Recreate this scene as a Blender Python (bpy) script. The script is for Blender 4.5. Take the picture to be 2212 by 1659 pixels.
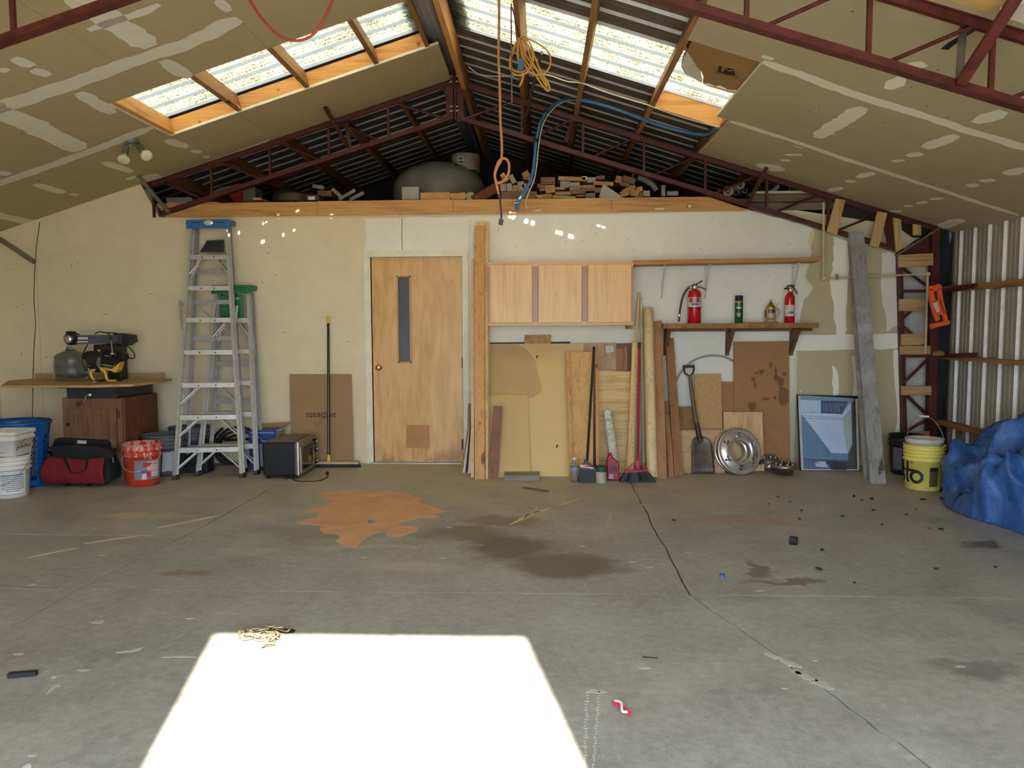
import bpy, bmesh, math, random
from mathutils import Vector as V, Matrix, noise
random.seed(7)
for o in list(bpy.data.objects): bpy.data.objects.remove(o)
scene = bpy.context.scene
COL = scene.collection
# ------------------------------------------------------------------ camera
FPX, IW, IH = 1662.0, 2212, 1659
CAM = V((.807, -7.548, 1.359)); YAW, PIT, ROL = .0362, -.0747, -.0041
FWD = V((-math.sin(YAW)*math.cos(PIT), math.cos(YAW)*math.cos(PIT), math.sin(PIT)))
_r = V((math.cos(YAW), math.sin(YAW), 0)); _u = _r.cross(FWD)
RGT = _r*math.cos(ROL) + _u*math.sin(ROL); UPV = -_r*math.sin(ROL) + _u*math.cos(ROL)
cd = bpy.data.cameras.new('camera'); cam = bpy.data.objects.new('camera', cd); COL.objects.link(cam)
cd.sensor_fit = 'HORIZONTAL'; cd.sensor_width = 36; cd.lens = 36*FPX/IW; cd.clip_start = .05; cd.clip_end = 300
m3 = Matrix((RGT, UPV, -FWD)).transposed()
cam.matrix_world = Matrix.Translation(CAM) @ m3.to_4x4()
scene.camera = cam
# ------------------------------------------------------------------ daylight
SUN_EL = math.radians(37.3)
sdir = V((-.208, 1, 0)).normalized()*math.cos(SUN_EL); sdir.z = -math.sin(SUN_EL)      # way the sunlight travels
sl = bpy.data.lights.new('sun', 'SUN'); sl.energy = 14.0; sl.angle = math.radians(.5); sl.color = (1, .93, .80)
so = bpy.data.objects.new('sun', sl); COL.objects.link(so); so.location = (2, -14, 9)
so.rotation_euler = sdir.to_track_quat('-Z', 'Y').to_euler()
w = bpy.data.worlds.new('sky'); scene.world = w; w.use_nodes = True
bg = w.node_tree.nodes['Background']; bg.inputs[0].default_value = (.66, .81, 1, 1); bg.inputs[1].default_value = 4.6
vs = scene.view_settings
vs.view_transform = 'Standard'; vs.look = 'None'; vs.gamma = 1; vs.use_curve_mapping = False
vs.exposure = 1.25
cy = scene.cycles
cy.max_bounces = 6; cy.diffuse_bounces = 4; cy.glossy_bounces = 3; cy.transmission_bounces = 4; cy.transparent_max_bounces = 5
cy.debug_use_spatial_splits = True; cy.use_light_tree = False; cy.use_adaptive_sampling = True; cy.adaptive_threshold = .05; cy.adaptive_min_samples = 12
cy.caustics_reflective = False; cy.caustics_refractive = False; cy.sample_clamp_indirect = 8; cy.use_denoising = True
# ------------------------------------------------------------------ photo pixel -> place in the room
def ray(x, y): return FWD + RGT*((x-IW/2)/FPX) + UPV*((IH/2-y)/FPX)
def P(x, y, Y): d = ray(x, y); return CAM + d*((Y-CAM.y)/d.y)
def FL(x, y, Z=0): d = ray(x, y); return CAM + d*((Z-CAM.z)/d.z)
def RW(x, y, X): d = ray(x, y); return CAM + d*((X-CAM.x)/d.x)
ZC, SL = 3.71, .314                       # underside of the ceiling at the ridge, roof slope
def zc(X): return ZC - SL*abs(X)
def zb(X): return 3.335 - .307*abs(X)     # underside of the bottom chord
def CE(x, y, off=0, side=None):
    d = ray(x, y)
    if side is None: side = 1 if x > 985 else -1
    n = V((SL*side, 0, 1)); return CAM + d*((V((0, 0, ZC+off))-CAM).dot(n)/d.dot(n))
# ------------------------------------------------------------------ materials
def C(r, g, b):
    f = lambda c: (c/255/12.92 if c/255 <= .04045 else ((c/255+.055)/1.055)**2.4)
    return (f(r), f(g), f(b), 1)
MATS = {}
class NT:
    def __init__(s, name):
        s.m = bpy.data.materials.new(name); s.m.use_nodes = True; s.t = s.m.node_tree; s.n = s.t.nodes
        s.b = s.n['Principled BSDF']; s.out = s.n['Material Output']
    def new(s, typ, **kw):
        n = s.n.new(typ)
        for k, v in kw.items(): setattr(n, k, v)
        return n
    def ln(s, a, b): s.t.links.new(a, b)
    def coord(s, scale=(1,1,1), obj=True, rot=(0,0,0)):
        t = s.new('ShaderNodeTexCoord'); mp = s.new('ShaderNodeMapping'); mp.inputs['Scale'].default_value = scale; mp.inputs['Rotation'].default_value = rot
        s.ln(t.outputs['Object' if obj else 'Generated'], mp.inputs[0]); return mp.outputs[0]
    def wpos(s):
        g = s.new('ShaderNodeNewGeometry'); return g.outputs['Position']
    def noise(s, vec, scale, detail=4, rough=.6, dist=0):
        n = s.new('ShaderNodeTexNoise'); n.inputs['Scale'].default_value = scale; n.inputs['Detail'].default_value = detail
        n.inputs['Roughness'].default_value = rough; n.inputs['Distortion'].default_value = dist; s.ln(vec, n.inputs['Vector']); return n.outputs['Fac']
    def ramp(s, fac, stops):
        r = s.new('ShaderNodeValToRGB'); e = r.color_ramp.elements
        while len(e) < len(stops): e.new(.5)
        for i, (p, c) in enumerate(stops): e[i].position = p; e[i].color = c
        s.ln(fac, r.inputs[0]); return r.outputs[0]
    def mix(s, fac, a, b, mode='MIX'):
        n = s.new('ShaderNodeMix', data_type='RGBA', blend_type=mode)
        for i, v in ((0, fac), (6, a), (7, b)):
            if isinstance(v, (int, float)): n.inputs[i].default_value = v
            elif isinstance(v, tuple): n.inputs[i].default_value = v
            else: s.ln(v, n.inputs[i])
        return n.outputs[2]
    def math(s, op, a, b=0):
        n = s.new('ShaderNodeMath', operation=op)
        for i, v in ((0, a), (1, b)):
            if isinstance(v, (int, float)): n.inputs[i].default_value = v
            else: s.ln(v, n.inputs[i])
        return n.outputs[0]
    def bump(s, h, st=.3, d=.01):
        b = s.new('ShaderNodeBump'); b.inputs['Strength'].default_value = st; b.inputs['Distance'].default_value = d
        s.ln(h, b.inputs['Height']); s.ln(b.outputs[0], s.b.inputs['Normal'])
    def set(s, col=None, rough=None, metal=None, **kw):
        for k, v in (('Base Color', col), ('Roughness', rough), ('Metallic', metal), *kw.items()):
            if v is None: continue
            if isinstance(v, (int, float, tuple)): s.b.inputs[k].default_value = v
            else: s.ln(v, s.b.inputs[k])
def sc(c, k): return (min(1, c[0]*k), min(1, c[1]*k), min(1, c[2]*k), 1)
def plain(name, c, rough=.6, metal=0, var=.15, scale=6, bump=0, **kw):
    if name in MATS: return MATS[name]
    t = NT(name); f = t.noise(t.coord(), scale, 3)
    t.set(t.ramp(f, [(.3, sc(c, 1-var)), (.7, sc(c, 1+var))]), rough, metal, **kw)
    if bump: t.bump(t.noise(t.coord(), scale*8, 4), bump, .004)
    MATS[name] = t.m; return t.m
def wood(name, c, dark=None, axis=2, scale=1.0, rough=.6, contrast=1.0, knots=0, streak=None):
    if name in MATS: return MATS[name]
    t = NT(name); s = [14*scale]*3; s[axis] = .9*scale
    v = t.coord(tuple(s)); f = t.noise(v, 1.6, 4, .62, .9)
    dark = dark or sc(c, .62)
    s2 = [60*scale]*3; s2[axis] = 2*scale
    g = t.noise(t.coord(tuple(s2)), 1.5, 3)
    k = .17/contrast
    col = t.ramp(f, [(.5-k, dark), (.5, c), (.5+k*1.3, sc(c, 1.12))])
    col = t.mix(.35*contrast, col, t.ramp(g, [(.35, sc(c, .7)), (.65, sc(c, 1.15))]))
    if knots:
        kn = t.noise(t.coord((5, 5, 5) if axis != 2 else (7, 7, 2.6)), 1.3, 1)
        col = t.mix(t.ramp(kn, [(.70, (0,0,0,1)), (.74, (1,1,1,1))]), col, sc(dark, .45))
    if streak:
        z = t.noise(t.coord((2, 2, 2)), 1.3, 5, .7)
        col = t.mix(t.ramp(z, [(.52, (0,0,0,1)), (.68, (1,1,1,1))]), col, streak)
    t.set(col, rough); MATS[name] = t.m; return t.m
# ------------------------------------------------------------------ mesh building
class MB:
    def __init__(s): s.v = []; s.f = []; s.m = []; s.sm = []
    def add(s, vs, fs, mi=0, smooth=False):
        o = len(s.v); s.v += [V(p) for p in vs]
        for f in fs: s.f.append([i+o for i in f]); s.m.append(mi); s.sm.append(smooth)
        return s
    def box(s, c, d, rz=0, mi=0, M=None):
        x, y, z = d[0]/2, d[1]/2, d[2]/2
        pts = [V((a*x, b*y, e*z)) for e in (-1, 1) for b in (-1, 1) for a in (-1, 1)]
        R = M if M is not None else Matrix.Rotation(rz, 3, 'Z')
        return s.add([R @ p + V(c) for p in pts], [(0,2,3,1),(4,5,7,6),(0,1,5,4),(2,6,7,3),(0,4,6,2),(1,3,7,5)], mi)
    def bar(s, a, b, w, h, up=(0,0,1), mi=0):            # box between two points; h along up, w across
        a, b = V(a), V(b); d = (b-a); L = d.length; d.normalize(); up = V(up)
        if abs(d.dot(up)) > .97: up = V((0, 1, 0)) if abs(d.y) < .9 else V((1, 0, 0))
        x = d.cross(up).normalized(); z = x.cross(d)
        M = Matrix((x, d, z)).transposed(); return s.box((a+b)/2, (w, L, h), M=M, mi=mi)
    def slab(s, pts, t, mi=0):                              # outline, thickness vector
        n = len(pts); t = V(t); pts = [V(p) for p in pts]
        fs = [list(range(n)), list(range(2*n-1, n-1, -1))] + [(i, i+n, (i+1) % n+n, (i+1) % n) for i in range(n)]
        o = len(s.f); s.add(pts+[p+t for p in pts], fs, mi)
        nn = (pts[1]-pts[0]).cross(pts[2]-pts[0])
        if nn.dot(t) > 0:
            for i in range(o, len(s.f)): s.f[i] = s.f[i][::-1]
        return s
    def tube(s, pts, r, n=8, mi=0, cap=True, smooth=True):
        pts = [V(p) for p in pts]; k = len(pts); rs = r if isinstance(r, (list, tuple)) else [r]*k
        prev = None; vs = []
        for i in range(k):
            d = (pts[min(i+1, k-1)]-pts[max(i-1, 0)])
            d = d.normalized() if d.length > 1e-9 else V((0, 0, 1))
            if prev is None: x = d.orthogonal().normalized()
            else:
                x = prev - d*prev.dot(d); x = x.normalized() if x.length > 1e-6 else d.orthogonal().normalized()
            prev = x; y = d.cross(x)
            for j in range(n):
                a = 2*math.pi*j/n; vs.append(pts[i] + (x*math.cos(a)+y*math.sin(a))*rs[i])
        fs = [(i*n+j, i*n+(j+1) % n, (i+1)*n+(j+1) % n, (i+1)*n+j) for i in range(k-1) for j in range(n)]
        s.add(vs, fs, mi, smooth)
        if cap: s.add(vs[:n], [list(range(n))[::-1]], mi); s.add(vs[-n:], [list(range(n))], mi)
        return s
    def lathe(s, c, prof, n=24, mi=0, M=None, smooth=True, cap0=False, cap1=False, sx=1, sy=1):   # prof: (radius, height[, mat])
        c = V(c); vs = []; R = M or Matrix.Identity(3)
        for p in prof:
            for j in range(n):
                a = 2*math.pi*j/n; vs.append(R @ V((p[0]*math.cos(a)*sx, p[0]*math.sin(a)*sy, p[1])) + c)
        k = len(prof)
        for i in range(k-1):
            mm = prof[i][2] if len(prof[i]) > 2 else mi
            o = len(s.v) if i == 0 else o
            if i == 0: s.v += vs
            for j in range(n):
                s.f.append([o+i*n+j, o+i*n+(j+1) % n, o+(i+1)*n+(j+1) % n, o+(i+1)*n+j]); s.m.append(mm); s.sm.append(smooth)
        if cap0: s.add(vs[:n], [list(range(n))[::-1]], mi)
        if cap1: s.add(vs[-n:], [list(range(n))], mi)
        return s
    def rbox(s, c, d, r=.01, rz=0, seg=3, mi=0, M=None):      # rounded box
        bm = bmesh.new(); bmesh.ops.create_cube(bm, size=1)
        for v in bm.verts: v.co = V((v.co.x*d[0], v.co.y*d[1], v.co.z*d[2]))
        bmesh.ops.bevel(bm, geom=bm.edges[:], offset=r, segments=seg, affect='EDGES', profile=.5)
        bm.verts.index_update(); R = M if M is not None else Matrix.Rotation(rz, 3, 'Z')
        s.add([R @ v.co + V(c) for v in bm.verts], [[v.index for v in f.verts] for f in bm.faces], mi, False); bm.free(); return s
    def xf(s, fn): s.v = [V(fn(p)) for p in s.v]; return s
    def mesh(s, name, off=V((0,0,0))):
        me = bpy.data.meshes.new(name); me.from_pydata([p-off for p in s.v], [], s.f)
        me.polygons.foreach_set('material_index', s.m); me.polygons.foreach_set('use_smooth', s.sm); me.update(); return me
WL = {}
def base(mb):
    xs = [p.x for p in mb.v]; ys = [p.y for p in mb.v]
    return V(((min(xs)+max(xs))/2, (min(ys)+max(ys))/2, min(p.z for p in mb.v)))
def obj(name, mb, mat, parent=None, label=None, cat=None, group=None, kind=None, bevel=0, solid=0):
    off = WL[parent.name] if parent else base(mb)
    me = mb.mesh(name, off)
    for mm in (mat if isinstance(mat, (list, tuple)) else [mat]): me.materials.append(mm)
    o = bpy.data.objects.new(name, me); COL.objects.link(o)
    if parent: o.parent = parent
    else: o.location = off
    WL[o.name] = off
    if label: o['label'] = label
    if cat: o['category'] = cat
    if group: o['group'] = group
    if kind: o['kind'] = kind
    if solid: md = o.modifiers.new('solid', 'SOLIDIFY'); md.thickness = solid; md.offset = 0
    if bevel: md = o.modifiers.new('bevel', 'BEVEL'); md.width = bevel; md.segments = 2; md.limit_method = 'ANGLE'
    return o
def thing(name, label, cat, loc, group=None):
    o = bpy.data.objects.new(name, None); COL.objects.link(o); o.location = loc; o.empty_display_size = .05
    o['label'] = label; o['category'] = cat
    if group: o['group'] = group
    WL[o.name] = V(loc); return o
def struct(name, mb, mat, parent=None, label=None, **kw):
    return obj(name, mb, mat, parent, label, None, None, None if parent else 'structure', **kw)
def sempty(name, loc=(0,0,0), label=None):
    o = bpy.data.objects.new(name, None); COL.objects.link(o); o.location = loc; o['kind'] = 'structure'; WL[o.name] = V(loc)
    if label: o['label'] = label
    return o
def curve(pts, n=8):                                        # Catmull-Rom through points
    pts = [V(p) for p in pts]; q = [pts[0]*2-pts[1]] + pts + [pts[-1]*2-pts[-2]]; out = []
    for i in range(1, len(q)-2):
        a, b, c, d = q[i-1:i+3]
        for j in range(n):
            t = j/n; out.append(.5*((2*b)+(c-a)*t+(2*a-5*b+4*c-d)*t*t+(3*b-a-3*c+d)*t**3))
    out.append(q[-2]); return out
def text(s, size=1.0, font_x=1.0, bold=0):                          # flat lettering outline as vertices and faces, centred
    cu = bpy.data.curves.new('lettering', 'FONT'); cu.body = s; cu.size = size; cu.align_x = 'CENTER'; cu.align_y = 'CENTER'; cu.resolution_u = 3; cu.offset = bold
    o = bpy.data.objects.new('lettering', cu); COL.objects.link(o); dg = bpy.context.evaluated_depsgraph_get()
    me = bpy.data.meshes.new_from_object(o.evaluated_get(dg)); vs = [(v.co.x*font_x, v.co.y) for v in me.vertices]; fs = [list(p.vertices) for p in me.polygons]
    bpy.data.objects.remove(o); bpy.data.curves.remove(cu); bpy.data.meshes.remove(me); return vs, fs
def ragged(n, j, rnd): return [1+rnd.uniform(-j, j) for _ in range(n)]
# ================================================================== materials of the setting
def mk_floor():
    t = NT('concrete'); p = t.wpos()
    big = t.noise(p, .55, 2, .6); mid = t.noise(p, 2.6, 5, .68); fine = t.noise(p, 22, 4, .75); grit = t.noise(p, 160, 1, .6)
    col = t.ramp(big, [(.35, C(144, 143, 136)), (.5, C(164, 163, 154)), (.66, C(179, 179, 170))])
    col = t.mix(.65, col, t.ramp(mid, [(.32, C(113, 111, 105)), (.52, C(164, 163, 154)), (.70, C(191, 192, 182))]))
    col = t.mix(.35, col, t.ramp(fine, [(.33, C(106, 104, 98)), (.55, C(167, 166, 160)), (.72, C(205, 205, 198))]))
    col = t.mix(.18, col, t.ramp(grit, [(.3, C(89, 88, 82)), (.6, C(174, 173, 165))]))
    # tan lightening towards the back wall, standing in for the brighter light there
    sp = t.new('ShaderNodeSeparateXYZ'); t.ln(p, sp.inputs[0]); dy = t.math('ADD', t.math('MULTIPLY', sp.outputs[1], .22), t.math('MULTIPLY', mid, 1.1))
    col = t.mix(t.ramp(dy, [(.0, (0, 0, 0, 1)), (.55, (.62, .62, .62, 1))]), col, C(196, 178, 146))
    # pale scrapes running across the floor
    sx = t.new('ShaderNodeMapping'); sx.inputs['Scale'].default_value = (1.2, 7, 1); t.ln(p, sx.inputs[0])
    s1 = t.noise(sx.outputs[0], 1.5, 4, .75, 0)
    col = t.mix(t.ramp(s1, [(.66, (0,0,0,1)), (.73, (.6,.6,.6,1))]), col, C(190, 182, 160))
    col = t.mix(t.ramp(s1, [(.24, (.65,.65,.65,1)), (.33, (0,0,0,1))]), col, C(96, 88, 75))
    # stains with a shape of their own: (x, y, radius x, radius y, colour, strength)
    st = [(.62, -2.9, .34, .30, C(88, 76, 60), .75), (.95, -3.25, .42, .26, C(90, 78, 62), .7), (.30, -2.6, .38, .26, C(96, 84, 66), .6),
          (.55, -2.25, .35, .18, C(112, 94, 76), .6), (-.62, -2.55, .5, .25, C(122, 112, 96), .45),
          (2.15, -3.5, .26, .05, C(98, 88, 70), .75), (2.02, -3.28, .07, .2, C(98, 88, 70), .7), (2.55, -4.55, .22, .11, C(88, 84, 80), .55),
          (3.32, -4.2, .25, .1, C(84, 80, 77), .6), (3.55, -2.75, .16, .07, C(92, 85, 64), .85), (-1.15, -3.45, .16, .05, C(150, 105, 92), .7),
          (2.2, -2.2, .5, .18, C(168, 128, 106), .5), (-.25, -2.9, .5, .08, C(186, 178, 160), .55), (-.95, -3.0, .3, .12, C(184, 178, 170), .5),
          (-2.1, -2.15, .45, .1, C(196, 182, 146), .6), 
          (.1, -3.3, .35, .12, C(186, 180, 164), .5)]
    wob = t.new('ShaderNodeTexNoise'); wob.inputs['Scale'].default_value = 3.5; wob.inputs['Detail'].default_value = 3; wob.inputs['Roughness'].default_value = .65; t.ln(p, wob.inputs['Vector'])
    ad = t.new('ShaderNodeVectorMath', operation='MULTIPLY_ADD'); t.ln(wob.outputs['Color'], ad.inputs[0]); ad.inputs[1].default_value = (.42, .42, 0); ad.inputs[2].default_value = (-.21, -.21, 0)
    pw = t.new('ShaderNodeVectorMath', operation='ADD'); t.ln(p, pw.inputs[0]); t.ln(ad.outputs[0], pw.inputs[1])
    for (x, y, rx, ry, c, k) in st:
        mp = t.new('ShaderNodeMapping'); mp.inputs['Location'].default_value = (-x/rx, -y/ry, 0); mp.inputs['Scale'].default_value = (1/rx, 1/ry, 0); t.ln(pw.outputs[0], mp.inputs[0])
        L = t.new('ShaderNodeVectorMath', operation='LENGTH'); t.ln(mp.outputs[0], L.inputs[0])
        f = t.ramp(L.outputs['Value'], [(.55, (k, k, k, 1)), (1.0, (0, 0, 0, 1))]); col = t.mix(f, col, c)
    t.set(col, t.ramp(mid, [(.3, (.42,.42,.42,1)), (.7, (.66,.66,.66,1))])); return t.m
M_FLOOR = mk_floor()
def mk_drywall(name, c, blot=.08, warm=None):
    t = NT(name); p = t.wpos(); a = t.noise(p, 1.1, 2); b = t.noise(p, 7, 4, .7)
    col = t.ramp(a, [(.32, sc(c, 1-blot)), (.68, sc(c, 1+blot))]); col = t.mix(.3, col, t.ramp(b, [(.35, sc(c, .88)), (.65, sc(c, 1.08))]))
    sx = t.new('ShaderNodeMapping'); sx.inputs['Scale'].default_value = (3, 3, 14); t.ln(p, sx.inputs[0]); s1 = t.noise(sx.outputs[0], 2.2, 4, .8, 0)
    col = t.mix(t.ramp(s1, [(.70, (0,0,0,1)), (.76, (.5,.5,.5,1))]), col, sc(c, .55))
    t.set(col, .85); return t.m
M_CEIL = mk_drywall('bare_drywall_paper', C(181, 163, 124), .05)
M_CEIL_R = mk_drywall('newer_bare_drywall', C(184, 169, 136), .05)
M_WALL = mk_drywall('cream_painted_wall', C(226, 208, 172))
M_PRIMER = mk_drywall('white_painted_wall', C(230, 226, 210))
M_RAWWALL = mk_drywall('unpainted_wallboard', C(190, 176, 140), .1)
M_MUD = mk_drywall('joint_compound', C(226, 219, 202), .06)
M_MUDW = mk_drywall('joint_compound_white', C(242, 235, 216), .06)
M_EDGE = plain('white_gypsum_edge', C(232, 226, 208), .8)
M_DARKGAP = plain('dark_joint', C(70, 62, 48), .9)
def mk_galv(name, c, rough=.42, metal=.55):
    t = NT(name); p = t.coord(); a = t.noise(p, 3, 3, .65); b = t.noise(p, 30, 3, .7)
    col = t.ramp(a, [(.3, sc(c, .72)), (.7, sc(c, 1.15))]); col = t.mix(.4, col, t.ramp(b, [(.35, sc(c, .75)), (.65, sc(c, 1.15))]))
    t.set(col, rough, metal); return t.m
M_SHEET = mk_galv('weathered_sheet_metal', C(106, 98, 86), .5, .3)
M_RIB = mk_galv('rib_painted_sheen', C(176, 176, 176), .4, .25)  # ribs of the same sheet, reflected light painted in as a paler tone
M_WSHEET = mk_galv('galvanised_wall_sheet', C(166, 158, 140), .55, .1)
M_WRIB = mk_galv('wall_rib_painted_glint', C(240, 238, 230), .5, .0)  # wall ribs painted near white for the light they catch
M_RIDGE = mk_galv('ridge_flashing', C(190, 194, 200), .35, .3)
def mk_skylight(name, c, spots):
    t = NT(name); p = t.wpos(); a = t.noise(p, 60, 4, .7); b = t.noise(p, 5, 3)
    f = t.math('ADD', a, t.math('MULTIPLY', b, .35))
    col = t.ramp(f, [(.58, sc(c, .12)), (.67, sc(c, .45)), (.78, c)]) if spots else t.ramp(b, [(.3, sc(c, .85)), (.7, c)])
    tr = t.new('ShaderNodeBsdfTranslucent'); t.ln(col, tr.inputs[0])
    t.set(col, .5); mx = t.new('ShaderNodeMixShader'); mx.inputs[0].default_value = .86
    t.ln(t.b.outputs[0], mx.inputs[1]); t.ln(tr.outputs[0], mx.inputs[2]); t.ln(mx.outputs[0], t.out.inputs[0]); return t.m
M_SKY = mk_skylight('translucent_roof_panel', (.36, .302, .155, 1), True)
M_SKYRIB = mk_skylight('translucent_panel_rib', (.13, .12, .092, 1), False)
M_STEEL = plain('dark_red_oxide_steel', C(80, 30, 26), .5, .1, .35, 9)
M_STEEL_W = plain('worn_red_oxide_steel', C(84, 34, 29), .5, .1, .45, 14)
M_GREYSTEEL = plain('grey_bare_steel', C(126, 118, 104), .5, .5, .3, 9)
M_BOLT = plain('bolt_steel', C(120, 96, 84), .4, .7)
M_PINE = wood('pine_orange', C(208, 150, 84), C(160, 100, 46), axis=1, knots=1)
M_PINEX = wood('pine_orange_header', C(214, 156, 88), C(170, 108, 52), axis=0, knots=1)
M_PURLIN = wood('aged_purlin', C(158, 112, 64), C(104, 70, 38), axis=1, knots=1)
M_BEAM = wood('loft_beam_pine', C(203, 148, 84), C(150, 96, 46), axis=0, knots=1)
M_TRIM = plain('door_trim_paint', C(226, 220, 196), .6, 0, .1, 9)
M_DARK = plain('near_black', C(22, 21, 20), .7)
M_GREYP = plain('grey_loft_board', C(128, 116, 92), .8)
# ================================================================== floor
fl = sempty('floor', (0, 0, 0), 'grey stained concrete slab floor')
GJ = .0045
def jag(a, b, n, amp, rnd): # a jagged joint edge between two points
    a, b = V(a), V(b); d = (b-a); nn = V((-d.y, d.x, 0)).normalized()
    return [a+d*(i/n)+nn*(rnd.uniform(-amp, amp) if 0 < i < n else 0) for i in range(n+1)]
rj = random.Random(3)
JL = jag((-1.43, .0, 0), (-1.51, -2.68, 0), 14, .006, rj) + jag((-1.51, -2.68, 0), (-1.6, -3.71, 0), 6, .008, rj)[1:]
JL2 = jag((-1.6, -3.71, 0), (-1.62, -5.2, 0), 10, .012, rj) + [V((-1.66, -8.4, 0))]
JR = jag((1.6, 0, 0), (1.565, -3.71, 0), 18, .008, rj)
JR2 = jag((1.565, -3.71, 0), (2.03, -5.3, 0), 22, .012, rj) + [V((2.4, -6.6, 0)), V((2.5, -8.4, 0))]
def gl(line, s): return [p+V((s*GJ, 0, 0)) for p in line]
def slabp(name, pts):
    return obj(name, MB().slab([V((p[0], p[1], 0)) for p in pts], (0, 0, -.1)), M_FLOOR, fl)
yl = -3.71
slabp('concrete_slab', gl(JL, 1) + [(JR[-1].x-GJ, yl+.0035)] + gl(JR, -1)[::-1][1:])
jl_a = [p for p in gl(JL, -1) if p.y >= -2.69]; jl_b = [p for p in gl(JL, -1) if p.y <= -2.67]
slabp('concrete_slab', [(-4.75, 0)] + jl_a + [(-4.75, -2.62)])
slabp('concrete_slab', [(-4.75, -2.635)] + [jl_b[0]+V((0, -.012, 0))] + jl_b[1:-1] + [(jl_b[-1].x, yl+.0035), (-4.75, yl+.08)])
slabp('concrete_slab', gl(JR, 1) + [(4.8, yl-.02+.002), (4.8, 0)])
slabp('concrete_slab', [(-4.75, yl+.06)] + gl(JL2, -1) + [(-4.75, -8.4)])
slabp('concrete_slab', [(JL2[0].x+GJ, yl-.0035)] + gl(JL2, 1)[1:] + gl(JR2, -1)[::-1][:-1] + [(JR2[0].x-GJ, yl-.0035)])
slabp('concrete_slab', [(JR2[0].x+GJ, yl-.005-.002)] + gl(JR2, 1)[1:] + [(4.8, -8.4), (4.8, yl-.02-.002)])
obj('joint_filler', MB().box((0, -4.2, -.045), (9.5, 8.4, .07)), plain('dirt_in_joint', C(78, 70, 58), .95), fl)
obj('filler_strip', MB().slab([V((-4.0, yl+.085, .002)), V((-1.72, yl-.0, .002)), V((-1.7, yl+.02, .002)), V((-4.0, yl+.11, .002))], (0, 0, -.01)), plain('grey_filler', C(142, 144, 142), .6), fl)
# pale chips along the crack on the right
rp = random.Random(11)
def blob(cx, cy, rx, ry, n, j, rnd, rot=0):
    out = []
    for i in range(n):
        a = 2*math.pi*i/n; k = 1+rnd.uniform(-j, j); x, y = rx*k*math.cos(a), ry*k*math.sin(a)
        out.append(V((cx+x*math.cos(rot)-y*math.sin(rot), cy+x*math.sin(rot)+y*math.cos(rot), 0)))
    return out
M_CHIP = plain('pale_spalled_concrete', C(186, 180, 168), .8)
for (px, py, rx, ry) in ((1670, 1418, .035, .02), (1700, 1430, .05, .02), (1740, 1462, .05, .018), (1775, 1478, .04, .022), (1720, 1452, .03, .015)):
    q = FL(px, py); obj('spall_patch', MB().slab([p+V((0, 0, .0012)) for p in blob(q.x, q.y, rx, ry, 16, .35, rp, -.9)], (0, 0, -.01)), M_CHIP, fl)
# orange paint spill
ol = [(690,1065),(730,1062),(770,1058),(830,1060),(880,1068),(915,1078),(905,1084),(935,1095),(965,1105),(930,1109),(950,1116),(905,1118),(870,1128),(850,1135),(905,1140),(895,1150),(860,1160),(838,1158),(830,1146),(800,1158),(785,1168),(770,1182),(745,1178),(725,1168),(735,1158),(700,1152),(690,1140),(720,1138),(660,1132),(640,1127),(680,1118),(690,1108),(650,1104),(700,1094),(715,1082),(697,1076)]
pts = []
for i, (x, y) in enumerate(ol):
    a = FL(x, y); b = FL(*ol[(i+1) % len(ol)])
    for k in range(3): q = a.lerp(b, k/3); pts.append(V((q.x+rp.uniform(-.012, .012)*(k > 0), q.y+rp.uniform(-.02, .02)*(k > 0), .0015)))
t = NT('dry_orange_paint'); f = t.noise(t.wpos(), 5, 6, .7); t.set(t.ramp(f, [(.3, C(200, 150, 112)), (.6, C(224, 170, 130)), (.75, C(206, 168, 132))]), .7); M_SPILL = t.m
obj('orange_paint_spill', MB().slab(pts, (0, 0, -.01)), M_SPILL, fl)
M_YPAINT = plain('dry_cream_paint', C(206, 192, 150), .7)
def streak(pxs, wd, mat=M_YPAINT, name='paint_streak'):
    c = curve([FL(x, y) for x, y in pxs], 6); n = len(c); L, R = [], []
    for i, p in enumerate(c):
        d = (c[min(i+1, n-1)]-c[max(i-1, 0)]).normalized(); q = V((-d.y, d.x, 0)); k = wd*rp.uniform(.5, 1.3)*(math.sin(math.pi*(i+.6)/(n+.2)))
        L.append(p+q*k+V((0, 0, .0013))); R.append(p-q*k+V((0, 0, .0013)))
    obj(name, MB().slab(L+R[::-1], (0, 0, -.008)), mat, fl)
streak([(1100,1134),(1130,1120),(1160,1105),(1192,1096)], .02); streak([(1128,1125),(1140,1112),(1160,1098),(1150,1094)], .008); streak([(1150,1108),(1190,1100)], .012)
streak([(1205,1092),(1255,1076)], .01); streak([(60,1205),(130,1190),(170,1184)], .02); streak([(180,1175),(240,1165),(300,1158)], .02); streak([(340,1140),(420,1124),(480,1112)], .025)
streak([(250,1410),(290,1405),(310,1398)], .015, M_CHIP); streak([(1320,1108),(1310,1140)], .012, M_CHIP); streak([(60,1265),(80,1262)], .012)
streak([(100,1500),(120,1482),(130,1482)], .012, M_CHIP); streak([(350,1420),(390,1418),(425,1420)], .008, M_CHIP)
for k in range(26):  # line of pale drips by the sun patch
    y = 1495+k*6.5; q = FL(1268-k*.2+1.5*math.sin(k), y); obj('pale_drip', MB().slab([p+V((0,0,.0012)) for p in blob(q.x, q.y, .004+.004*(k % 3 == 0), .006, 8, .3, rp)], (0, 0, -.006)), M_CHIP, fl)
    q = FL(1294-k*.5+1.5*math.sin(k*2), y); obj('pale_drip', MB().slab([p+V((0,0,.0012)) for p in blob(q.x, q.y, .004, .006, 8, .3, rp)], (0, 0, -.006)), M_CHIP, fl)
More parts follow.
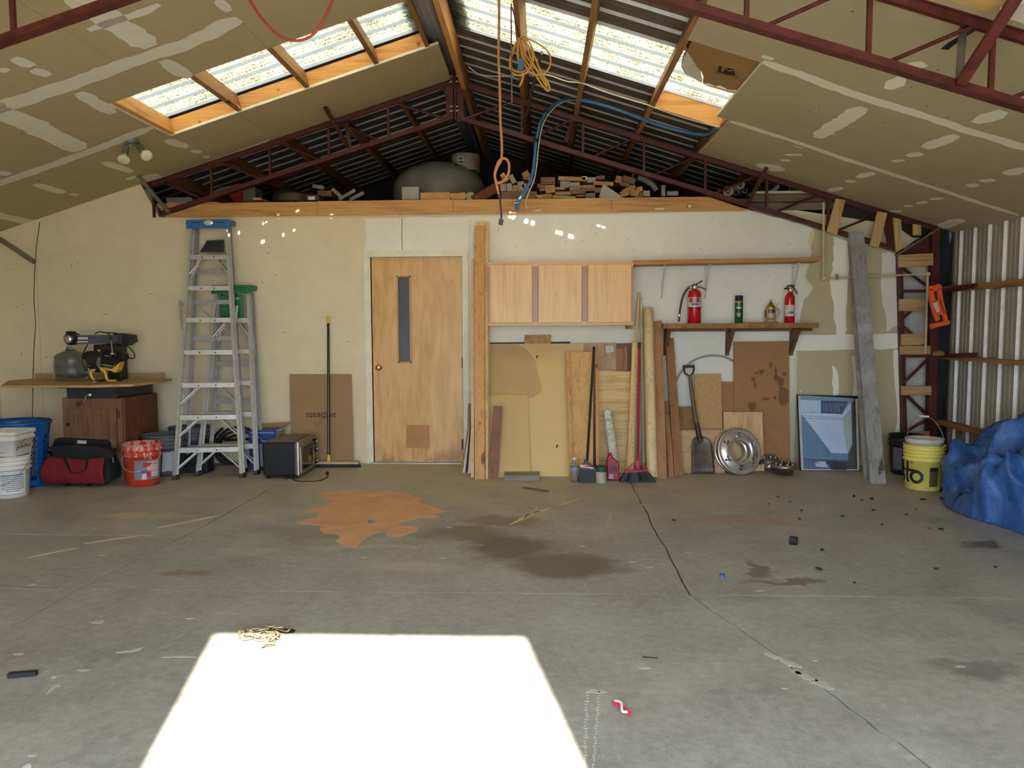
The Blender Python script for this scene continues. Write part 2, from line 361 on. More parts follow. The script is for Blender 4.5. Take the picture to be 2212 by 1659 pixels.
q = FL(1292, 1494); obj('pale_drip', MB().slab([p+V((0,0,.0012)) for p in blob(q.x, q.y, .03, .015, 16, .4, rp)], (0, 0, -.006)), M_CHIP, fl)
for k in range(70):
    x, y = rp.uniform(-3.8, 4.0), rp.uniform(-5.6, -.7); r = rp.uniform(.004, .013)
    obj('paint_speck', MB().slab([p+V((0,0,.0012)) for p in blob(x, y, r*rp.uniform(.8, 2.2), r*.8, 9, .35, rp)], (0, 0, -.006)), M_CHIP, fl)
# ground outside the open door
struct('ground_outside', MB().box((0, -24, -.12), (60, 31, .1)), plain('gravel_drive', C(156, 148, 132), .9, 0, .2, 3), None, 'gravel drive outside the building')
# ================================================================== roof sheets
PROF = [(0, 0), (.045, 0), (.052, .004), (.062, .004), (.069, 0), (.105, 0), (.112, .004), (.122, .004), (.129, 0), (.165, 0), (.181, .02), (.213, .02), (.22875, 0)]
def corr(origin, u, v, n, nu, lv, ribmat=1, step=None, holes=(), pitch_k=1.0, ribs=(9, 10, 11)):
    mb = MB(); ps = []
    for k in range(nu):
        for i, (a, b) in enumerate(PROF[:-1]): ps.append((k*.22875+a, b, 1 if i in ribs else 0))
    ps.append((nu*.22875, 0, 0))
    if step:
        q2 = []
        for (a0_, b0_, m0_), (a1_, b1_, _) in zip(ps, ps[1:]):
            k_ = max(1, math.ceil((a1_-a0_)/.013)); q2 += [(a0_+(a1_-a0_)*i_/k_, b0_+(b1_-b0_)*i_/k_, m0_) for i_ in range(k_)]
        ps = q2+[ps[-1]]
    nv = 1 if not step else max(1, round(lv/step)); o, u, v, n = V(origin), V(u), V(v), V(n)
    for j in range(nv+1):
        for a, b, _ in ps: mb.v.append(o+u*(a*pitch_k)+n*b+v*(lv*j/nv))
    K = len(ps)
    for j in range(nv):
        for i in range(K-1):
            f = [j*K+i, j*K+i+1, (j+1)*K+i+1, (j+1)*K+i]
            if holes:
                c = (mb.v[f[0]]+mb.v[f[2]])/2
                if any(abs((c-h).dot(v)) < r*.75 and abs((c-h).dot(u)) < .010 for h, r in holes): continue
            mb.f.append(f); mb.m.append(ribmat if ps[i][2] else 0); mb.sm.append(False)
    return mb
ROFF = .155
roof = sempty('roof', (0, 0, 0), 'ribbed metal roof sheets with translucent panels')
def slope(side): return V((side, 0, -SL)).normalized(), V((side*SL, 0, 1)).normalized()
spots = [(569,487,.02),(576,484,.01),(602,475,.01),(518,506,.01),(613,510,.01),(638,501,.01),(568,525,.018),(506,546,.012),(695,481,.01),(719,473,.02),(646,461,.02),
         (1099,469,.01),(1111,472,.025),(1135,480,.022),(1150,485,.02),(1179,495,.015),(1201,502,.012),(1212,506,.022),(1230,511,.022),(1237,513,.015),(1293,488,.012),(1303,491,.022)]
hol = {1: [], -1: []}
for (x, y, r) in spots:
    p = P(x, y, 0); side = -1 if x < 985 else 1; n = V((SL*side, 0, 1)); d = -sdir
    tt = (V((0, 0, ZC+ROFF))-p).dot(n)/d.dot(n); hol[side].append((p+d*tt, r))
EAVE = 4.78
for side in (-1, 1):
    d, n = slope(side); full = EAVE/abs(d.x)
    for k in range(-7, 6):
        y0 = -1.93+.915*k; y0c = y0
        o = V((.0, y0c, ZC+ROFF)); skyl = (k == 0)
        if skyl:
            L = 2.46/abs(d.x)
            obj('translucent_panel', corr(o, (0, 1, 0), d, n, 4, L, 1, .016, hol[side]), [M_SKY, M_SKYRIB], roof)
            obj('roof_sheet', corr(o+d*L, (0, 1, 0), d, n, 4, full-L, 1), [M_SHEET, M_RIB], roof)
        else: obj('roof_sheet', corr(o, (0, 1, 0), d, n, 4, full, 1), [M_SHEET, M_RIB], roof)
obj('ridge_cap', MB().slab([V((-.25, -8.34, ZC+ROFF-.05)), V((0, -8.34, ZC+ROFF+.035)), V((.25, -8.34, ZC+ROFF-.05)), V((.25, -8.34, ZC+ROFF-.045)), V((0, -8.34, ZC+ROFF+.042)), V((-.25, -8.34, ZC+ROFF-.045))], (0, 11.9, 0)), M_SHEET, roof)
# ridge flashing under the peak, on the left of the ridge board
mb = MB()
for i, a in enumerate((-.16, -.12, -.08, -.04, 0)):
    pass
rp0 = [(-.19, .085), (-.155, .10), (-.15, .088), (-.115, .10), (-.11, .088), (-.07, .105), (-.03, .10), (-.01, .12)]
mb.add([(x, yy, ZC+z) for yy in (-3.6, 3.4) for x, z in rp0], [(i, i+1, i+1+len(rp0), i+len(rp0)) for i in range(len(rp0)-1)])
obj('ridge_flashing', mb, M_RIDGE, roof, 'shiny ridge flashing')
# purlins
PL = [-.545, -1.13, -1.71, -2.30, -2.9, -3.5, -4.1]; PR = [.65, 1.15, 1.735, 2.31, 2.9, 3.5, 4.1]
fr = sempty('roof_framing', (0, 0, 0), 'wooden purlins and ridge board under the roof sheets')
for X in PL + PR:
    s = 1 if X > 0 else -1; d, n = slope(s)
    c = V((X, 0, zc(X))) + n*.072; mb = MB()
    M = Matrix((d, V((0, 1, 0)), n)).transposed()
    mb.box(c+V((0, -2.4, 0)), (.04, 12.2, .14), M=M); obj('purlin', mb, M_PURLIN, fr)
obj('ridge_board', MB().box((.09, -2.4, ZC+.0), (.045, 12.2, .20)), M_PINE, fr)
# headers round the two skylight openings
def header(a, b, h, th, name, mat, z0=0):   # board standing on the ceiling plane between two points
    n = V((SL*(1 if a[0] > 0 or b[0] > .2 else -1), 0, 1)).normalized()
    A = V((a[0], a[1], zc(a[0]))); B = V((b[0], b[1], zc(b[0]))); mb = MB(); mb.bar(A+n*(h/2+z0), B+n*(h/2+z0), th, h, n); return obj(name, mb, mat, fr)
for i, (a, b) in enumerate(((-2.28, -1.73), (-1.69, -1.15), (-1.11, -.565), (-.525, -.12))): header((a, -.99), (b, -.99), .125, .04, 'header', M_PINEX)
header((-2.29, -1.93), (-2.29, -1.0), .135, .035, 'header', M_PINE)
header((-.12, -.99), (-.12, -2.1), .1, .035, 'header', M_PURLIN)
header((1.76, -.99), (2.30, -.99), .15, .04, 'header', M_PINEX); header((2.33, -1.93), (2.33, -1.0), .14, .04, 'header', M_PINE)
# ================================================================== ceilings
TH = .013
def cpt(X, Y, off=0): return V((X, Y, zc(X)+off))
def sheet(par, X0, X1, Y0, Y1, mat):
    mb = MB().slab([cpt(X0, Y0), cpt(X1, Y0), cpt(X1, Y1), cpt(X0, Y1)], (0, 0, TH)); return obj('drywall_sheet', mb, mat, par)
cl = sempty('ceiling_left', (0, 0, 0), 'tan unpainted drywall ceiling with pale taped joints'); g = .003
for a in ((-4.64, -1.74-g, -1.01, -.05), (-1.74, -.03, -1.01, -.05), (-4.64, -2.31, -1.24, -1.01), (-4.64, -2.82-g, -2.46, -1.24-g), (-2.82, -2.31, -1.93, -1.24-g), (-2.82, -1.14-g, -2.46, -1.93),
          (-1.14, -.03, -2.46, -1.93), (-4.64, -1.96-g, -3.68, -2.46-g), (-1.96, -.03, -3.68, -2.46-g), (-4.64, -2.2, -4.9, -3.68-g), (-2.2+g, -.03, -4.9, -3.68-g), (-4.64, -2.2, -6.1, -4.9-g), (-2.2+g, -.03, -6.1, -4.9-g), (-4.64, -.03, -8.4, -6.1-g)):
    sheet(cl, a[0], a[1], a[2], a[3], M_CEIL)
cr = sempty('ceiling_right', (0, 0, 0), 'newer tan drywall ceiling with white taped joints')
for a in ((2.32, 4.72, -1.24, -.05), (2.22, 4.72, -2.49, -1.243), (1.745, 4.72, -3.7, -2.493), (1.745, 4.72, -4.9, -3.703), (.06, 1.742, -6.1, -3.9), (1.745, 4.72, -6.1, -4.903), (.06, 4.72, -8.4, -6.103)):
    sheet(cr, a[0], a[1], a[2], a[3], M_CEIL_R)
obj('board_edge', MB().bar(cpt(-2.31, -1.005, .004), cpt(-.03, -1.005, .004), .014, .02, (0, 0, 1)), M_EDGE, cl)
obj('board_edge', MB().bar(cpt(-2.313, -1.93, .004), cpt(-2.313, -1.0, .004), .014, .02), M_EDGE, cl)
obj('board_edge', MB().bar(cpt(2.314, -1.24, .006), cpt(2.314, -.05, .006), .008, .014), M_EDGE, cr)
obj('board_edge', MB().bar(cpt(2.214, -2.49, .006), cpt(2.214, -1.243, .006), .008, .014), M_EDGE, cr)
def mudstrip(par, pxs, wd, mat, off=-.0015, j=.35, name='joint_compound', side=None, pl=None):
    rnd = random.Random(sum(int(a*7+b*3) for a, b in pxs)); pl = pl or (lambda x, y: CE(x, y, off, side))
    raw = [pl(x, y) for x, y in pxs]; c = []
    for i in range(len(raw)-1):
        k = max(3, int((raw[i+1]-raw[i]).length/.045)); c += [raw[i].lerp(raw[i+1], q/k) for q in range(k)]
    c.append(raw[-1]); nrm = V((0, 0, 1)) if name == 'joint_compound' else V((0, 1, 0)); n = len(c); L, R = [], []; a = b = 1
    for i, p in enumerate(c):
        d = (c[min(i+1, n-1)]-c[max(i-1, 0)]).normalized(); q = d.cross(V((0, 0, 1)) if pl.__name__ == '<lambda>' else V((0, 1, 0))).normalized()
        a = .6*a+.4*rnd.uniform(1-j, 1+j); b = .6*b+.4*rnd.uniform(1-j, 1+j); e = min(1, .55+i*.25, .55+(n-1-i)*.25)
        A = p+q*wd*a*e+q*rnd.uniform(-.004, .004); B = p-q*wd*b*e+q*rnd.uniform(-.004, .004)
        L.append(A); R.append(B)
    mb = MB(); mb.add(L+R, [(i, i+1, n+i+1, n+i) for i in range(n-1)])
    # drop points onto the ceiling plane
    if pl.__name__ == '<lambda>': mb.xf(lambda p: (p.x, p.y, zc(p.x)+off))
    else: mb.xf(lambda p: (p.x, pl(0, 0).y, p.z))
    return obj('joint_compound', mb, mat, par)
for pxs, wd in (([(-60,250),(120,195),(250,148),(400,95),(518,42)], .085), ([(-40,225),(60,265),(175,325)], .085), ([(-60,418),(100,360),(200,325),(330,275)], .06), ([(150,-10),(230,35),(325,102)], .075),
                ([(190,65),(300,30),(345,10)], .04), ([(-30,460),(80,484)], .05), ([(85,478),(180,447),(305,402)], .035), ([(330,392),(450,352),(583,303)], .04), ([(560,318),(420,364),(350,388)], .03), ([(300,392),(345,378)], .11)):
    mudstrip(cl, pxs, wd, M_MUD)
for a, b, wd in (((30,125),(72,143),.05), ((70,150),(106,164),.045), ((352,130),(410,168),.05), ((170,200),(245,245),.05), ((360,302),(405,318),.045), ((415,325),(435,330),.035), ((440,338),(452,340),.03), ((225,350),(285,372),.04), ((75,398),(140,417),.04), ((150,418),(168,422),.03),
                 ((0,153),(20,150),.04), ((0,370),(20,378),.04), ((470,0),(495,25),.045), ((272,388),(300,380),.05)):
    mudstrip(cl, [a, b], wd, M_MUD)
for pxs, wd in (([(1648,133),(1740,165),(1850,205),(1980,245),(2100,285),(2230,325)], .055), ([(1578,262),(1700,300),(1830,345),(2000,400),(2120,440),(2200,465)], .04), ([(1655,128),(1662,122)], .05), ([(2030,492),(2060,480),(2080,474)], .05), ([(1640,362),(1690,362)], .09)):
    mudstrip(cr, pxs, wd, M_MUDW)
for a, b, wd in (((1866,232),(1763,297),.055), ((2067,292),(1997,320),.045), ((1990,330),(1960,338),.04), ((1953,346),(1928,349),.03), ((1998,137),(1966,145),.05), ((1950,167),(1918,193),.045), ((2168,240),(2107,266),.05), ((2215,364),(2171,377),.045),
                 ((2148,388),(2118,392),.04), ((2112,398),(2092,403),.04), ((1888,373),(1852,384),.035), ((1848,391),(1828,393),.03), ((1820,405),(1790,413),.035), ((2037,428),(2010,431),.03), ((2003,436),(1980,440),.03), ((1972,444),(1953,446),.028), ((1732,334),(1697,335),.03), ((1707,346),(1686,347),.03), ((1735,320),(1712,315),.012), ((1948,455),(1922,458),.04)):
    mudstrip(cr, [a, b], wd, M_MUDW)
rs = random.Random(5)
for par, x0, x1 in ((cl, -4.3, -.1), (cr, 2.0, 4.5)):
    for k in range(40):
        X = rs.uniform(x0, x1); Y = rs.uniform(-3.6, -.15)
        if par is cl and -2.32 < X and -1.95 < Y < -1.0: continue
        if par is cr and X < 2.35: continue
        q = cpt(X, Y, -.001); obj('screw_head', MB().box(q, (.009, .009, .002)), M_DARK, par)
# ================================================================== walls
def wallpl(x, y): return P(x, y, -.0012)
wb = sempty('wall_back', (0, 0, 0), 'cream and white painted drywall end wall below the loft')
def wpoly(name, pts, mat, y=0, th=.09, par=wb): return obj(name, MB().slab([V((x, y, z)) for x, z in pts], (0, th, 0)), mat, par)
DX0, DX1, DZ = -.885, .07, 2.06
wpoly('drywall_sheet', [(-4.64, 0), (-4.2, 0), (-4.2, 2.44), (-4.64, 2.3)], M_WALL)
wpoly('drywall_sheet', [(-4.197, 0), (DX0, 0), (DX0, 2.455), (-2.9, 2.445), (-4.197, 2.44)], M_WALL)
wpoly('drywall_sheet', [(DX0, DZ), (-.56, DZ), (-.56, 2.455), (DX0, 2.455)], M_WALL)
wpoly('drywall_sheet', [(-.557, DZ), (DX1, DZ), (DX1, 2.46), (-.557, 2.457)], M_WALL)
wpoly('drywall_sheet', [(DX1, 0), (4.25, 0), (4.25, zb(4.25)), (2.80, 2.465), (DX1, 2.46)], M_WALL)
# wing of drywall closing the left end of the truss
mb = MB().slab([V((-4.64, -.006, zb(4.64)-.02)), V((-2.93, -.006, zb(2.93)+.0)), V((-3.06, -.1, zc(3.06))), V((-4.64, -.1, zc(4.64)))], (0, .1, 0)); obj('drywall_sheet', mb, M_WALL, wb)
# crack lines of the corner joint on the left
mb = MB(); c = [P(x, y, -.001) for x, y in ((76,566),(73,640),(77,700),(73,760),(71,830),(70,905))]
for a, b in zip(c, c[1:]): mb.bar(a, b, .007, .003, (0, 1, 0))
obj('joint_crack', mb, M_DARKGAP, wb)
mb = MB(); c = [P(x, y, Y_) for x, y, Y_ in ((86,480,-.105),(80,520,-.055),(76,566,-.008))]
for a, b in zip(c, c[1:]): mb.bar(a, b, .006, .003, (0, 1, 0))
obj('joint_crack', mb, M_DARKGAP, wb)
mb = MB(); c = [P(x, y, -.001) for x, y in ((869,470),(868,505),(869,540))]
for a, b in zip(c, c[1:]): mb.bar(a, b, .006, .003, (0, 1, 0))
obj('joint_crack', mb, M_DARKGAP, wb)
# white painted part (ragged left and right edges)
def wov(pxs, mat, y=-.0015, jit=4, par=wb, name='paint_area', n=4):
    r = random.Random(len(pxs)*31+int(pxs[0][0])); out = []
    for i, a in enumerate(pxs):
        b = pxs[(i+1) % len(pxs)]
        for k in range(n): out.append(P(a[0]+(b[0]-a[0])*k/n+r.uniform(-jit, jit)*(k > 0), a[1]+(b[1]-a[1])*k/n+r.uniform(-jit, jit)*(k > 0), y))
    return obj(name, MB().slab(out, (0, .0008, 0)), mat, par)
wov([(789,472),(870,470),(1015,468),(1015,548),(785,546),(792,505)], M_PRIMER, jit=2)
wov([(1010,466),(1600,458),(1640,460),(1700,474),(1755,492),(1745,520),(1755,545),(1748,560),(1735,600),(1752,625),(1735,650),(1728,700),(1722,722),(1715,800),(1712,860),(1706,940),(1702,1010),(1010,1010)], M_PRIMER, jit=3)
wov([(1760,494),(1940,548),(1944,720),(1720,725),(1728,690),(1735,652),(1757,622),(1740,600),(1752,555),(1752,530)], M_RAWWALL, jit=2)
wov([(1722,756),(1855,756),(1865,1012),(1712,1012),(1718,900)], M_RAWWALL, jit=2)
wov([(1880,750),(1940,750),(1945,1012),(1880,1012)], M_RAWWALL, jit=2)
wov([(1712,724),(1855,723),(1945,722),(1945,752),(1860,755),(1716,757)], M_MUDW, y=-.0026, jit=3)
wov([(1800,512),(1832,520),(1832,600),(1828,700),(1826,722),(1806,722),(1800,650),(1792,600),(1802,560)], M_MUDW, y=-.0026, jit=3)
wov([(1798,788),(1808,800),(1812,850),(1800,856),(1798,820)], M_MUDW, y=-.0026, jit=2)
wov([(1930,756),(1943,756),(1947,990),(1935,990),(1938,880)], M_MUDW, y=-.0026, jit=3)
wov([(1925,990),(1945,990),(1946,1012),(1918,1012)], M_MUDW, y=-.0026, jit=2)
wov([(1905,545),(1938,550),(1940,700),(1915,715),(1905,640)], M_MUD, y=-.0026, jit=4)
wov([(1840,770),(1856,765),(1858,900),(1845,880)], M_MUD, y=-.0026, jit=3)
for (x, y) in ((1943,612),(1944,640),(1944,668),(1946,880),(1948,930),(1938,935),(1937,1008),(1730,845),(1810,845)):
    obj('screw_head', MB().box(P(x, y, -.004), (.014, .006, .014)), M_EDGE, wb)
rw = random.Random(21)   # scuffs on the wall
for k in range(46):
    x, y = rw.uniform(30, 780), rw.uniform(490, 960)
    if 370 < x < 560: continue
    a = P(x, y, -.001); L = rw.uniform(.005, .05); an = rw.uniform(-.4, .4) if rw.random() < .7 else rw.uniform(0, 3)
    obj('scuff_mark', MB().bar(a, a+V((math.cos(an), 0, math.sin(an)))*L, .004, .002, (0, 1, 0)), plain('scuff', C(112, 98, 74), .9), wb)
for k in range(40):
    x, y = rw.uniform(1060, 1740), rw.choice((rw.uniform(470, 550), rw.uniform(590, 690)))
    a = P(x, y, -.0025); L = rw.uniform(.004, .03); an = rw.uniform(0, 3)
    obj('scuff_mark', MB().bar(a, a+V((math.cos(an), 0, math.sin(an)))*L, .003, .002, (0, 1, 0)), plain('scuff', C(112, 98, 74), .9), wb)
# left side wall, front wall with its unseen openings, right side wall of metal sheet
struct('wall_left', MB().box((-4.68, -4.2, 1.15), (.1, 8.6, 2.3)), M_WALL, None, 'plain cream side wall')
OX0, OX1, OZ = .20, 1.58, 3.15; FY = -8.30; GX0, GX1, GZ = -1.6, 3.0, 2.1  # unseen front openings, sized to shape the sun patch and the room's light
wf = sempty('wall_front', (0, 0, 0), 'unseen front wall, its door opening and tall slot sized to shape the daylight')
for a in ([(-4.72, 0), (GX0, 0), (GX0, zc(GX0)+.17), (-4.72, zc(4.72)+.17)], [(GX0, GZ), (OX0, GZ), (OX0, zc(OX0)+.17), (0, ZC+.17), (GX0, zc(GX0)+.17)], [(OX0, OZ), (OX1, OZ), (OX1, zc(OX1)+.17), (OX0, zc(OX0)+.17)],
          [(OX1, GZ), (GX1, GZ), (GX1, zc(GX1)+.17), (OX1, zc(OX1)+.17)], [(GX1, 0), (4.78, 0), (4.78, zc(4.78)+.17), (GX1, zc(GX1)+.17)]):
    wpoly('drywall_sheet', a, M_WALL, FY-.02, .02, wf)
wr = sempty('wall_right', (0, 0, 0), 'ribbed galvanised sheet side wall')
for k in range(9):
    obj('wall_sheet', corr((4.74, .05-.915*k, -.02), (0, -1, 0), (0, 0, 1), (1, 0, 0), 4, 2.34, 1, ribs=(9, 10)), [M_WSHEET, M_WRIB], wr)
for pa, pb, h in (((2040, 624), (2212, 612), .05), ((2035, 771), (2212, 784), .035), ((2015, 909), (2185, 946), .045)):
    a = RW(*pa, 4.69); b = RW(*pb, 4.69); z = (a.z+b.z)/2
    obj('girt', MB().box((4.685, -4.1, z), (.09, 8.3, h)), M_PURLIN, wr)
# black plastic behind the corner post
mb = MB(); rr = random.Random(2); g = [[V((4.58+.035*j+rr.uniform(-.006, .006), .02+rr.uniform(-.02, .012), .02+2.25*i/26)) for j in range(5)] for i in range(27)]
mb.add([p for r in g for p in r], [(i*5+j, i*5+j+1, (i+1)*5+j+1, (i+1)*5+j) for i in range(26) for j in range(4)], 0, True)
struct('trim_1', mb, plain('black_plastic_sheet', C(34, 40, 46), .3), None, 'wrinkled black plastic sheet in the corner')
# panels behind the right end of the truss and behind the corner post
gp = sempty('wall_gable', (0, 0, 0), 'boards behind the right end of the roof truss')
wpoly('panel', [(2.78, 2.3), (4.62, 1.85), (4.62, 2.05), (4.22, zc(4.22)-.06), (3.3, 2.47), (2.78, 2.47)], M_WALL, .10, .02, gp)
wpoly('panel', [(2.84, 2.475), (3.72, 2.475), (3.72, 2.62), (2.84, 2.62)], M_GREYP, .12, .02, gp)
wpoly('panel', [(4.16, 0), (4.62, 0), (4.62, 2.2), (4.16, 2.2)], plain('grey_white_panel', C(196, 190, 178), .8), .11, .02, gp)
obj('ledge', MB().box((3.27, .06, 2.625), (.86, .14, .022)), plain('pale_ledge', C(190, 180, 150), .7), gp)
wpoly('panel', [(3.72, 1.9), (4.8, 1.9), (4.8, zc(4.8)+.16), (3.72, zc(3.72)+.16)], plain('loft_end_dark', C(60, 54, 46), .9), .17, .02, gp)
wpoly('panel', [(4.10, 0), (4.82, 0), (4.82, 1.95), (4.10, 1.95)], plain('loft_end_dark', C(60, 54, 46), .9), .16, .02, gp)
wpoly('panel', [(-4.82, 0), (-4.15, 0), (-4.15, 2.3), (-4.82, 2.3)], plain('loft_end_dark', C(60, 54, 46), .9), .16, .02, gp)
for s in (-1, 1): struct('trim_eave', MB().box((s*4.80, -2.4, 2.32), (.05, 12, .3)), M_PURLIN, None, 'eave board')
# ================================================================== loft
struct('floor_back_room', MB().box((0, 1.86, -.06), (9.7, 3.7, .1)), plain('back_room_concrete', C(140, 134, 122), .9), None, 'concrete floor of the room behind the end wall')
lf = sempty('loft', (0, 0, 0), 'dark storage loft over the next room')
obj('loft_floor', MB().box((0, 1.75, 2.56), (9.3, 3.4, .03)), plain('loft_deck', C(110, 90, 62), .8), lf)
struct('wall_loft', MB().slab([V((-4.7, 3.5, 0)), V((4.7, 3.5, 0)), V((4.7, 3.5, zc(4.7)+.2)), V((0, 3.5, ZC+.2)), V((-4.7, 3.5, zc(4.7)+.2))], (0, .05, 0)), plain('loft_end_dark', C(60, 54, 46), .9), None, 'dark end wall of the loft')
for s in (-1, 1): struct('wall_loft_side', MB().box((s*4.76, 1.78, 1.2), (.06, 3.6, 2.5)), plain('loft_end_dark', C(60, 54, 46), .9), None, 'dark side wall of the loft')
# loft edge beam: three boards butted end to end, plus a lower strip
bx = [(-2.95, -1.36), (-1.357, -.03), (-.027, 1.5), (1.503, 2.86)]
beam = sempty('trim_2', (0, 0, 0), 'long knotty pine beam along the loft edge')
for a, b in bx:
    mb = MB()
    t = 2.583 if a > -2 else 2.575
    pts = [(a, 2.455), (b, 2.457), (b, t+.004), (a, t)]
    if b > 2.8: pts = [(a, 2.457), (2.80, 2.462), (2.42, 2.588), (a, 2.588)]
    if a < -2.9: pts = [(-2.88, 2.45), (b, 2.455), (b, t+.004), (-2.95, t)]
    obj('beam_board', mb.slab([V((x, -.012, z)) for x, z in pts], (0, .05, 0)), M_BEAM, beam)
obj('beam_strip', MB().bar((-2.85, -.018, 2.449), (2.80, -.018, 2.462), .02, .016), M_BEAM, beam)
for (x, y, L) in ((1160, 457, .1), (1425, 452, .11), (600, 463, .05), (1490, 446, .03)):
    q = P(x, y, -.016); obj('paint_smear', MB().slab([q+p for p in (V((-L/2, 0, 0)), V((0, 0, -.012)), V((L/2, 0, .006)), V((L*.2, 0, .014)), V((-L*.3, 0, .012)))], (0, .003, 0)), M_EDGE, beam)
# ================================================================== steel trusses
def chord(mb, a, b, top, mi=0):
    a, b = V(a), V(b); d = (b-a).normalized(); n = V((0, 1, 0)).cross(d); n = n if n.z > 0 else -n
    s = -1 if top else 1
    mb.bar(a, b, .064, .006, n, mi)                    # wide flange
    for o in (-.014, .014): mb.bar(a+n*s*.021+V((0, o, 0)), b+n*s*.021+V((0, o, 0)), .006, .04, n, mi)
def truss(name, Y, label, right_post=True, steel=M_STEEL):
    t = thing(name, label, 'roof truss', (0, Y, 0)); o = V((0, Y, 0))
    xe = 4.58
    for s in (-1, 1):
        mb = MB(); chord(mb, V((s*.03, Y, zc(.03)-.004)), V((s*xe, Y, zc(xe)-.004)), True); obj('top_chord', mb, steel, t)
        mb = MB(); xb = 4.25 if s > 0 else (2.9 if Y > -1 else 4.2)
        chord(mb, V((s*.03, Y, zb(.03)+.004)), V((s*xb, Y, zb(xb)+.004)), False); obj('bottom_chord', mb, steel, t)
        obj('splice_plate', MB().box((s*.045, Y, 3.545), (.075, .012, .46)), M_STEEL_W, t)
        obj('splice_plate', MB().box((s*.012, Y-.035, 3.545), (.012, .09, .46)), M_STEEL_W, t)
        for z in (3.40, 3.44, 3.67, 3.72):
            obj('bolt', MB().tube([(s*.004, Y-.055, z), (s*.04, Y-.055, z)], .011, 6, smooth=False), M_BOLT, t)
        xs = [.64+.58*k for k in range(7)]
        for k, X in enumerate(xs):
            if X > 4.2 or (s < 0 and X > 3.0 and Y > -1): break
            obj('web_post', MB().bar((s*X, Y, zb(X)+.01), (s*X, Y, zc(X)-.01), .022, .022, (0, 1, 0)), steel, t)
            x0 = X-.58+.07 if k else .22
            if X-.58 > -.1 and k == 0: obj('web_brace', MB().tube([(s*.1, Y, zb(.1)+.04), (s*.58, Y, zc(.58)-.03)], .013, 8), steel, t)
            else: obj('web_brace', MB().tube([(s*(X-.07), Y, zc(X-.07)-.02), (s*(X-.58+.07), Y, zb(X-.51)+.02)], .0105, 8), steel, t)
    return t
BT = truss('roof_truss', -.05, 'dark red steel roof truss in front of the loft')
NTR = truss('roof_truss', -3.70, 'dark red steel truss crossing the top corners nearest the camera', steel=M_STEEL_W)
# corner post of the back truss on the right: two flanges laced with bars, wooden blocks wedged across
def pb(x, y, Y=-.05): return P(x, y, Y)
obj('post_flange', MB().bar(pb(1942, 540), pb(1953, 962), .035, .07, (0, 1, 0)), M_STEEL, BT)
q0 = pb(2018, 505); q1 = pb(2010, 962); q0.z = 2.27; q1.z = 0
obj('post_flange', MB().bar(q0, q1, .075, .07, (0, 1, 0)), M_STEEL, BT)
o = pb(1953, 962); obj('post_flange', MB().bar(o, V((o.x+.03, -.05, 0)), .035, .07, (0, 1, 0)), M_STEEL, BT)
for a, b in (((1946,577),(2003,618)), ((1948,690),(1972,668)), ((1946,700),(1998,748)), ((1951,828),(2002,778)), ((1958,853),(2006,900)), ((1957,932),(2004,905)), ((1942,552),(2014,552))):
    obj('lacing_bar', MB().tube([pb(*a), pb(*b)], .014, 8), M_STEEL, BT)
obj('haunch_plate', MB().slab([pb(1945, 548, -.03), pb(2018, 546, -.03), pb(2018, 500, -.03), pb(1975, 520, -.03)], (0, .012, 0)), M_STEEL, BT)
obj('web_plate', MB().slab([pb(1906, 470, -.04), pb(1928, 470, -.04), pb(1936, 545, -.04), pb(1920, 540, -.04)], (0, .012, 0)), M_STEEL, BT)
obj('haunch_bar', MB().bar(pb(1935, 552, -.11), pb(2027, 493, -.11), .012, .05, (0, 1, 0)), M_GREYSTEEL, BT)
M_BLOCK = wood('wedged_wood_block', C(186, 148, 98), C(140, 104, 62), axis=0)
M_BLOCKV = wood('wedged_wood_block_upright', C(196, 160, 104), C(150, 114, 66), axis=2)
for q in ([(1941,551),(2016,547),(2016,573),(1941,578)], [(1943,646),(2003,644),(2003,672),(1943,672)], [(1948,722),(2000,720),(2000,744),(1948,746)], [(1945,748),(2010,747),(2010,765),(1945,768)], [(1948,834),(2012,834),(2012,853),(1948,854)], [(1949,934),(2008,932),(2008,955),(1950,957)]):
    obj('wood_block', MB().slab([pb(x, y, -.10) for x, y in q], (0, .022, 0)), M_BLOCK, BT)
for q in ([(1806,429),(1826,432),(1808,508),(1786,500)], [(1896,457),(1917,460),(1898,536),(1879,530)], [(1930,470),(1946,474),(1952,536),(1936,545)], [(1973,484),(1990,486),(1990,508),(1973,508)]):
    obj('wood_block', MB().slab([pb(x, y, -.10) for x, y in q], (0, .022, 0)), M_BLOCKV, BT)
# braces that run from the bottom chord up to the ceiling
def brace(ct, cb, par=BT, yb=-.05, mat=M_STEEL, wd=.035, sd=None):
    a = CE(*ct, -.01, sd); b = P(*cb, yb); obj('flange_brace', MB().bar(a, b, wd, .02, (0, 1, 0)), mat, par)
brace((298, 380), (368, 462), mat=M_GREYSTEEL); brace((702, 232), (752, 318)); brace((1656, 362), (1612, 447))
obj('flange_brace', MB().bar(P(1253, 205, .05), P(1222, 308, -.04), .04, .02, (0, 1, 0)), M_STEEL, BT)
obj('flange_brace', MB().bar(P(748, 268, .06), P(756, 320, -.04), .035, .02, (0, 1, 0)), M_GREYSTEEL, BT)
obj('flange_brace', MB().bar(P(-8, 512, -.14), P(74, 566, -.12), .04, .02, (0, 1, 0)), M_GREYSTEEL, BT)
obj('flange_brace', MB().bar(CE(2080, 60, -.01), P(2072, 175, -3.7), .03, .02, (0, 1, 0)), M_GREYSTEEL, NTR)
obj('flange_brace', MB().bar(CE(2195, -5, -.05), P(2075, 180, -3.73), .05, .025, (0, 1, 0)), M_STEEL_W, NTR)
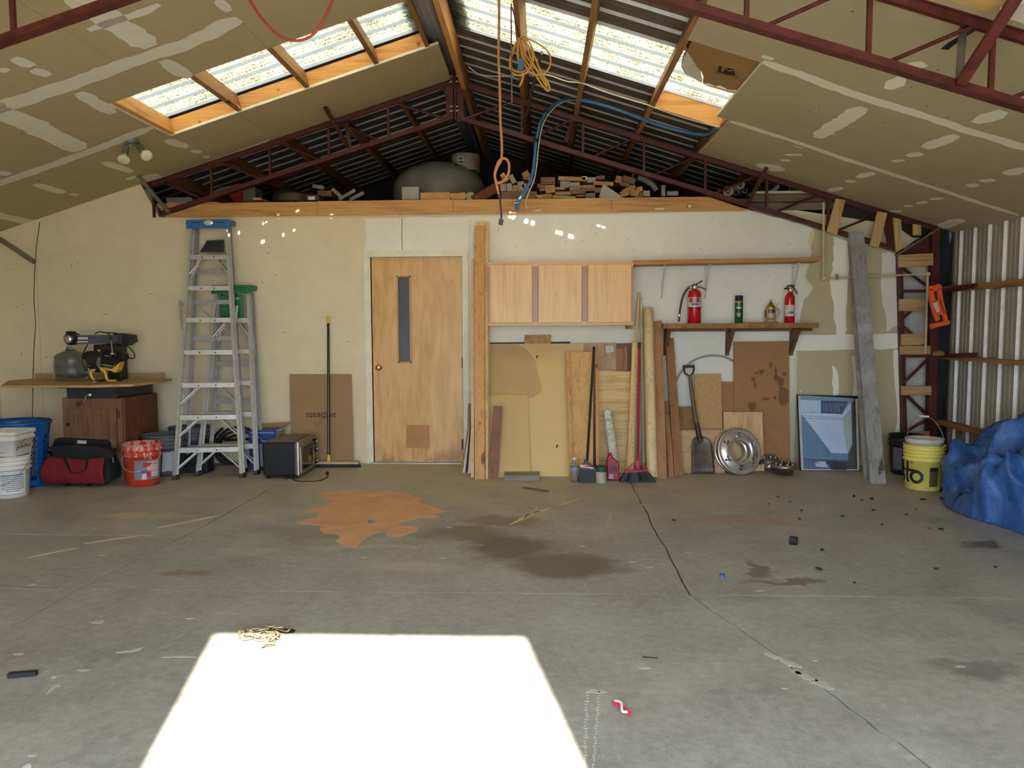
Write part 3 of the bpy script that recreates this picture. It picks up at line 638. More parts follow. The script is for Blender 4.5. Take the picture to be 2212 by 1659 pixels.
# steel arms holding girts on the corner post
for a, b in (((1945, 629), (2108, 616)), ((1945, 769), (2108, 766))):
    A = pb(*a, -.10); B = V((A.x+.34, -1.05, A.z+.005)); A2 = V((4.60, -.12, A.z))
    obj('girt_arm', MB().bar(A, A2, .03, .03).bar(A2, RW(*b, 4.62), .03, .035), M_STEEL, BT)
# ================================================================== door
dr = sempty('door_1', (DX0+.45, 0, 0), 'scuffed birch plywood door with a narrow window')
def mk_door():
    t = NT('worn_birch_veneer'); v = t.coord((6, 6, .9)); f = t.noise(v, 1.5, 6, .6, 1.4); z = t.noise(t.coord((3, 3, 1.2)), 2.2, 5, .7)
    col = t.ramp(f, [(.3, C(192, 142, 78)), (.5, C(212, 162, 96)), (.7, C(224, 178, 116))])
    col = t.mix(t.ramp(z, [(.5, (0,0,0,1)), (.7, (.75,.75,.75,1))]), col, C(222, 182, 132))
    gr = t.noise(t.coord((1.6, 1.6, 1.6), rot=(0, 0, 0)), 2.6, 6, .75)
    sep = t.new('ShaderNodeSeparateXYZ'); t.ln(t.coord(), sep.inputs[0])
    low = t.ramp(t.math('ADD', sep.outputs[2], t.math('MULTIPLY', gr, .5)), [(.28, (.75,.75,.75,1)), (.52, (0,0,0,1))])
    col = t.mix(t.math('MULTIPLY', low, t.ramp(gr, [(.45, (0,0,0,1)), (.6, (1,1,1,1))])), col, C(120, 84, 52))
    t.set(col, t.ramp(z, [(.4, (.38,.38,.38,1)), (.7, (.6,.6,.6,1))])); return t.m
dx0, dx1, dz0, dz1 = P(802, 555, .02).x, P(997, 555, .02).x, .012, 2.04
wx0, wx1, wz0, wz1 = P(860, 600, .02).x, P(884, 600, .02).x, P(872, 781, .02).z, P(872, 599, .02).z
mb = MB()
for a in ((dx0, wx0, dz0, dz1), (wx1, dx1, dz0, dz1), (wx0, wx1, dz0, wz0), (wx0, wx1, wz1, dz1)):
    mb.box(((a[0]+a[1])/2, .037, (a[2]+a[3])/2), (a[1]-a[0], .035, a[3]-a[2]))
dlf = obj('door_leaf', mb, mk_door(), dr)
obj('window_pane', MB().box(((wx0+wx1)/2, .04, (wz0+wz1)/2), (wx1-wx0, .006, wz1-wz0)), plain('dark_glass', C(40, 44, 44), .35, 0, .3, 6), dr)
M_DTRIM = wood('door_bead', C(200, 146, 92), C(150, 100, 56), axis=2)
for a, b in (((wx0-.008, wz0-.014), (wx0-.008, wz1+.014)), ((wx1+.008, wz0-.014), (wx1+.008, wz1+.014)), ((wx0-.014, wz0-.008), (wx1+.014, wz0-.008)), ((wx0-.014, wz1+.008), (wx1+.014, wz1+.008))):
    obj('glazing_bead', MB().bar((a[0], .016, a[1]), (b[0], .016, b[1]), .016, .012, (0, 1, 0)), M_DTRIM, dr)
ax, az = P(877, 918, .02), P(928, 968, .02)
obj('patch_panel', MB().box(((ax.x+az.x)/2, .017, (ax.z+az.z)/2), (az.x-ax.x, .006, ax.z-az.z)), plain('kraft_board_patch', C(186, 130, 84), .7), dr)
kq = P(817, 794, -.02)
kn = obj('door_knob', MB().lathe((kq.x, .018, kq.z), [(0.0, -.055), (.018, -.055), (.026, -.048), (.028, -.036), (.02, -.024), (.011, -.018), (.011, -.006), (.03, -.004), (.032, 0)], 20, M=Matrix.Rotation(-math.pi/2, 3, 'X')), plain('brass', C(206, 170, 96), .25, .95, .08), dr, 'round brass door knob')
M_HINGE = plain('dull_hinge', C(92, 76, 58), .5, .7)
for y in (600, 783, 960):
    q = P(999, y, .0); obj('hinge', MB().tube([(q.x, .012, q.z-.05), (q.x, .012, q.z+.05)], .009, 8), M_HINGE, dr)
trim = sempty('trim_3', (DX0+.45, 0, 0), 'worn cream painted door casing')
tx0, tx1, tz = P(786, 545, -.01).x, P(1011, 545, -.01).x, P(900, 541, -.01).z
for a, b in (((tx0+.03, 0), (tx0+.03, tz-.061)), ((tx1-.03, 0), (tx1-.03, tz-.061)), ((tx0, tz-.03), (tx1, tz-.03))):
    obj('casing', MB().bar((a[0], -.009, a[1]), (b[0], -.009, b[1]), .06 if True else 0, .018, (0, 1, 0)), M_TRIM, trim)
for a, b in (((DX0-.003, 0), (DX0-.003, 2.043)), ((DX1+.0, 0), (DX1+.0, 2.043)), ((DX0-.0155, 2.056), (DX1+.0125, 2.056))):
    obj('jamb', MB().bar((a[0], .035, a[1]), (b[0], .035, b[1]), .025, .068, (0, 1, 0)), M_TRIM, trim)
obj('threshold', MB().box(((DX0+DX1)/2, .03, .005), (DX1-DX0, .12, .016)), plain('aluminium_sill', C(170, 166, 158), .4, .6), trim)
struct('wall_behind_door', MB().box(((DX0+DX1)/2, .12, 1.1), (1.3, .04, 2.3)), M_DARK, None, 'dark space behind the door')
# ================================================================== objects on the left
def leaner(name, label, cat, q, Yt, Yb=None, th=.02, mat=None, group=None, parent=None, bevel=0):
    """board leaning on the wall; q = top-left, top-right, bottom-right, bottom-left in photo pixels"""
    tl, tr = P(*q[0], Yt), P(*q[1], Yt)
    if Yb is None:
        br, bl = FL(*q[2]), FL(*q[3]); y = (br.y+bl.y)/2; br, bl = P(*q[2], y), P(*q[3], y)
    else: br, bl = P(*q[2], Yb), P(*q[3], Yb)
    br.z = bl.z = 0
    return obj(name, MB().slab([tl, tr, br, bl], (0, th, 0)), mat, parent, label, cat, group, bevel=bevel)
def bail(c, r, z, drop, ang=0, sw=1, n=14):       # wire bail hanging from two ears
    out = []
    for i in range(n+1):
        a = math.pi*i/n; x = r*math.cos(a); d = math.sin(a)
        q = V((x, -r*.98*d*sw, -drop*d)); out.append(Matrix.Rotation(ang, 3, 'Z') @ q + V((c[0], c[1], z)))
    return out
def pail(name, label, c, rb, rt, h, mat, ribs, inner=None, group=None, wire=True, drop=.14, ang=0, lid=None):
    t = thing(name, label, 'bucket', c, group); c = V(c)
    pr = [(0, .004), (rb-.012, 0), (rb, .008)]
    for (z, e) in ribs:
        r = rb+(rt-rb)*z/h
        pr += [(r, z-.008), (r+e, z-.006), (r+e, z+.004), (r, z+.006)]
    pr += [(rt, h-.012), (rt+.006, h-.01), (rt+.006, h), (rt-.004, h), (rb-.004, .012), (0, .012)]
    obj('body', MB().lathe(c, pr, 36), mat, t)
    if wire: obj('wire_handle', MB().tube(bail(c, rt+.008, c.z+h*.83, drop, ang), .0025, 6), plain('pail_wire', C(150, 146, 138), .4, .8), t)
    return t
def wrap(mb_vs, c, rfun, ang0, z0):                 # flat lettering wrapped on a round body facing the camera
    out = []
    for (x, y) in mb_vs:
        z = z0+y; r = rfun(z); a = ang0+x/r
        out.append(V((c[0]+r*math.cos(a), c[1]+r*math.sin(a), c[2]+z)))
    return out
def facing(c): d = CAM-V(c); return math.atan2(d.y, d.x)
def patch(mb, c, rf, a0, z0, w, h, nx=8, mi=0, off=.0012, wav=0, rnd=None):    # label rectangle on a round body
    vs = [(w*(i/nx-.5), h*(j-.5)) for j in (0, 1) for i in range(nx+1)]
    if wav: vs = [(x+rnd.uniform(-wav, wav), y+rnd.uniform(-wav, wav)) for x, y in vs]
    mb.add(wrap(vs, c, lambda z: rf(z)+off, a0, z0), [(i, i+1, i+nx+2, i+nx+1) for i in range(nx)], mi)
def lettering(mb, s, c, rf, a0, z0, size, fx=1, mi=0, off=.002, bold=0):
    vs, fs = text(s, size, fx, bold); mb.add(wrap(vs, c, lambda z: rf(z)+off, a0, z0), fs, mi)
M_WPAIL = plain('white_pail_plastic', C(226, 220, 208), .45, 0, .1, 8)
M_GREYLAB = plain('printed_grey_label', C(178, 176, 176), .6); M_INK = plain('black_ink', C(26, 25, 26), .5); M_BLUEINK = plain('dark_blue_ink', C(34, 46, 74), .5)
b = FL(-2, 1080); c = V((b.x, b.y+.14, 0))
t = pail('white_bucket', 'round white plastic bucket with a printed label, at the left edge of the photo', c, .128, .15, .34, M_WPAIL, [(.235, .01), (.275, .012), (.31, .008)], drop=.17)
rf = lambda z: .128+.022*z/.34
lb = MB(); a0 = facing(c); patch(lb, c, rf, a0+.12, .13, .2, .19)
obj('paper_label', lb, plain('white_label', C(220, 218, 216), .6), t)
lb = MB()
for z in (.036, .224): patch(lb, c, rf, a0+.12, z, .2, .003, off=.002)
for k in (-1, 1): patch(lb, c, rf, a0+.12+k*.1/.135, .13, .003, .19, 1, off=.002)
for k in range(9): patch(lb, c, rf, a0+.12, .19-k*.016, .165 if k != 8 else .1, .006 if k else .01, off=.002)
obj('label_print', lb, plain('blue_grey_print', C(112, 116, 128), .6), t)
t = thing('white_bucket', 'square-sided white pail stacked on the round white bucket', 'bucket', c+V((0, 0, .342)))
def rring(cx, cy, z, w, r, n=6):
    out = []
    for (sx, sy, a0_) in ((1, 1, 0), (-1, 1, .5), (-1, -1, 1), (1, -1, 1.5)):
        for i in range(n+1):
            a = math.pi*(a0_+.5*i/n); out.append(V((cx+sx*(w-r)+r*math.cos(a), cy+sy*(w-r)+r*math.sin(a), z)))
    return out
def loft(mb, rings, mi=0, cap0=True, cap1=False, smooth=True):
    n = len(rings[0]); o = len(mb.v)
    mb.add([p for r in rings for p in r], [(i*n+j, i*n+(j+1) % n, (i+1)*n+(j+1) % n, (i+1)*n+j) for i in range(len(rings)-1) for j in range(n)], mi, smooth)
    if cap0: mb.add(rings[0], [list(range(n))[::-1]], mi)
    if cap1: mb.add(rings[-1], [list(range(n))], mi)
    return mb
z0 = .342
obj('body', loft(MB(), [rring(c.x, c.y, z0+z, w_, .035) for z, w_ in ((0, .118), (.005, .122), (.125, .132), (.126, .145), (.15, .145), (.152, .137), (.17, .138), (.171, .148), (.185, .15), (.2, .148), (.2, .14), (.06, .125), (.012, .115))], cap1=True), M_WPAIL, t)
obj('wire_handle', MB().tube(bail(c, .145, z0+.13, .1), .0025, 6), plain('pail_wire', C(150, 146, 138), .4, .8), t)
lb = MB()
for k in range(3): lb.tube(curve([V((c.x+.135+.001, c.y-.1+.05*k, z0+.05+.02*k)), V((c.x+.134, c.y-.08+.05*k, z0+.075)), V((c.x+.134, c.y-.06+.05*k, z0+.06)), V((c.x+.134, c.y-.02+.04*k, z0+.08))], 4), .0022, 5)
obj('pen_scribble', lb, M_INK, t)
# --- blue laundry basket with slotted sides
b = FL(46, 1058); c = V((b.x-.14, b.y+.17, 0))
t = thing('laundry_basket', 'tall blue plastic laundry basket with slotted sides', 'basket', c)
M_BLUEPL = plain('blue_basket_plastic', C(22, 92, 168), .4, 0, .08, 6)
h, rb, rt = .56, .205, .262; mb = MB()
AN = []; ZN = []
for pnl in range(6):
    a_ = pnl*60-18; AN += [(a_, 0), (a_+9, 0)]
    for k in range(6): AN += [(a_+18+k*7, 1), (a_+18+k*7+4.7, 0)]
ZN = [(0, 0), (.03, 0)]
for k in range(8): ZN += [(.062+k*.05, 1), (.062+k*.05+.036, 0)]
ZN += [(.475, 2), (.5, 0), (.53, 0), (h, 0)]
def brad(z): return rb+(rt-rb)*(z/h)
NA = len(AN)
mb.v = [V((c.x+1.02*brad(z)*math.cos(math.radians(a_)), c.y+.92*brad(z)*math.sin(math.radians(a_)), z)) for z, _ in ZN for a_, _ in AN]
for j in range(len(ZN)-1):
    for i in range(NA):
        if ZN[j][1] == 1 and AN[i][1] == 1: continue
        if ZN[j][1] == 2 and ((AN[i][0]+360-75) % 180) < 30: continue
        mb.f.append([j*NA+i, j*NA+(i+1) % NA, (j+1)*NA+(i+1) % NA, (j+1)*NA+i]); mb.m.append(0); mb.sm.append(True)
obj('slotted_wall', mb, M_BLUEPL, t, solid=.004)
obj('rim', MB().lathe(c+V((0, 0, h-.01)), [(rt-.004, 0), (rt+.012, -.008), (rt+.016, .008), (rt+.004, .018), (rt-.006, .012)], 48, sx=1.02, sy=.92), M_BLUEPL, t)
obj('base', MB().lathe(c, [(0, .006), (rb, .006), (rb+.002, .02)], 48, sx=1.02, sy=.92), M_BLUEPL, t)
# --- wooden stand with a radial arm saw on it
A = P(266, 860, -.86); zt = A.z; x0, x1 = P(132, 857, -.86).x, A.x; yb_ = -.27
M_CAB = wood('scratched_brown_cabinet', C(128, 88, 58), C(88, 58, 38), axis=2, streak=C(150, 112, 78))
M_CABS = wood('worn_red_brown_side', C(116, 66, 40), C(74, 42, 26), axis=2, streak=C(140, 100, 64))
t = thing('wooden_cabinet', 'worn brown plywood cabinet standing under the radial arm saw', 'cabinet', ((x0+x1)/2, (A.y+yb_)/2, 0))
cx = (x0+x1)/2; wd = x1-x0
obj('body', MB().box((cx-.01, (A.y+yb_)/2, zt/2), (wd-.02, yb_-A.y-.02, zt)), M_CAB, t)
obj('side_panel', MB().box((x1, (A.y+yb_)/2, zt/2+.005), (.02, yb_-A.y, zt-.01)), M_CABS, t)
d0, d1 = P(137, 882, A.y), P(252, 882, A.y)
dd = obj('door', MB().box(((d0.x+d1.x)/2, A.y-.004, d0.z/2+.03), (d1.x-d0.x, .02, d0.z-.06)), M_CAB, t)
kq = P(146, 917, A.y-.014); obj('finger_hole', MB().tube([kq, kq+V((0, .004, 0))], .016, 14, smooth=False), M_DARK, dd)
kq = P(256, 895, A.y-.012); obj('hinge', MB().tube([kq+V((0, 0, -.035)), kq+V((0, 0, .035))], .008, 8), M_HINGE, dd)
M_SAWB = plain('dark_grey_saw_enamel', C(50, 54, 60), .35, .3, .15, 12); M_SAWK = plain('black_saw_casting', C(36, 35, 34), .45, .2, .2, 12); M_ALU = plain('brushed_aluminium', C(186, 184, 178), .35, .8, .12, 20)
t = thing('radial_arm_saw', 'black radial arm saw with a plywood table on the brown cabinet', 'saw', (cx, -.55, zt))
b0 = P(140, 845, -.9).x; b1 = P(250, 845, -.9).x
obj('base', MB().box(((b0+b1)/2+.01, -.58, zt+.055), (b1-b0, .62, .11)), M_SAWB, t)
zt2 = zt+.112
TP = [FL(-10, 834, zt2+.02), FL(190, 833, zt2+.02), FL(287, 830, zt2+.02), FL(340, 824, zt2+.02), P(372, 819, -.22), P(330, 819, -.2), P(70, 819, -.2), P(20, 824, -.45)]
TP = [V((p.x, max(-1.1, min(p.y, -.15)), zt2+.02)) for p in TP]
M_PLYT = wood('plywood_table', C(186, 150, 102), C(140, 106, 64), axis=0)
obj('table_board', MB().slab(TP, (0, 0, -.02)), M_PLYT, t)
f0, f1 = P(76, 815, -.17), P(352, 815, -.17); obj('fence_board', MB().box(((f0.x+f1.x)/2, -.16, zt2+.045), (f1.x-f0.x, .02, .05)), M_PLYT, t)
zz = zt2+.021
col0, col1 = P(240, 770, -.32), P(271, 770, -.32); zarm = P(200, 733, -.45).z
obj('column', MB().rbox(((col0.x+col1.x)/2, -.34, (zz+zarm+.02)/2), (col1.x-col0.x, .12, zarm+.02-zz), .012), M_SAWK, t)
aL, aR = P(152, 734, -.62), P(272, 730, -.34); aL.z = aR.z = zarm
arm = obj('arm', MB().bar(aL, aR, .085, .082), M_SAWK, t)
obj('arm_rail', MB().bar(aL+V((.02, -.048, .012)), aR+V((-.03, -.048, .012)), .006, .02), M_ALU, arm)
sc_ = MB()
for k in range(20): q = (aL+V((.08, -.053, .012))).lerp(aR+V((-.08, -.053, .012)), k/19); sc_.box(q, (.004, .003, .014))
obj('arm_scale', sc_, M_SAWK, arm)
obj('arm_rail', MB().bar(aL+V((.02, -.048, -.02)), aR+V((-.03, -.048, -.02)), .006, .008), M_ALU, arm)
ec = P(150, 732, -.66); R90 = Matrix.Rotation(math.pi/2, 3, 'X')
obj('end_cap', MB().lathe(ec, [(0, .022), (.03, .02), (.055, .0), (.058, -.03), (.058, -.09)], 24, M=R90), M_SAWK, t)
obj('dial', MB().lathe(ec+V((-.004, -.024, -.002)), [(0, .004), (.034, .004), (.038, -.004)], 20, M=R90), M_ALU, t)
q = P(153, 718, -.62); obj('top_knob', MB().rbox(q, (.075, .05, .022), .009).bar(q+V((-.025, 0, -.03)), q+V((-.025, 0, 0)), .008, .008).bar(q+V((.025, 0, -.03)), q+V((.025, 0, 0)), .008, .008), M_SAWK, t)
q = P(273, 731, -.36); obj('rear_housing', MB().slab([P(245, 720, -.4), P(265, 720, -.4), P(281, 724, -.4), P(284, 738, -.4), P(270, 747, -.4), P(245, 748, -.4)], (0, .12, 0)), M_SAWK, t)
obj('carriage', MB().rbox(P(232, 752, -.45), (.2, .13, .07), .015), M_SAWK, t)
obj('yoke_arm', MB().rbox(P(232, 770, -.5), (.17, .03, .12), .012), M_SAWK, t); obj('yoke_arm', MB().rbox(P(232, 770, -.38), (.17, .03, .12), .012), M_SAWK, t)
mo = obj('motor', MB().tube([P(228, 784, -.6), P(228, 784, -.3)], .075, 20), M_SAWK, t)
mo2 = obj('motor_end', MB().tube([P(262, 770, -.58), P(268, 770, -.54)], [.045, .05], 18), M_SAWK, t)
obj('blade_guard', MB().slab([P(x, y, -.62) for x, y in ((184,775),(196,762),(212,757),(222,760),(224,790),(205,800),(190,795))], (0, .07, 0)), M_SAWK, t)
obj('dust_spout', MB().tube(curve([P(208, 764, -.6), P(190, 764, -.6), P(180, 773, -.6)], 5), .024, 12), M_SAWK, t)
obj('handle', MB().tube(curve([P(200, 790, -.64), P(186, 792, -.66), P(186, 802, -.66)], 5), .014, 10), M_SAWK, t)
obj('yellow_knob', MB().lathe(P(214, 757, -.63), [(0, .012), (.009, .01), (.011, 0), (.009, -.01)], 12, M=R90), plain('yellow_plastic', C(214, 176, 60), .4), t)
q = P(243, 764, -.66); obj('lock_lever', MB().tube([q, P(240, 735, -.6)], .006, 8).lathe(q, [(0, -.012), (.02, -.008), (.02, .008), (0, .012)], 14), M_ALU, t)
wire = plain('black_cable', C(20, 20, 20), .5)
for cc in ([(205,722),(212,717),(225,718),(235,722),(241,735),(238,760)], [(228,719),(240,719),(255,721),(258,733),(250,748),(242,762)], [(270,745),(281,752),(290,764),(290,773),(282,774),(272,768)], [(190,743),(181,760),(179,775),(180,790),(187,797)]):
    obj('power_cable', MB().tube(curve([P(x, y, -.56) for x, y in cc], 6), .0055, 7), wire, t)
cq = P(188, 855, -.95)
obj('crank', MB().tube([P(194, 853, -.9), P(194, 853, -.95)], .012, 10).bar(P(194, 853, -.95), P(186, 855, -.95), .014, .008, (0, 1, 0)).tube(curve([P(186, 855, -.95), P(181, 868, -.96), P(171, 872, -.97)], 4), .006, 8).lathe(P(169, 873, -.97), [(0, -.03), (.012, -.025), (.012, .015), (0, .02)], 12, M=R90), plain('crank_steel', C(110, 112, 116), .35, .8), t)
obj('side_rod', MB().tube([P(124, 835, -.85), P(140, 835, -.85)], .016, 12), M_SAWK, t)
# --- water jug
b = FL(137, 822, zz); c = V((b.x, b.y+.13, zz))
def mk_glass(name, c_, rough=.03, tr=.85):
    t_ = NT(name); t_.set(c_, rough, 0, **{'IOR': 1.2, 'Transmission Weight': tr, 'Specular IOR Level': .6}); return t_.m
M_JUG = mk_glass('blue_grey_jug_plastic', (.56, .72, .86, 1), .03, .93)
t = thing('water_jug', 'translucent blue five gallon water jug on the saw table', 'jug', c)
obj('body', MB().lathe(c, [(0, .004), (.12, .002), (.142, .015), (.15, .04), (.147, .06), (.15, .075), (.15, .12), (.146, .128), (.15, .136), (.15, .2), (.143, .225), (.11, .25), (.06, .27), (.036, .285), (.032, .31), (.032, .342)], 36), M_JUG, t)
obj('cap', MB().lathe(c+V((0, 0, .338)), [(.033, -.006), (.034, .012), (.03, .016), (0, .016)], 20), plain('white_cap', C(222, 222, 222), .5), t)
# --- yellow work light lying on the table
YEL = plain('yellow_enamel', C(222, 180, 52), .4, 0, .08)
q = FL(228, 826, zz); t = thing('work_light', 'yellow halogen work light with tubular handle on the saw table', 'work light', (q.x, q.y, zz))
obj('stand_tube', MB().tube(curve([P(206, 822, q.y+.02), P(199, 816, q.y), P(196, 804, q.y), P(203, 800, q.y), P(212, 801, q.y), P(220, 800, q.y), P(226, 803, q.y), P(230, 815, q.y), P(233, 821, q.y), P(240, 822, q.y), P(252, 822, q.y)], 6), .0115, 10), YEL, t)
obj('grip', MB().tube([P(206, 801, q.y), P(219, 801, q.y)], .0135, 10), M_SAWK, t)
Ml = Matrix.Rotation(-.5, 3, 'Y') @ Matrix.Rotation(.9, 3, 'X')
hh = obj('lamp_housing', MB().slab([P(x, y, q.y+.06) for x, y in ((214,793),(242,797),(259,782),(254,800),(248,805),(240,801),(216,798))], (0, .08, 0)), YEL, t)
obj('lamp_bezel', MB().slab([P(216, 788, q.y+.03), P(243, 793, q.y+.03), P(258, 778, q.y+.1), P(224, 774, q.y+.1)], (0, .012, .018)), M_SAWK, t)
gr_ = MB()
for k in range(6): gr_.bar(P(219+k*5, 788+k*.9, q.y+.028), P(226+k*5.6, 776+k*.6, q.y+.092), .004, .004)
obj('lamp_grille', gr_, M_ALU, t)
obj('lamp_glass', MB().slab([P(219, 788, q.y+.029), P(242, 792, q.y+.029), P(254, 779, q.y+.095), P(225, 776, q.y+.095)], (0, .004, .002)), plain('lamp_glass', C(190, 178, 150), .15), t)
obj('clamp_jaw', MB().bar(P(206, 822, q.y-.01), P(222, 822, q.y-.02), .02, .012).bar(P(222, 820, q.y), P(262, 822, q.y), .016, .014), M_SAWK, t)
obj('plug', MB().rbox(P(205, 825, q.y-.05), (.035, .03, .014), .005), plain('clear_plug', C(170, 160, 140), .3), t)
# --- tool bag
p0, p1 = FL(103, 1046), FL(248, 1046); y0 = -1.15
t = thing('tool_bag', 'open red and black wheeled tool bag in front of the cabinet', 'bag', ((p0.x+p1.x)/2, y0+.15, 0))
RED = plain('red_bag_fabric', C(122, 24, 34), .85, 0, .2, 10, .2); BLK = plain('black_bag_fabric', C(26, 26, 28), .85, 0, .25, 10, .2)
cxb = (p0.x+p1.x)/2+.01; W2 = (p1.x-p0.x)/2
def bagring(z, w, d, r, dx=0, dy=0): return [V((cxb+p.x+dx, y0+.125+dy+p.y*.78, z)) for p in [V((q_.x*w/.1, q_.y*d/.1, 0)) for q_ in rring(0, 0, 0, .1, r)]]
rings = [bagring(.03, W2*.86, .12, .03), bagring(.05, W2*.97, .15, .04), bagring(.13, W2, .165, .05), bagring(.2, W2*.93, .15, .05), bagring(.26, W2*.88, .13, .04), bagring(.30, W2*.9, .12, .03)]
bd = obj('body', loft(MB(), rings), BLK, t)
fr_ = [(-.98,.06),(-.86,.035),(.7,.03),(.82,.06),(.86,.14),(.9,.24),(.6,.235),(.45,.225),(-.25,.235),(-.5,.26),(-.62,.25),(-.9,.16)]
mb = MB(); NX, NZf = 26, 10
def frontp(u, v):
    x = -.98+1.86*u; zt_ = .255-.02*math.sin(math.pi*max(0, (u-.25)/.75)); z = .032+(zt_-.032)*v
    x *= (1-.26*max(0, v-.45)*(1 if u < .5 else .15)); y = y0-.012-.03*math.sin(math.pi*v)-.012*math.sin(math.pi*u)+.05*max(0, v-.5)
    return V((cxb+.01+x*W2, y, z))
mb.add([frontp(i/NX, j/NZf) for j in range(NZf+1) for i in range(NX+1)], [(j*(NX+1)+i, j*(NX+1)+i+1, (j+1)*(NX+1)+i+1, (j+1)*(NX+1)+i) for j in range(NZf) for i in range(NX)], 0, True)
obj('front_pocket', mb, RED, t, solid=.02)
obj('top_flap', MB().slab([P(x, y, y0+.02) for x, y in ((104,966),(130,963),(200,964),(238,972),(246,986),(236,994),(200,998),(175,996),(150,988),(115,980))], (0, .05, 0)), BLK, t)
obj('rear_wall', MB().slab([P(x, y, y0+.24) for x, y in ((113,962),(118,949),(126,946),(228,951),(236,958),(238,985),(112,980))], (0, .03, 0)), BLK, t)
obj('paper_tag', MB().slab([P(x, y, y0+.235) for x, y in ((168,951),(187,952),(186,959),(166,958))], (0, .003, 0)), plain('white_tag', C(206, 208, 208), .7), t)
hd = [P(x, y, y0-.06) for x, y in ((137,988),(144,1002),(150,1015),(158,1021),(170,1021),(182,1016),(186,1008),(187,990))]
mb = MB(); cc = curve(hd, 5)
for a, b_ in zip(cc, cc[1:]): mb.bar(a, b_, .012, .016, (0, 1, 0))
obj('carry_strap', mb, BLK, t)
q = P(244, 988, y0+.01); obj('zip_pull', MB().bar(q, q+V((0, 0, -.045)), .008, .003, (0, 1, 0)), M_ALU, t)
for x in (139, 188): q = FL(x, 1052); obj('wheel', MB().lathe((q.x, y0+.04, .024), [(0, -.02), (.022, -.02), (.024, -.016), (.024, .016), (.022, .02), (0, .02)], 16, M=R90), BLK, t)
for x in (139, 188): q = FL(x, 1052); obj('wheel', MB().lathe((q.x, y0+.24, .024), [(0, -.02), (.022, -.02), (.024, -.016), (.024, .016), (.022, .02), (0, .02)], 16, M=R90), BLK, t)
# --- orange bucket
b = FL(294, 1052); c = V((b.x, b.y+.125, 0)); 
tt = NT('splashed_orange_plastic'); f1_ = tt.noise(tt.coord((9, 9, 3)), 3.5, 6, .75); ss = tt.new('ShaderNodeSeparateXYZ'); tt.ln(tt.coord(), ss.inputs[0])
hi = tt.math('ADD', f1_, tt.math('MULTIPLY', tt.math('SUBTRACT', ss.outputs[2], .2), .55))
tt.set(tt.mix(tt.ramp(hi, [(.56, (0,0,0,1)), (.64, (.85,.85,.85,1))]), C(206, 62, 34), C(214, 190, 178)), .5); M_ORB = tt.m
t = pail('orange_bucket', 'orange paint-splashed bucket with a grey cartoonless label beside the grey bins', c, .128, .155, .365, M_ORB, [(.265, .009), (.312, .012)], drop=.0, wire=False)
t['label'] = 'orange paint-splashed bucket with a printed grey label, in front of the grey bins'
rf = lambda z: .128+.027*z/.365
obj('wire_handle', MB().tube(bail(c, .165, .27, .135, 0), .003, 6), plain('pail_wire_pale', C(206, 196, 186), .5, .5), t)
a0 = facing(c)-.0
lb = MB(); patch(lb, c, rf, a0+.42, .145, .26, .17, 12); obj('grey_label', lb, plain('bucket_label_grey', C(126, 124, 122), .6), t)
lb = MB(); patch(lb, c, rf, a0+.62, .15, .11, .135, 8, 0, .002); obj('white_panel', lb, plain('bucket_label_white', C(224, 200, 196), .6), t)
lb = MB(); RI = plain('bucket_red_ink', C(178, 40, 36), .6)
lettering(lb, 'HANDY', c, rf, a0+.64, .195, .036, 1.0, 0, .003); lettering(lb, 'ALL PURPOSE', c, rf, a0+.62, .165, .017, 1, 0, .003); lettering(lb, 'BUCKET', c, rf, a0+.62, .135, .032, 1.0, 0, .003)
obj('lettering', lb, RI, t)
lb = MB(); lettering(lb, '5 GALLON', c, rf, a0+.62, .1, .013, 1.2, 0, .003); obj('lettering', lb, M_INK, t)
lb = MB(); patch(lb, c, rf, a0+.22, .19, .06, .035, 5, 0, .002); patch(lb, c, rf, a0+.28, .105, .055, .055, 5, 0, .002); obj('label_picture', lb, RI, t, 'red shapes printed on the label')
lb = MB(); patch(lb, c, rf, a0+.02, .12, .035, .05, 4, 0, .002); obj('label_picture', lb, plain('label_blue', C(48, 92, 158), .6), t)
lb = MB(); patch(lb, c, rf, a0+.06, .09, .035, .05, 4, 0, .0025); obj('label_picture', lb, plain('bucket_label_white', C(224, 200, 196), .6), t)
# --- grey bins behind
M_GBIN = plain('grey_bin_plastic', C(98, 102, 106), .5, 0, .12, 7)
b = FL(336, 1032); c = V((b.x-.0, -.56, 0))
t = pail('grey_bin', 'grey plastic bin with a torn white label behind the orange bucket', c, .155, .20, .375, M_GBIN, [(.265, .008), (.30, .008), (.335, .01)], wire=False)
rf = lambda z: .155+.045*z/.375
lb = MB(); patch(lb, c, rf, facing(c)+.28, .14, .15, .18, 10, 0, .0015, .008, random.Random(4)); obj('torn_label', lb, plain('torn_white_label', C(186, 184, 184), .7), t)
c2 = V((P(396, 990, -.3).x+.03, -.215, 0))
pail('grey_bin', 'second grey bin, partly hidden behind the tall ladder', c2, .15, .19, .40, M_GBIN, [(.29, .008), (.325, .008), (.36, .01)], wire=False)
c3 = P(127, 935, -.5); 
t = obj('blue_bottle', MB().lathe((c3.x, -.18, 0), [(0, 0), (.05, 0), (.052, .03), (.05, .33), (.045, .36), (.02, .39), (.02, .41), (0, .41)], 16), plain('dark_blue_bottle', C(40, 62, 92), .3), None, 'dark blue bottle peeking out between the basket and the cabinet', 'bottle')
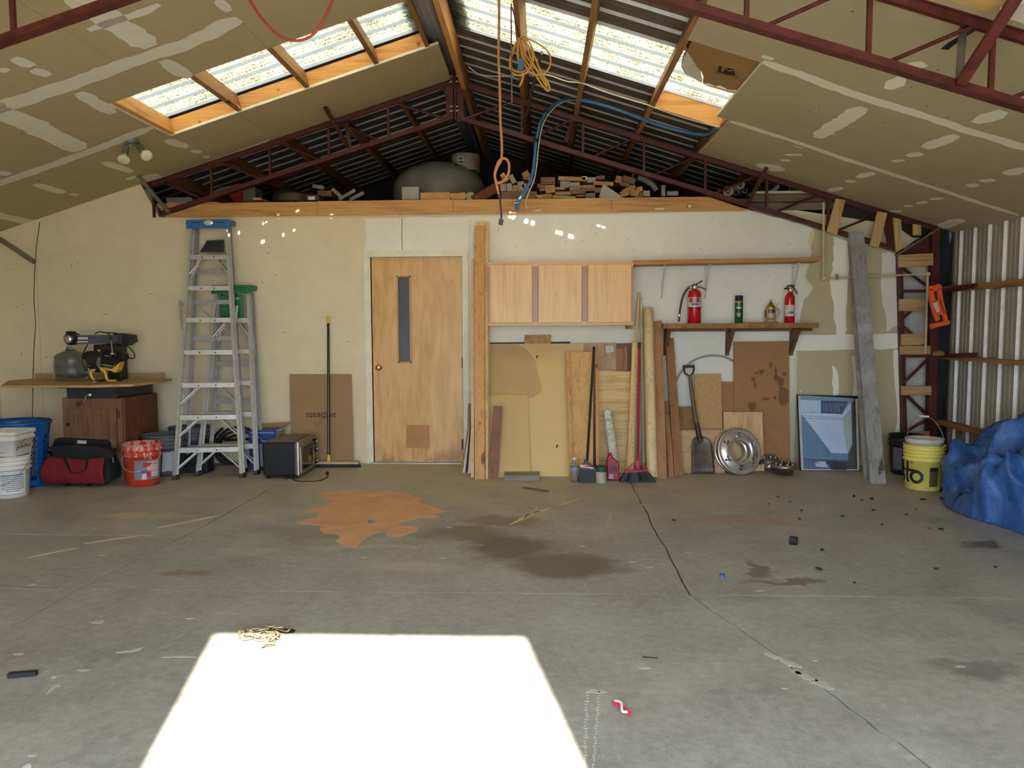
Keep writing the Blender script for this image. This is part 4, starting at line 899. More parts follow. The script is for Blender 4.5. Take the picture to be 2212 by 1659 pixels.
# ================================================================== ladders, oven, cardboard, push broom
M_LAD = plain('ladder_aluminium', C(200, 198, 192), .36, .55, .12, 18); M_LADD = plain('ladder_grey_aluminium', C(176, 178, 182), .36, .6, .12, 18); M_RUB = plain('rubber_foot', C(62, 58, 54), .8)
def rail(mb, a, b, w=.026, d=.06): mb.bar(a, b, w, .004, (0, 1, 0)); A = V((0, d/2, 0)); mb.bar(a+A, b+A, .004, d, (0, 1, 0)); mb.bar(a+A*2, b+A*2, w, .004, (0, 1, 0))
def ladder(label, capmat, feet, tops, ystep, rfeet, rtops, rrungs, capz, brace_steps, shelf=None):
    """feet/tops: left and right ends of the front rails in world space"""
    t = thing('step_ladder', label, 'ladder', ((feet[0].x+feet[1].x)/2, feet[0].y+.1, 0), 'folded aluminium stepladders leaning on the wall')
    for i in (0, 1):
        mb = MB(); rail(mb, feet[i]+V((0, 0, .03)), tops[i]); obj('front_rail', mb, M_LAD, t)
        obj('rubber_foot', MB().box(feet[i]+V((0, .035, .02)), (.042, .085, .04)), M_RUB, t)
        mb = MB(); rail(mb, rfeet[i]+V((0, 0, .03)), rtops[i], .024, .04); obj('rear_rail', mb, M_LADD, t)
        obj('rubber_foot', MB().box(rfeet[i]+V((0, .02, .02)), (.036, .06, .04)), M_RUB, t)
    def on(s, i, z): a, b = (feet[i], tops[i]) if s == 0 else (rfeet[i], rtops[i]); return a.lerp(b, (z-a.z)/(b.z-a.z))
    for k, z in enumerate(ystep):
        a, b = on(0, 0, z), on(0, 1, z)
        mb = MB().bar(a+V((0, .002, -.02)), b+V((0, .002, -.02)), .04, .005, (0, 1, 0)).bar(a+V((0, .04, 0)), b+V((0, .04, 0)), .08, .005, (0, 0, 1)).bar(a+V((0, .08, -.018)), b+V((0, .08, -.018)), .035, .004, (0, 1, 0))
        st = obj('step', mb, M_LAD, t)
        rv = MB()
        for e in (.012, .33, .64, .988): q = a.lerp(b, e)+V((0, -.004, -.02)); rv.tube([q, q+V((0, .004, 0))], .007, 6, smooth=False)
        obj('rivets', rv, plain('dark_rivet', C(70, 68, 66), .5, .5), st)
        if k in brace_steps:
            for i, s in ((0, 1), (1, -1)):
                q = a.lerp(b, .3 if i == 0 else .7)+V((0, .01, -.04)); q2 = on(0, i, z-.19)+V((0, .01, 0)); obj('step_brace', MB().tube([q, q2], .008, 8), M_LAD, st)
                obj('step_brace', MB().tube([q+V((.0, .06, 0)), q2+V((.0, .06, 0))], .008, 8), M_LADD, st)
    for z in rrungs:
        a, b = on(1, 0, z), on(1, 1, z); obj('rear_rung', MB().bar(a+V((0, .01, 0)), b+V((0, .01, 0)), .04, .004, (0, 1, 0)), M_LADD, t)
    a, b = tops; m = (a+b)/2; w_ = (b-a).length+.09
    dm = (b-a).normalized()
    cp = MB().rbox(m+V((.0, .06, capz-m.z)), (w_, .16, .055), .012).box(m+V((0, -.01, capz-m.z-.03)), (w_-.01, .012, .05))
    tc = obj('top_cap', cp, capmat, t)
    obj('cap_slot', MB().box(m+V((-w_*.27, -.021, capz-m.z)), (w_*.2, .004, .008)).box(m+V((w_*.27, -.021, capz-m.z)), (w_*.2, .004, .008)), M_DARK, tc)
    return t, on
yB, yT = -.86, -.22
f0, f1 = P(376, 1038, yB), P(521, 1031, yB+.1); f0.z = f1.z = 0; t0, t1 = P(413, 490, yT), P(488, 490, yT)
zs = [P(450, y, yB+(yT-yB)*(1038-y)/548).z for y in (551, 618, 687, 757, 828, 898, 969)]
r0, r1 = P(402, 1012, -.52), P(528, 1012, -.5); r0.z = r1.z = 0; u0, u1 = P(424, 492, -.1), P(494, 492, -.1)
zr = [P(450, y, -.3).z for y in (585, 652, 731, 960)]
BLUECAP = plain('blue_ladder_plastic', C(52, 104, 158), .45)
t, on = ladder('tall aluminium stepladder with a blue top, leaning against the cream wall', BLUECAP, (f0, f1), (t0, t1), zs, (r0, r1), (u0, u1), zr, P(450, 481, yT).z, (4, 5, 6, 0))
q = P(450, 481, yT-.03); obj('badge', MB().lathe(q, [(0, .004), (.04, .003), (.045, 0)], 24, M=R90 @ Matrix.Scale(.55, 3, V((0, 1, 0)))), plain('silver_badge', C(210, 214, 220), .3, .4), t)
sh = MB().slab([P(431, 545, -.35), P(483, 545, -.35), P(483, 520, -.14), P(446, 522, -.14)], (0, .012, .012)); sf = obj('paint_shelf', sh, plain('dusty_navy_shelf', C(62, 62, 74), .6, 0, .4, 30), t, 'dusty folded paint shelf')
for k in (.03, .05): obj('shelf_ring', MB().tube([P(466, 538, -.3)+V((k*math.cos(a*.2), .03*k/.05+.0*a, .5*k*math.sin(a*.2)+.012)) for a in range(0, 16)], .004, 6), plain('navy_ring', C(48, 50, 66), .6), sf)
obj('spreader', MB().bar(P(432, 562, -.3), P(413, 600, -.32), .022, .006, (0, 1, 0)).bar(P(432, 556, -.3), P(425, 575, -.3), .03, .006, (0, 1, 0)), M_LAD, t)
obj('spreader', MB().bar(P(480, 566, -.28), P(469, 597, -.3), .016, .005, (0, 1, 0)), M_LADD, t)
obj('spreader', MB().bar(P(388, 652, -.24), P(394, 712, -.26), .02, .008, (0, 1, 0)).bar(P(388, 650, -.24), P(398, 660, -.24), .02, .008, (0, 1, 0)), M_LADD, t)
obj('rear_brace', MB().bar(on(1, 0, zr[1]), on(1, 1, zr[2]), .012, .004, (0, 1, 0)), M_LADD, t)
# smaller ladder
yB, yT = -.66, -.20
f0, f1 = P(426, 1030, yB), P(552, 1026, yB+.05); f0.z = f1.z = 0; t0, t1 = P(467, 630, yT), P(535, 630, yT)
zs = [P(490, y, yB+(yT-yB)*(1030-y)/400).z for y in (688, 755, 823, 891, 961)]
r0, r1 = P(452, 1016, -.4), P(566, 1014, -.4); r0.z = r1.z = 0; u0, u1 = P(476, 632, -.08), P(542, 632, -.08)
zr = [P(490, y, -.25).z for y in (787, 866, 962)]
GREENCAP = plain('green_ladder_plastic', C(28, 112, 62), .45)
t, on = ladder('shorter aluminium stepladder with a green top, behind the tall one', GREENCAP, (f0, f1), (t0, t1), zs, (r0, r1), (u0, u1), zr, P(500, 622, yT).z, (4, 0))
sh = MB().rbox((P(500, 662, -.19)+P(500, 662, -.19))/2, (.22, .02, .21), .008); obj('paint_shelf', sh, GREENCAP, t, 'green folded paint shelf')
obj('shelf_hole', MB().box(P(505, 645, -.205), (.1, .004, .012)), M_LAD, t)
obj('spreader', MB().bar(P(512, 660, -.3), P(504, 722, -.32), .014, .006, (0, 1, 0)).bar(P(514, 660, -.3), P(507, 715, -.3), .01, .006, (0, 1, 0)), M_LAD, t)
obj('spreader', MB().bar(P(480, 698, -.26), P(472, 740, -.28), .012, .006, (0, 1, 0)).bar(P(486, 702, -.26), P(474, 718, -.27), .02, .006, (0, 1, 0)), M_LAD, t)
obj('spreader', MB().tube([P(543, 720, -.22), P(546, 770, -.24)], .006, 6).tube([P(547, 722, -.2), P(551, 765, -.2)], .005, 6), M_LADD, t)
obj('spreader', MB().bar(P(533, 700, -.24), P(529, 738, -.26), .01, .005, (0, 1, 0)), M_LADD, t)
# black box and hose coil behind the ladders
p0 = FL(398, 1022); q0, q1 = P(397, 983, p0.y), P(448, 1020, p0.y)
t = thing('black_case', 'plain black case standing behind the ladder feet', 'case', ((q0.x+q1.x)/2, p0.y+.09, 0))
obj('body', MB().rbox(((q0.x+q1.x)/2, p0.y+.08, q0.z/2), (q1.x-q0.x, .16, q0.z), .01), plain('black_case_plastic', C(20, 21, 26), .5), t)
obj('lid_edge', MB().box(((q0.x+q1.x)/2, p0.y+.08, q0.z-.03), (q1.x-q0.x+.006, .165, .006)), plain('case_seam', C(70, 70, 72), .5), t)
hz = plain('black_hose_rubber', C(30, 30, 31), .6); ch = P(512, 968, -.12)
pts = []
for i in range(95):
    a = 2*math.pi*i/34+2.2; r = .27-.0012*i; pts.append(V((ch.x+r*math.cos(a)*1.0, -.06-.012*math.sin(i*.5)-.0006*i, max(.018, ch.z-.0+.235*math.sin(a)*r/.27+.0))))
zmin = min(p.z for p in pts)
obj('hose_coil', MB().tube(pts + curve([pts[-1], P(486, 950, -.16), P(500, 943, -.16), P(512, 940, -.16)], 4)[1:], .0135, 8), hz, None, 'coil of black rubber hose against the wall behind the ladders', 'hose')
# blue carton
p0 = FL(540, 1020); y0 = -.36
t = thing('blue_carton', 'open blue printed carton between the short ladder and the toaster oven', 'box', (P(568, 1020, y0).x, y0+.1, 0))
a, b = P(537, 930, y0), P(597, 930, y0); hgt = a.z
obj('body', MB().box(((a.x+b.x)/2, y0+.11, hgt/2), (b.x-a.x, .22, hgt)), plain('blue_carton_print', C(28, 66, 128), .5, 0, .25, 5), t)
obj('side', MB().box((b.x+.003, y0+.11, hgt/2), (.004, .21, hgt-.02)), plain('carton_white_side', C(176, 172, 166), .6), t)
obj('flap', MB().slab([V((a.x, y0+.22, hgt)), V((b.x, y0+.22, hgt)), V((b.x+.07, y0+.26, hgt+.05)), V((a.x+.01, y0+.24, hgt+.035))], (0, .004, 0)), plain('carton_kraft', C(140, 116, 84), .7), t)
obj('flap', MB().slab([V((b.x, y0, hgt)), V((b.x, y0+.2, hgt)), V((b.x+.055, y0+.2, hgt+.03)), V((b.x+.05, y0+.02, hgt+.012))], (0, 0, -.004)), plain('carton_white_side', C(176, 172, 166), .6), t)
lb = MB()
for k, (x0_, x1_) in enumerate(((540, 592), (541, 560), (566, 594), (566, 594), (566, 590))): q, q2 = P(x0_, 933+k*9, y0-.003), P(x1_, 937+k*9, y0-.003); lb.box(((q.x+q2.x)/2, y0-.002, (q.z+q2.z)/2), (q2.x-q.x, .002, (q.z-q2.z)*.7))
obj('print', lb, plain('carton_pale_blue', C(110, 148, 196), .5), t)
obj('print', MB().tube(curve([P(x, y, y0-.003) for x, y in ((541,952),(560,945),(567,955),(572,968))], 5), .002, 5), plain('carton_white_side', C(176, 172, 166), .6), t)
# toaster oven
x0, x1 = FL(571, 1033).x, FL(645, 1033).x; y0, y1 = -.80, -.27; hb = .025; ht = P(606, 956, y0).z
t = thing('toaster_oven', 'black toaster oven with steel door facing right, on the floor by the broom', 'toaster oven', ((x0+x1)/2, (y0+y1)/2, 0))
OB = plain('black_oven_enamel', C(22, 24, 28), .45, .1, .2, 30, .1); OS = plain('oven_steel', C(168, 164, 156), .3, .9, .1, 12)
obj('body', MB().rbox(((x0+x1)/2, (y0+y1)/2, (hb+ht)/2), (x1-x0, y1-y0, ht-hb), .018), OB, t)
obj('top_panel', MB().rbox(((x0+x1)/2-.01, (y0+y1)/2, ht-.002), (x1-x0-.05, y1-y0-.06, .008), .003), plain('dusty_oven_top', C(110, 104, 92), .6, .2), t)
obj('front_frame', MB().rbox((x1+.005, (y0+y1)/2, (hb+ht)/2), (.045, y1-y0+.004, ht-hb+.008), .018), OS, t)
dz0, dz1 = hb+.045, ht-.075; 
dro = obj('glass_door', MB().box((x1+.03, (y0+y1)/2-.03, (dz0+dz1)/2), (.006, y1-y0-.16, dz1-dz0)), plain('oven_glass', C(44, 38, 32), .1), t)
fm = MB(); yy0, yy1 = y0+.04, y1-.12
fm.bar((x1+.031, yy0, dz0-.012), (x1+.031, yy1, dz0-.012), .008, .024).bar((x1+.031, yy0, dz1+.012), (x1+.031, yy1, dz1+.012), .008, .024).bar((x1+.031, yy0, dz0-.02), (x1+.031, yy0, dz1+.02), .008, .02, (0, 1, 0)).bar((x1+.031, yy1, dz0-.02), (x1+.031, yy1, dz1+.02), .008, .02, (0, 1, 0))
obj('door_frame', fm, OS, dro)
obj('door_handle', MB().tube([(x1+.028, yy0+.03, dz1+.01), (x1+.055, yy0+.035, dz1+.0), (x1+.055, yy1-.03, dz1+.0), (x1+.028, yy1-.025, dz1+.01)], .0105, 10), plain('oven_handle', C(92, 86, 76), .4, .6), dro)
for z in (ht-.06, ht-.135, hb+.06):
    obj('knob', MB().lathe((x1+.028, y1-.055, z), [(.024, 0), (.024, .012), (.02, .02), (.0, .02)], 18, M=Matrix.Rotation(math.pi/2, 3, 'Y')), plain('knob_black', C(26, 26, 28), .35, .4), t)
    obj('knob_face', MB().lathe((x1+.049, y1-.055, z), [(.018, 0), (.016, .008), (0, .008)], 16, M=Matrix.Rotation(math.pi/2, 3, 'Y')), plain('knob_chrome', C(206, 200, 190), .2, .9), t)
for x in (x0+.03, x1-.03):
    for y in (y0+.04, y1-.04): obj('foot', MB().tube([(x, y, 0), (x, y, hb+.01)], .014, 10), OB, t)
pc = [FL(x, y) for x, y in ((628,1034),(640,1040),(660,1041),(685,1040),(700,1036),(708,1030))]
cd_ = obj('power_cord', MB().tube(curve([V((x0+.12, y0+.02, .03))]+[p+V((0, 0, .006)) for p in pc]+[FL(706, 1027)+V((0, 0, .02))], 6), .004, 7), wire, t)
obj('plug', MB().rbox(FL(707, 1027)+V((0, 0, .022)), (.025, .03, .03), .006), wire, cd_)
# cardboard sheet with print, upside down
t = leaner('cardboard_sheet', 'large flat brown cardboard sheet with upside-down print, leaning beside the door', 'cardboard', [(625,808),(759,808),(763,1003),(630,1003)], -.025, -.12, .006, plain('brown_cardboard', C(158, 124, 86), .85, 0, .06, 4))
cb = t; tl, tr, br = P(625, 808, -.025), P(759, 808, -.025), P(763, 1003, -.12); br.z = 0
def cbp(px, py): k = (py-808)/195; return P(px, py, -.025-.095*k-.003)
vs, fs = text('artbeats', .092, 1.0); cen = cbp(693, 898); cen.y -= .002
mb = MB().add([V((cen.x-x, cen.y-.0-(-.0)+y*.095/.89*-0-(.003), cen.z-y)) for x, y in vs], fs); M_CINK = plain('cardboard_ink', C(66, 48, 34), .8)
mb.xf(lambda p: (p.x, -.025-.095*(1-(p.z/tl.z))-.0045, p.z)); obj('lettering', mb, M_CINK, cb)
cc = cbp(688, 913); mb = MB(); ring = [V((cc.x+.036*math.cos(a*math.pi/12), 0, cc.z+.036*math.sin(a*math.pi/12))) for a in range(25)]
mb.tube(ring, .0012, 4).tube([V((cc.x-.02+.0017*i, 0, cc.z-.026+.002*i+.012*math.sin(i*.24))) for i in range(27)], .0012, 4).tube([V((cc.x-.02+.0017*i, 0, cc.z-.026+.002*i-.008*math.sin(i*.24))) for i in range(22)], .0012, 4)
mb.xf(lambda p: (p.x, -.025-.095*(1-(p.z/tl.z))-.0045+p.y*.1, p.z)); obj('emblem', mb, M_CINK, cb)
vs, fs = text('an original box', .012, 1.1)
cen = cbp(694, 890); mb = MB(); mb.box((cen.x, 0, cen.z), (.08, .001, .0022)); mb.xf(lambda p: (p.x, -.025-.095*(1-(p.z/tl.z))-.0045, p.z)); obj('small_print', mb, M_CINK, cb)
# push broom
hx0, hx1 = P(650, 1005, -.2), P(776, 1005, -.2); zt_ = P(710, 999, -.2).z
t = thing('push_broom', 'push broom with a black pole and yellow sockets standing before the cardboard', 'broom', ((hx0.x+hx1.x)/2, -.2, 0))
obj('head_block', MB().box(((hx0.x+hx1.x)/2, -.2, zt_), (hx1.x-hx0.x, .06, .022)), wood('broom_block', C(196, 168, 122), axis=0), t)
def bristles(mb, xs, y0_, y1_, zb_, zt__, flare, rnd, n=260, lean=0):
    for k in range(n):
        u = rnd.random(); v = rnd.random(); x = xs[0]+(xs[1]-xs[0])*u; y = y0_+(y1_-y0_)*v
        e = (u-.5)*2; xb = x+flare*e*abs(e)+rnd.uniform(-.006, .006); yb2 = y+(v-.5)*flare*.8+lean+rnd.uniform(-.006, .006)
        mb.bar((x, y, zt__), (xb, yb2, zb_+rnd.uniform(0, .006)), .006, .006)
    return mb
r_ = random.Random(9)
bb = MB().slab([V((hx0.x, -.225, zt_-.01)), V((hx1.x, -.225, zt_-.01)), V((hx1.x+.012, -.23, .004)), V((hx0.x-.012, -.23, .004))], (0, .05, 0)); bristles(bb, (hx0.x, hx1.x), -.228, -.17, .002, zt_-.008, .02, r_, 240)
obj('bristles', bb, plain('black_bristles', C(22, 22, 24), .6), t)
pt, pbm = P(709, 683, -.05), V((P(710, 996, -.2).x, -.2, zt_+.01)); d = (pt-pbm)
obj('pole', MB().tube([pbm, pt], .0125, 12), plain('glossy_black_pole', C(20, 20, 24), .2), t)
YS = plain('yellow_socket', C(226, 186, 62), .45)
obj('socket', MB().tube([pbm, pbm+d*.045], .019, 12), YS, t); obj('grip_end', MB().tube([pt-d*.05, pt], .0155, 12), YS, t)
# ================================================================== lumber and boards right of the door
W_FIR = wood('fir_lumber', C(206, 150, 88), C(164, 108, 56), axis=2, knots=1)
W_FIRP = wood('pale_fir_lumber', C(222, 184, 126), C(186, 142, 88), axis=2)
W_MDF = plain('tan_fibreboard', C(216, 184, 124), .7, 0, .05, 2.5)
W_MAHO = wood('red_brown_plank', C(132, 84, 62), C(88, 52, 38), axis=2)
W_PLY = wood('birch_ply_panel', C(212, 166, 106), C(182, 132, 76), axis=2)
W_PLYH = wood('plywood_cross_grain', C(216, 182, 122), C(166, 128, 78), axis=0, contrast=1.3)
W_PARTB = plain('brown_particle_board', C(158, 116, 74), .8, 0, .12, 40)
W_PARTL = plain('tan_particle_board', C(186, 146, 98), .8, 0, .12, 40)
W_BRN = wood('brown_post', C(168, 120, 78), C(128, 84, 52), axis=2)
W_BRD = wood('dark_brown_post', C(146, 100, 62), C(100, 64, 38), axis=2)
W_WHITE = plain('white_painted_strip', C(226, 220, 208), .6)
W_GREYW = wood('weathered_grey_wood', C(150, 146, 140), C(104, 98, 90), axis=2, contrast=1.2, knots=1, streak=C(176, 174, 170))
def mk_osb(name, c):
    t = NT(name); v = t.new('ShaderNodeTexVoronoi'); v.inputs['Scale'].default_value = 26; v.inputs['Randomness'].default_value = 1
    t.ln(t.coord((1, 1, .6), rot=(0, .6, 0)), v.inputs['Vector']); t.set(t.mix(.75, c, t.ramp(t.noise(v.outputs['Color'], 3, 2), [(.3, sc(c, .55)), (.7, sc(c, 1.35))])), .7); return t.m
M_OSB = mk_osb('oriented_strand_board', C(176, 134, 82)); M_OSBD = mk_osb('oriented_strand_board_dark', C(142, 106, 66))
leaner('plywood_sheet', 'dark panel edge just showing above the big tan fibreboard sheet', 'sheet', [(1057,740),(1232,738),(1232,1000),(1057,1000)], -.022, -.30, .008, plain('dark_panel', C(62, 56, 50), .7))
leaner('osb_offcut', 'small strand board offcut sticking up behind the big tan sheet', 'board', [(1133,724),(1190,723),(1190,1000),(1133,1000)], -.035, -.36, .011, M_OSB)
leaner('fibreboard_sheet', 'big tan fibreboard sheet with a darker damp patch', 'sheet', [(1057,743),(1262,742),(1229,1029),(1057,1029)], -.06, None, .016, W_MDF)
fb = bpy.data.objects['fibreboard_sheet']; YFB = (FL(1229, 1029).y+FL(1057, 1029).y)/2
def onq(q, Yt, Yb, px, py, off=.003):      # point on the face of a leaning board
    a = P(1200, q[0][1], Yt); b_ = V((a.x, Yb, 0)); n_ = V((0, a.z, -(a.y-Yb))).normalized(); n_ = n_ if n_.y < 0 else -n_
    d = ray(px, py); p0 = a+n_*off; return CAM+d*((p0-CAM).dot(n_)/d.dot(n_))
mb = MB(); out = []
rr = random.Random(8)
for a, b in zip([(1058,744),(1118,744),(1135,752),(1150,768),(1158,782),(1160,800),(1166,820),(1171,838),(1166,850),(1150,860),(1130,856),(1058,854)], [(1118,744),(1135,752),(1150,768),(1158,782),(1160,800),(1166,820),(1171,838),(1166,850),(1150,860),(1130,856),(1058,854),(1058,744)]):
    for k in range(3): out.append(onq([(0,743)]*3+[(0,1029)], -.06, YFB, a[0]+(b[0]-a[0])*k/3, a[1]+(b[1]-a[1])*k/3))
obj('damp_patch', MB().slab(out, (0, .001, 0)), plain('damp_fibreboard', C(190, 158, 106), .7, 0, .04, 3), fb)
for (x, y) in ((1160, 771), (1203, 964)):
    q = onq([(0,743)]*3+[(0,1029)], -.06, YFB, x, y, .005); obj('gouge', MB().bar(q+V((-.006, 0, -.016)), q+V((.006, 0, .016)), .012, .003, (0, 1, 0)), M_DARK, fb)
leaner('fibreboard_sheet', 'smaller tan fibreboard sheet with rounded corner, in front of the big one', 'sheet', [(1055,853),(1140,853),(1146,1030),(1055,1030)], -.315, -.69, .012, plain('tan_fibreboard_darker', C(204, 172, 114), .7, 0, .05, 2.5))
for nm, lb_, q, yt, yb_, th, m in (
    ('lumber_board', 'tall pale board standing at the back of the lumber beside the door', [(1028,480),(1055,479),(1053,1034),(1026,1034)], -.07, -.68, .04, W_FIRP),
    ('lumber_board', 'tall orange fir board in front, right of the door', [(1025,488),(1046,487),(1047,1036),(1026,1037)], -.115, -.775, .038, W_FIR),
    ('lumber_board', 'thin pale strip right of the tall fir board', [(1050,683),(1057,683),(1054,1036),(1049,1036)], -.16, -.77, .02, W_FIRP),
    ('lumber_board', 'thin pale strip left of the tall fir board', [(1019,560),(1024,560),(1024,1032),(1017,1032)], -.10, -.70, .03, W_FIRP),
    ('mahogany_plank', 'short red-brown plank leaning on the smaller tan sheet', [(1066,877),(1085,878),(1075,1035),(1054,1035)], -.555, -.77, .022, W_MAHO)):
    leaner(nm, lb_, 'board', q, yt, yb_, th, m)
for lb_, q, yt, yb_, m in (('grey strip tallest in the trim bundle by the door jamb', [(1011,872),(1018,872),(1016,1018),(1008,1018)], -.06, -.36, plain('grey_strip', C(120, 116, 112), .6)),
    ('leftmost brown strip of the trim bundle by the door jamb', [(1017,878),(1020,878),(998,1024),(995,1024)], -.12, -.5, W_BRN),
    ('white strip of the trim bundle, second from the door', [(1014,912),(1018,912),(1004,1022),(1000,1022)], -.16, -.47, W_WHITE),
    ('black strip in the middle of the trim bundle by the door', [(1016,910),(1020,910),(1010,1022),(1006,1022)], -.19, -.44, plain('black_strip', C(46, 40, 36), .6)),
    ('white strip of the trim bundle nearest the tall fir board', [(1019,900),(1023,900),(1016,1024),(1011,1024)], -.22, -.49, W_WHITE)):
    leaner('trim_strip', lb_, 'wood strip', q, yt, yb_, .008, m, 'bundle of thin trim strips by the door')
# grey block
a, b = P(1088, 1024, -.86), P(1166, 1040, -.86); zt_ = P(1090, 1027, -.86).z
obj('wood_block', MB().box(((a.x+b.x)/2, -.77, zt_/2), (b.x-a.x, .19, zt_)), wood('grey_block_end', C(136, 130, 116), C(96, 92, 86), axis=0), None, 'grey weathered offcut lying flat on the floor', 'wood block', bevel=.004)
# stick on the floor
a, b = FL(1129, 1055), FL(1183, 1063); obj('flat_stick', MB().bar(a+V((0, 0, .006)), b+V((0, 0, .006)), .03, .01), plain('grey_stick', C(92, 88, 80), .7), None, 'thin grey strip lying on the floor in front of the lumber', 'stick')
# boards further right
leaner('plywood_sheet', 'grey-tan plywood panel with a white sticker', 'sheet', [(1240,742),(1331,740),(1331,1000),(1240,1000)], -.04, -.2, .014, wood('grey_tan_ply', C(186, 150, 110), C(152, 118, 82), axis=2))
p_ = bpy.data.objects['plywood_sheet.001']; q = [(0,741)]*3+[(0,1000)]
obj('sticker', MB().slab([onq(q, -.04, -.2, x, y, .003) for x, y in ((1308,748),(1324,747),(1326,760),(1310,762))], (0, .001, 0)), plain('white_sticker', C(216, 214, 204), .6), p_)
lb = MB()
for k in range(4): lb.bar(onq(q, -.04, -.2, 1310+k*.4, 750+k*3, .004), onq(q, -.04, -.2, 1322+k*.4, 749.5+k*3, .004), .004, .001, (0, 1, 0))
obj('sticker_print', lb, plain('sticker_grey', C(130, 128, 122), .6), p_)
leaner('door_panel', 'dark brown panel at the back of the stack right of the stickered plywood', 'panel', [(1331,742),(1364,741),(1364,1000),(1331,1000)], -.03, -.12, .02, plain('dark_brown_panel', C(112, 78, 50), .6))
leaner('particle_strip', 'brown particle board strip between the stickered plywood and the panels', 'board', [(1331,753),(1347,752),(1347,1000),(1331,1000)], -.05, -.15, .016, W_PARTB)
leaner('door_panel', 'narrow brown panel on edge in the board stack', 'panel', [(1348,750),(1355,750),(1356,1000),(1348,1000)], -.06, -.16, .02, wood('narrow_brown_panel', C(160, 112, 70), axis=2))
leaner('plywood_sheet', 'pale plywood sheet with wavy cross grain behind the red broom', 'sheet', [(1290,800),(1366,802),(1368,1010),(1290,1010)], -.16, -.45, .014, W_PLYH)
t = thing('shelf_unit', 'tall shallow birch shelf box leaning behind the black broom', 'shelf', (FL(1255, 1033).x, -.55, 0))
leaner('side_board', None, None, [(1222,759),(1232,760),(1238,1036),(1231,1036)], -.22, -.80, .05, W_FIR, parent=t)
leaner('back_panel', None, None, [(1232,761),(1281,760),(1281,1016),(1236,1016)], -.185, -.72, .012, W_PLY, parent=t)
leaner('side_board', None, None, [(1286,760),(1291,760),(1294,1008),(1288,1008)], -.22, -.74, .04, W_FIR, parent=t)
# paper roll, plank, poles
def mk_marble():
    t = NT('marbled_roll_paper'); f = t.noise(t.coord(), 26, 6, .75, 1.2); t.set(t.ramp(f, [(.4, C(138, 132, 120)), (.5, C(204, 196, 180)), (.65, C(222, 216, 204))]), .6); return t.m
a, b = P(1312, 889, -.47), P(1331, 1018, -.72); b.z = .04
obj('vinyl_roll', MB().tube([b, a], .042, 18), mk_marble(), None, 'short roll of marbled grey vinyl leaning on the pale plywood', 'roll')
leaner('marked_plank', 'pale narrow plank with a row of dark marks behind the red broom pole', 'board', [(1366,740),(1377,740),(1368,1014),(1355,1014)], -.22, -.62, .02, W_FIRP)
o_ = bpy.data.objects['marked_plank']; mb = MB(); q = [(0,740)]*3+[(0,1014)]
for k in range(26):
    if k % 7 in (5, 6): continue
    y = 748+k*9.5; x = 1374.5-.034*(y-740); p0 = onq(q, -.22, -.62, x, y, .003); mb.box(p0, (.004, .002, .012))
obj('stamped_marks', mb, M_INK, o_)
for lb_, a, b, ya, yb_, r, m in (('thin pale pole, tallest beside the cabinet', (1380.5,633), (1353,1016), -.06, -.52, .0135, W_FIRP), ('second thin pale pole just behind the tallest one', (1385,642), (1391,1005), -.04, -.4, .012, plain('pale_green_pole', C(196, 188, 150), .6)),
                                ('thick round debarked pole right of the red broom', (1400,666), (1409,1036), -.13, -.74, .048, wood('debarked_pole', C(226, 200, 150), C(190, 156, 104), axis=2))):
    A, B = P(*a, ya), P(*b, yb_); B.z = .0; d = (A-B)
    obj('wooden_pole', MB().tube([B+V((0, 0, .01)), A-d.normalized()*.006, A], [r, r, r*.8], 16), m, None, lb_, 'pole')
leaner('lumber_post', 'brown square post right of the thick round pole', 'board', [(1411,694),(1430,692),(1441,1034),(1420,1035)], -.09, None, .05, W_BRN, bevel=.003)
leaner('lumber_post', 'dark brown post leaning left of the shovel', 'board', [(1437,730),(1455,730),(1477,1027),(1457,1028)], -.06, None, .04, W_BRD, bevel=.003)
leaner('lumber_board', 'short thin board between the two brown posts', 'board', [(1436,867),(1446,867),(1456,1029),(1445,1030)], -.2, -.62, .02, W_BRN)
# brooms
RDP = plain('red_broom_plastic', C(176, 26, 36), .35); GRP = plain('dark_grey_plastic', C(58, 56, 54), .5); BRS = plain('black_bristles', C(22, 22, 24), .6)
c = FL(1376, 1042); c.y += .03
t = thing('angle_broom', 'red-handled broom with a wide red bracket and black bristles', 'broom', (c.x, c.y, 0))
top = P(1381, 742, -.30); bot = P(1377, 1008, c.y)
obj('pole', MB().tube([bot, top], .0125, 12), RDP, t)
obj('grip', MB().tube([top+(bot-top)*.045, top+(top-bot)*.005], .0155, 12), GRP, t)
fr_ = [P(x, y, c.y) for x, y in ((1350,1018),(1366,1003),(1390,1003),(1398,1014))]
obj('bracket', MB().tube([fr_[0], fr_[1], fr_[2], fr_[3]], .008, 8).bar(P(1349, 1019, c.y), P(1399, 1016, c.y), .035, .016).bar(bot+V((0, 0, .06)), bot+V((0, 0, -.02)), .03, .03, (0, 1, 0)), RDP, t)
def fan(mb, a, b, la, lb2, th, n, rnd, zb=.003):
    """sheet of bristles from the line a-b down to the line la-lb2"""
    N = 10
    for s_ in (-1, 1):
        mb.add([a.lerp(b, i/N)+V((0, s_*th*.5, 0)) for i in range(N+1)]+[V((la.x+(lb2.x-la.x)*i/N, a.y+s_*th, zb)) for i in range(N+1)], [(i, i+1, N+2+i, N+1+i) for i in range(N)])
    for k in range(n):
        u = rnd.random(); s_ = rnd.uniform(-1, 1); p = a.lerp(b, u)+V((0, s_*th*.55, 0)); e = V((la.x+(lb2.x-la.x)*u+rnd.uniform(-.008, .008), a.y+s_*th*1.25, zb+rnd.uniform(0, .012)))
        mb.bar(p, e, .004, .004)
    return mb
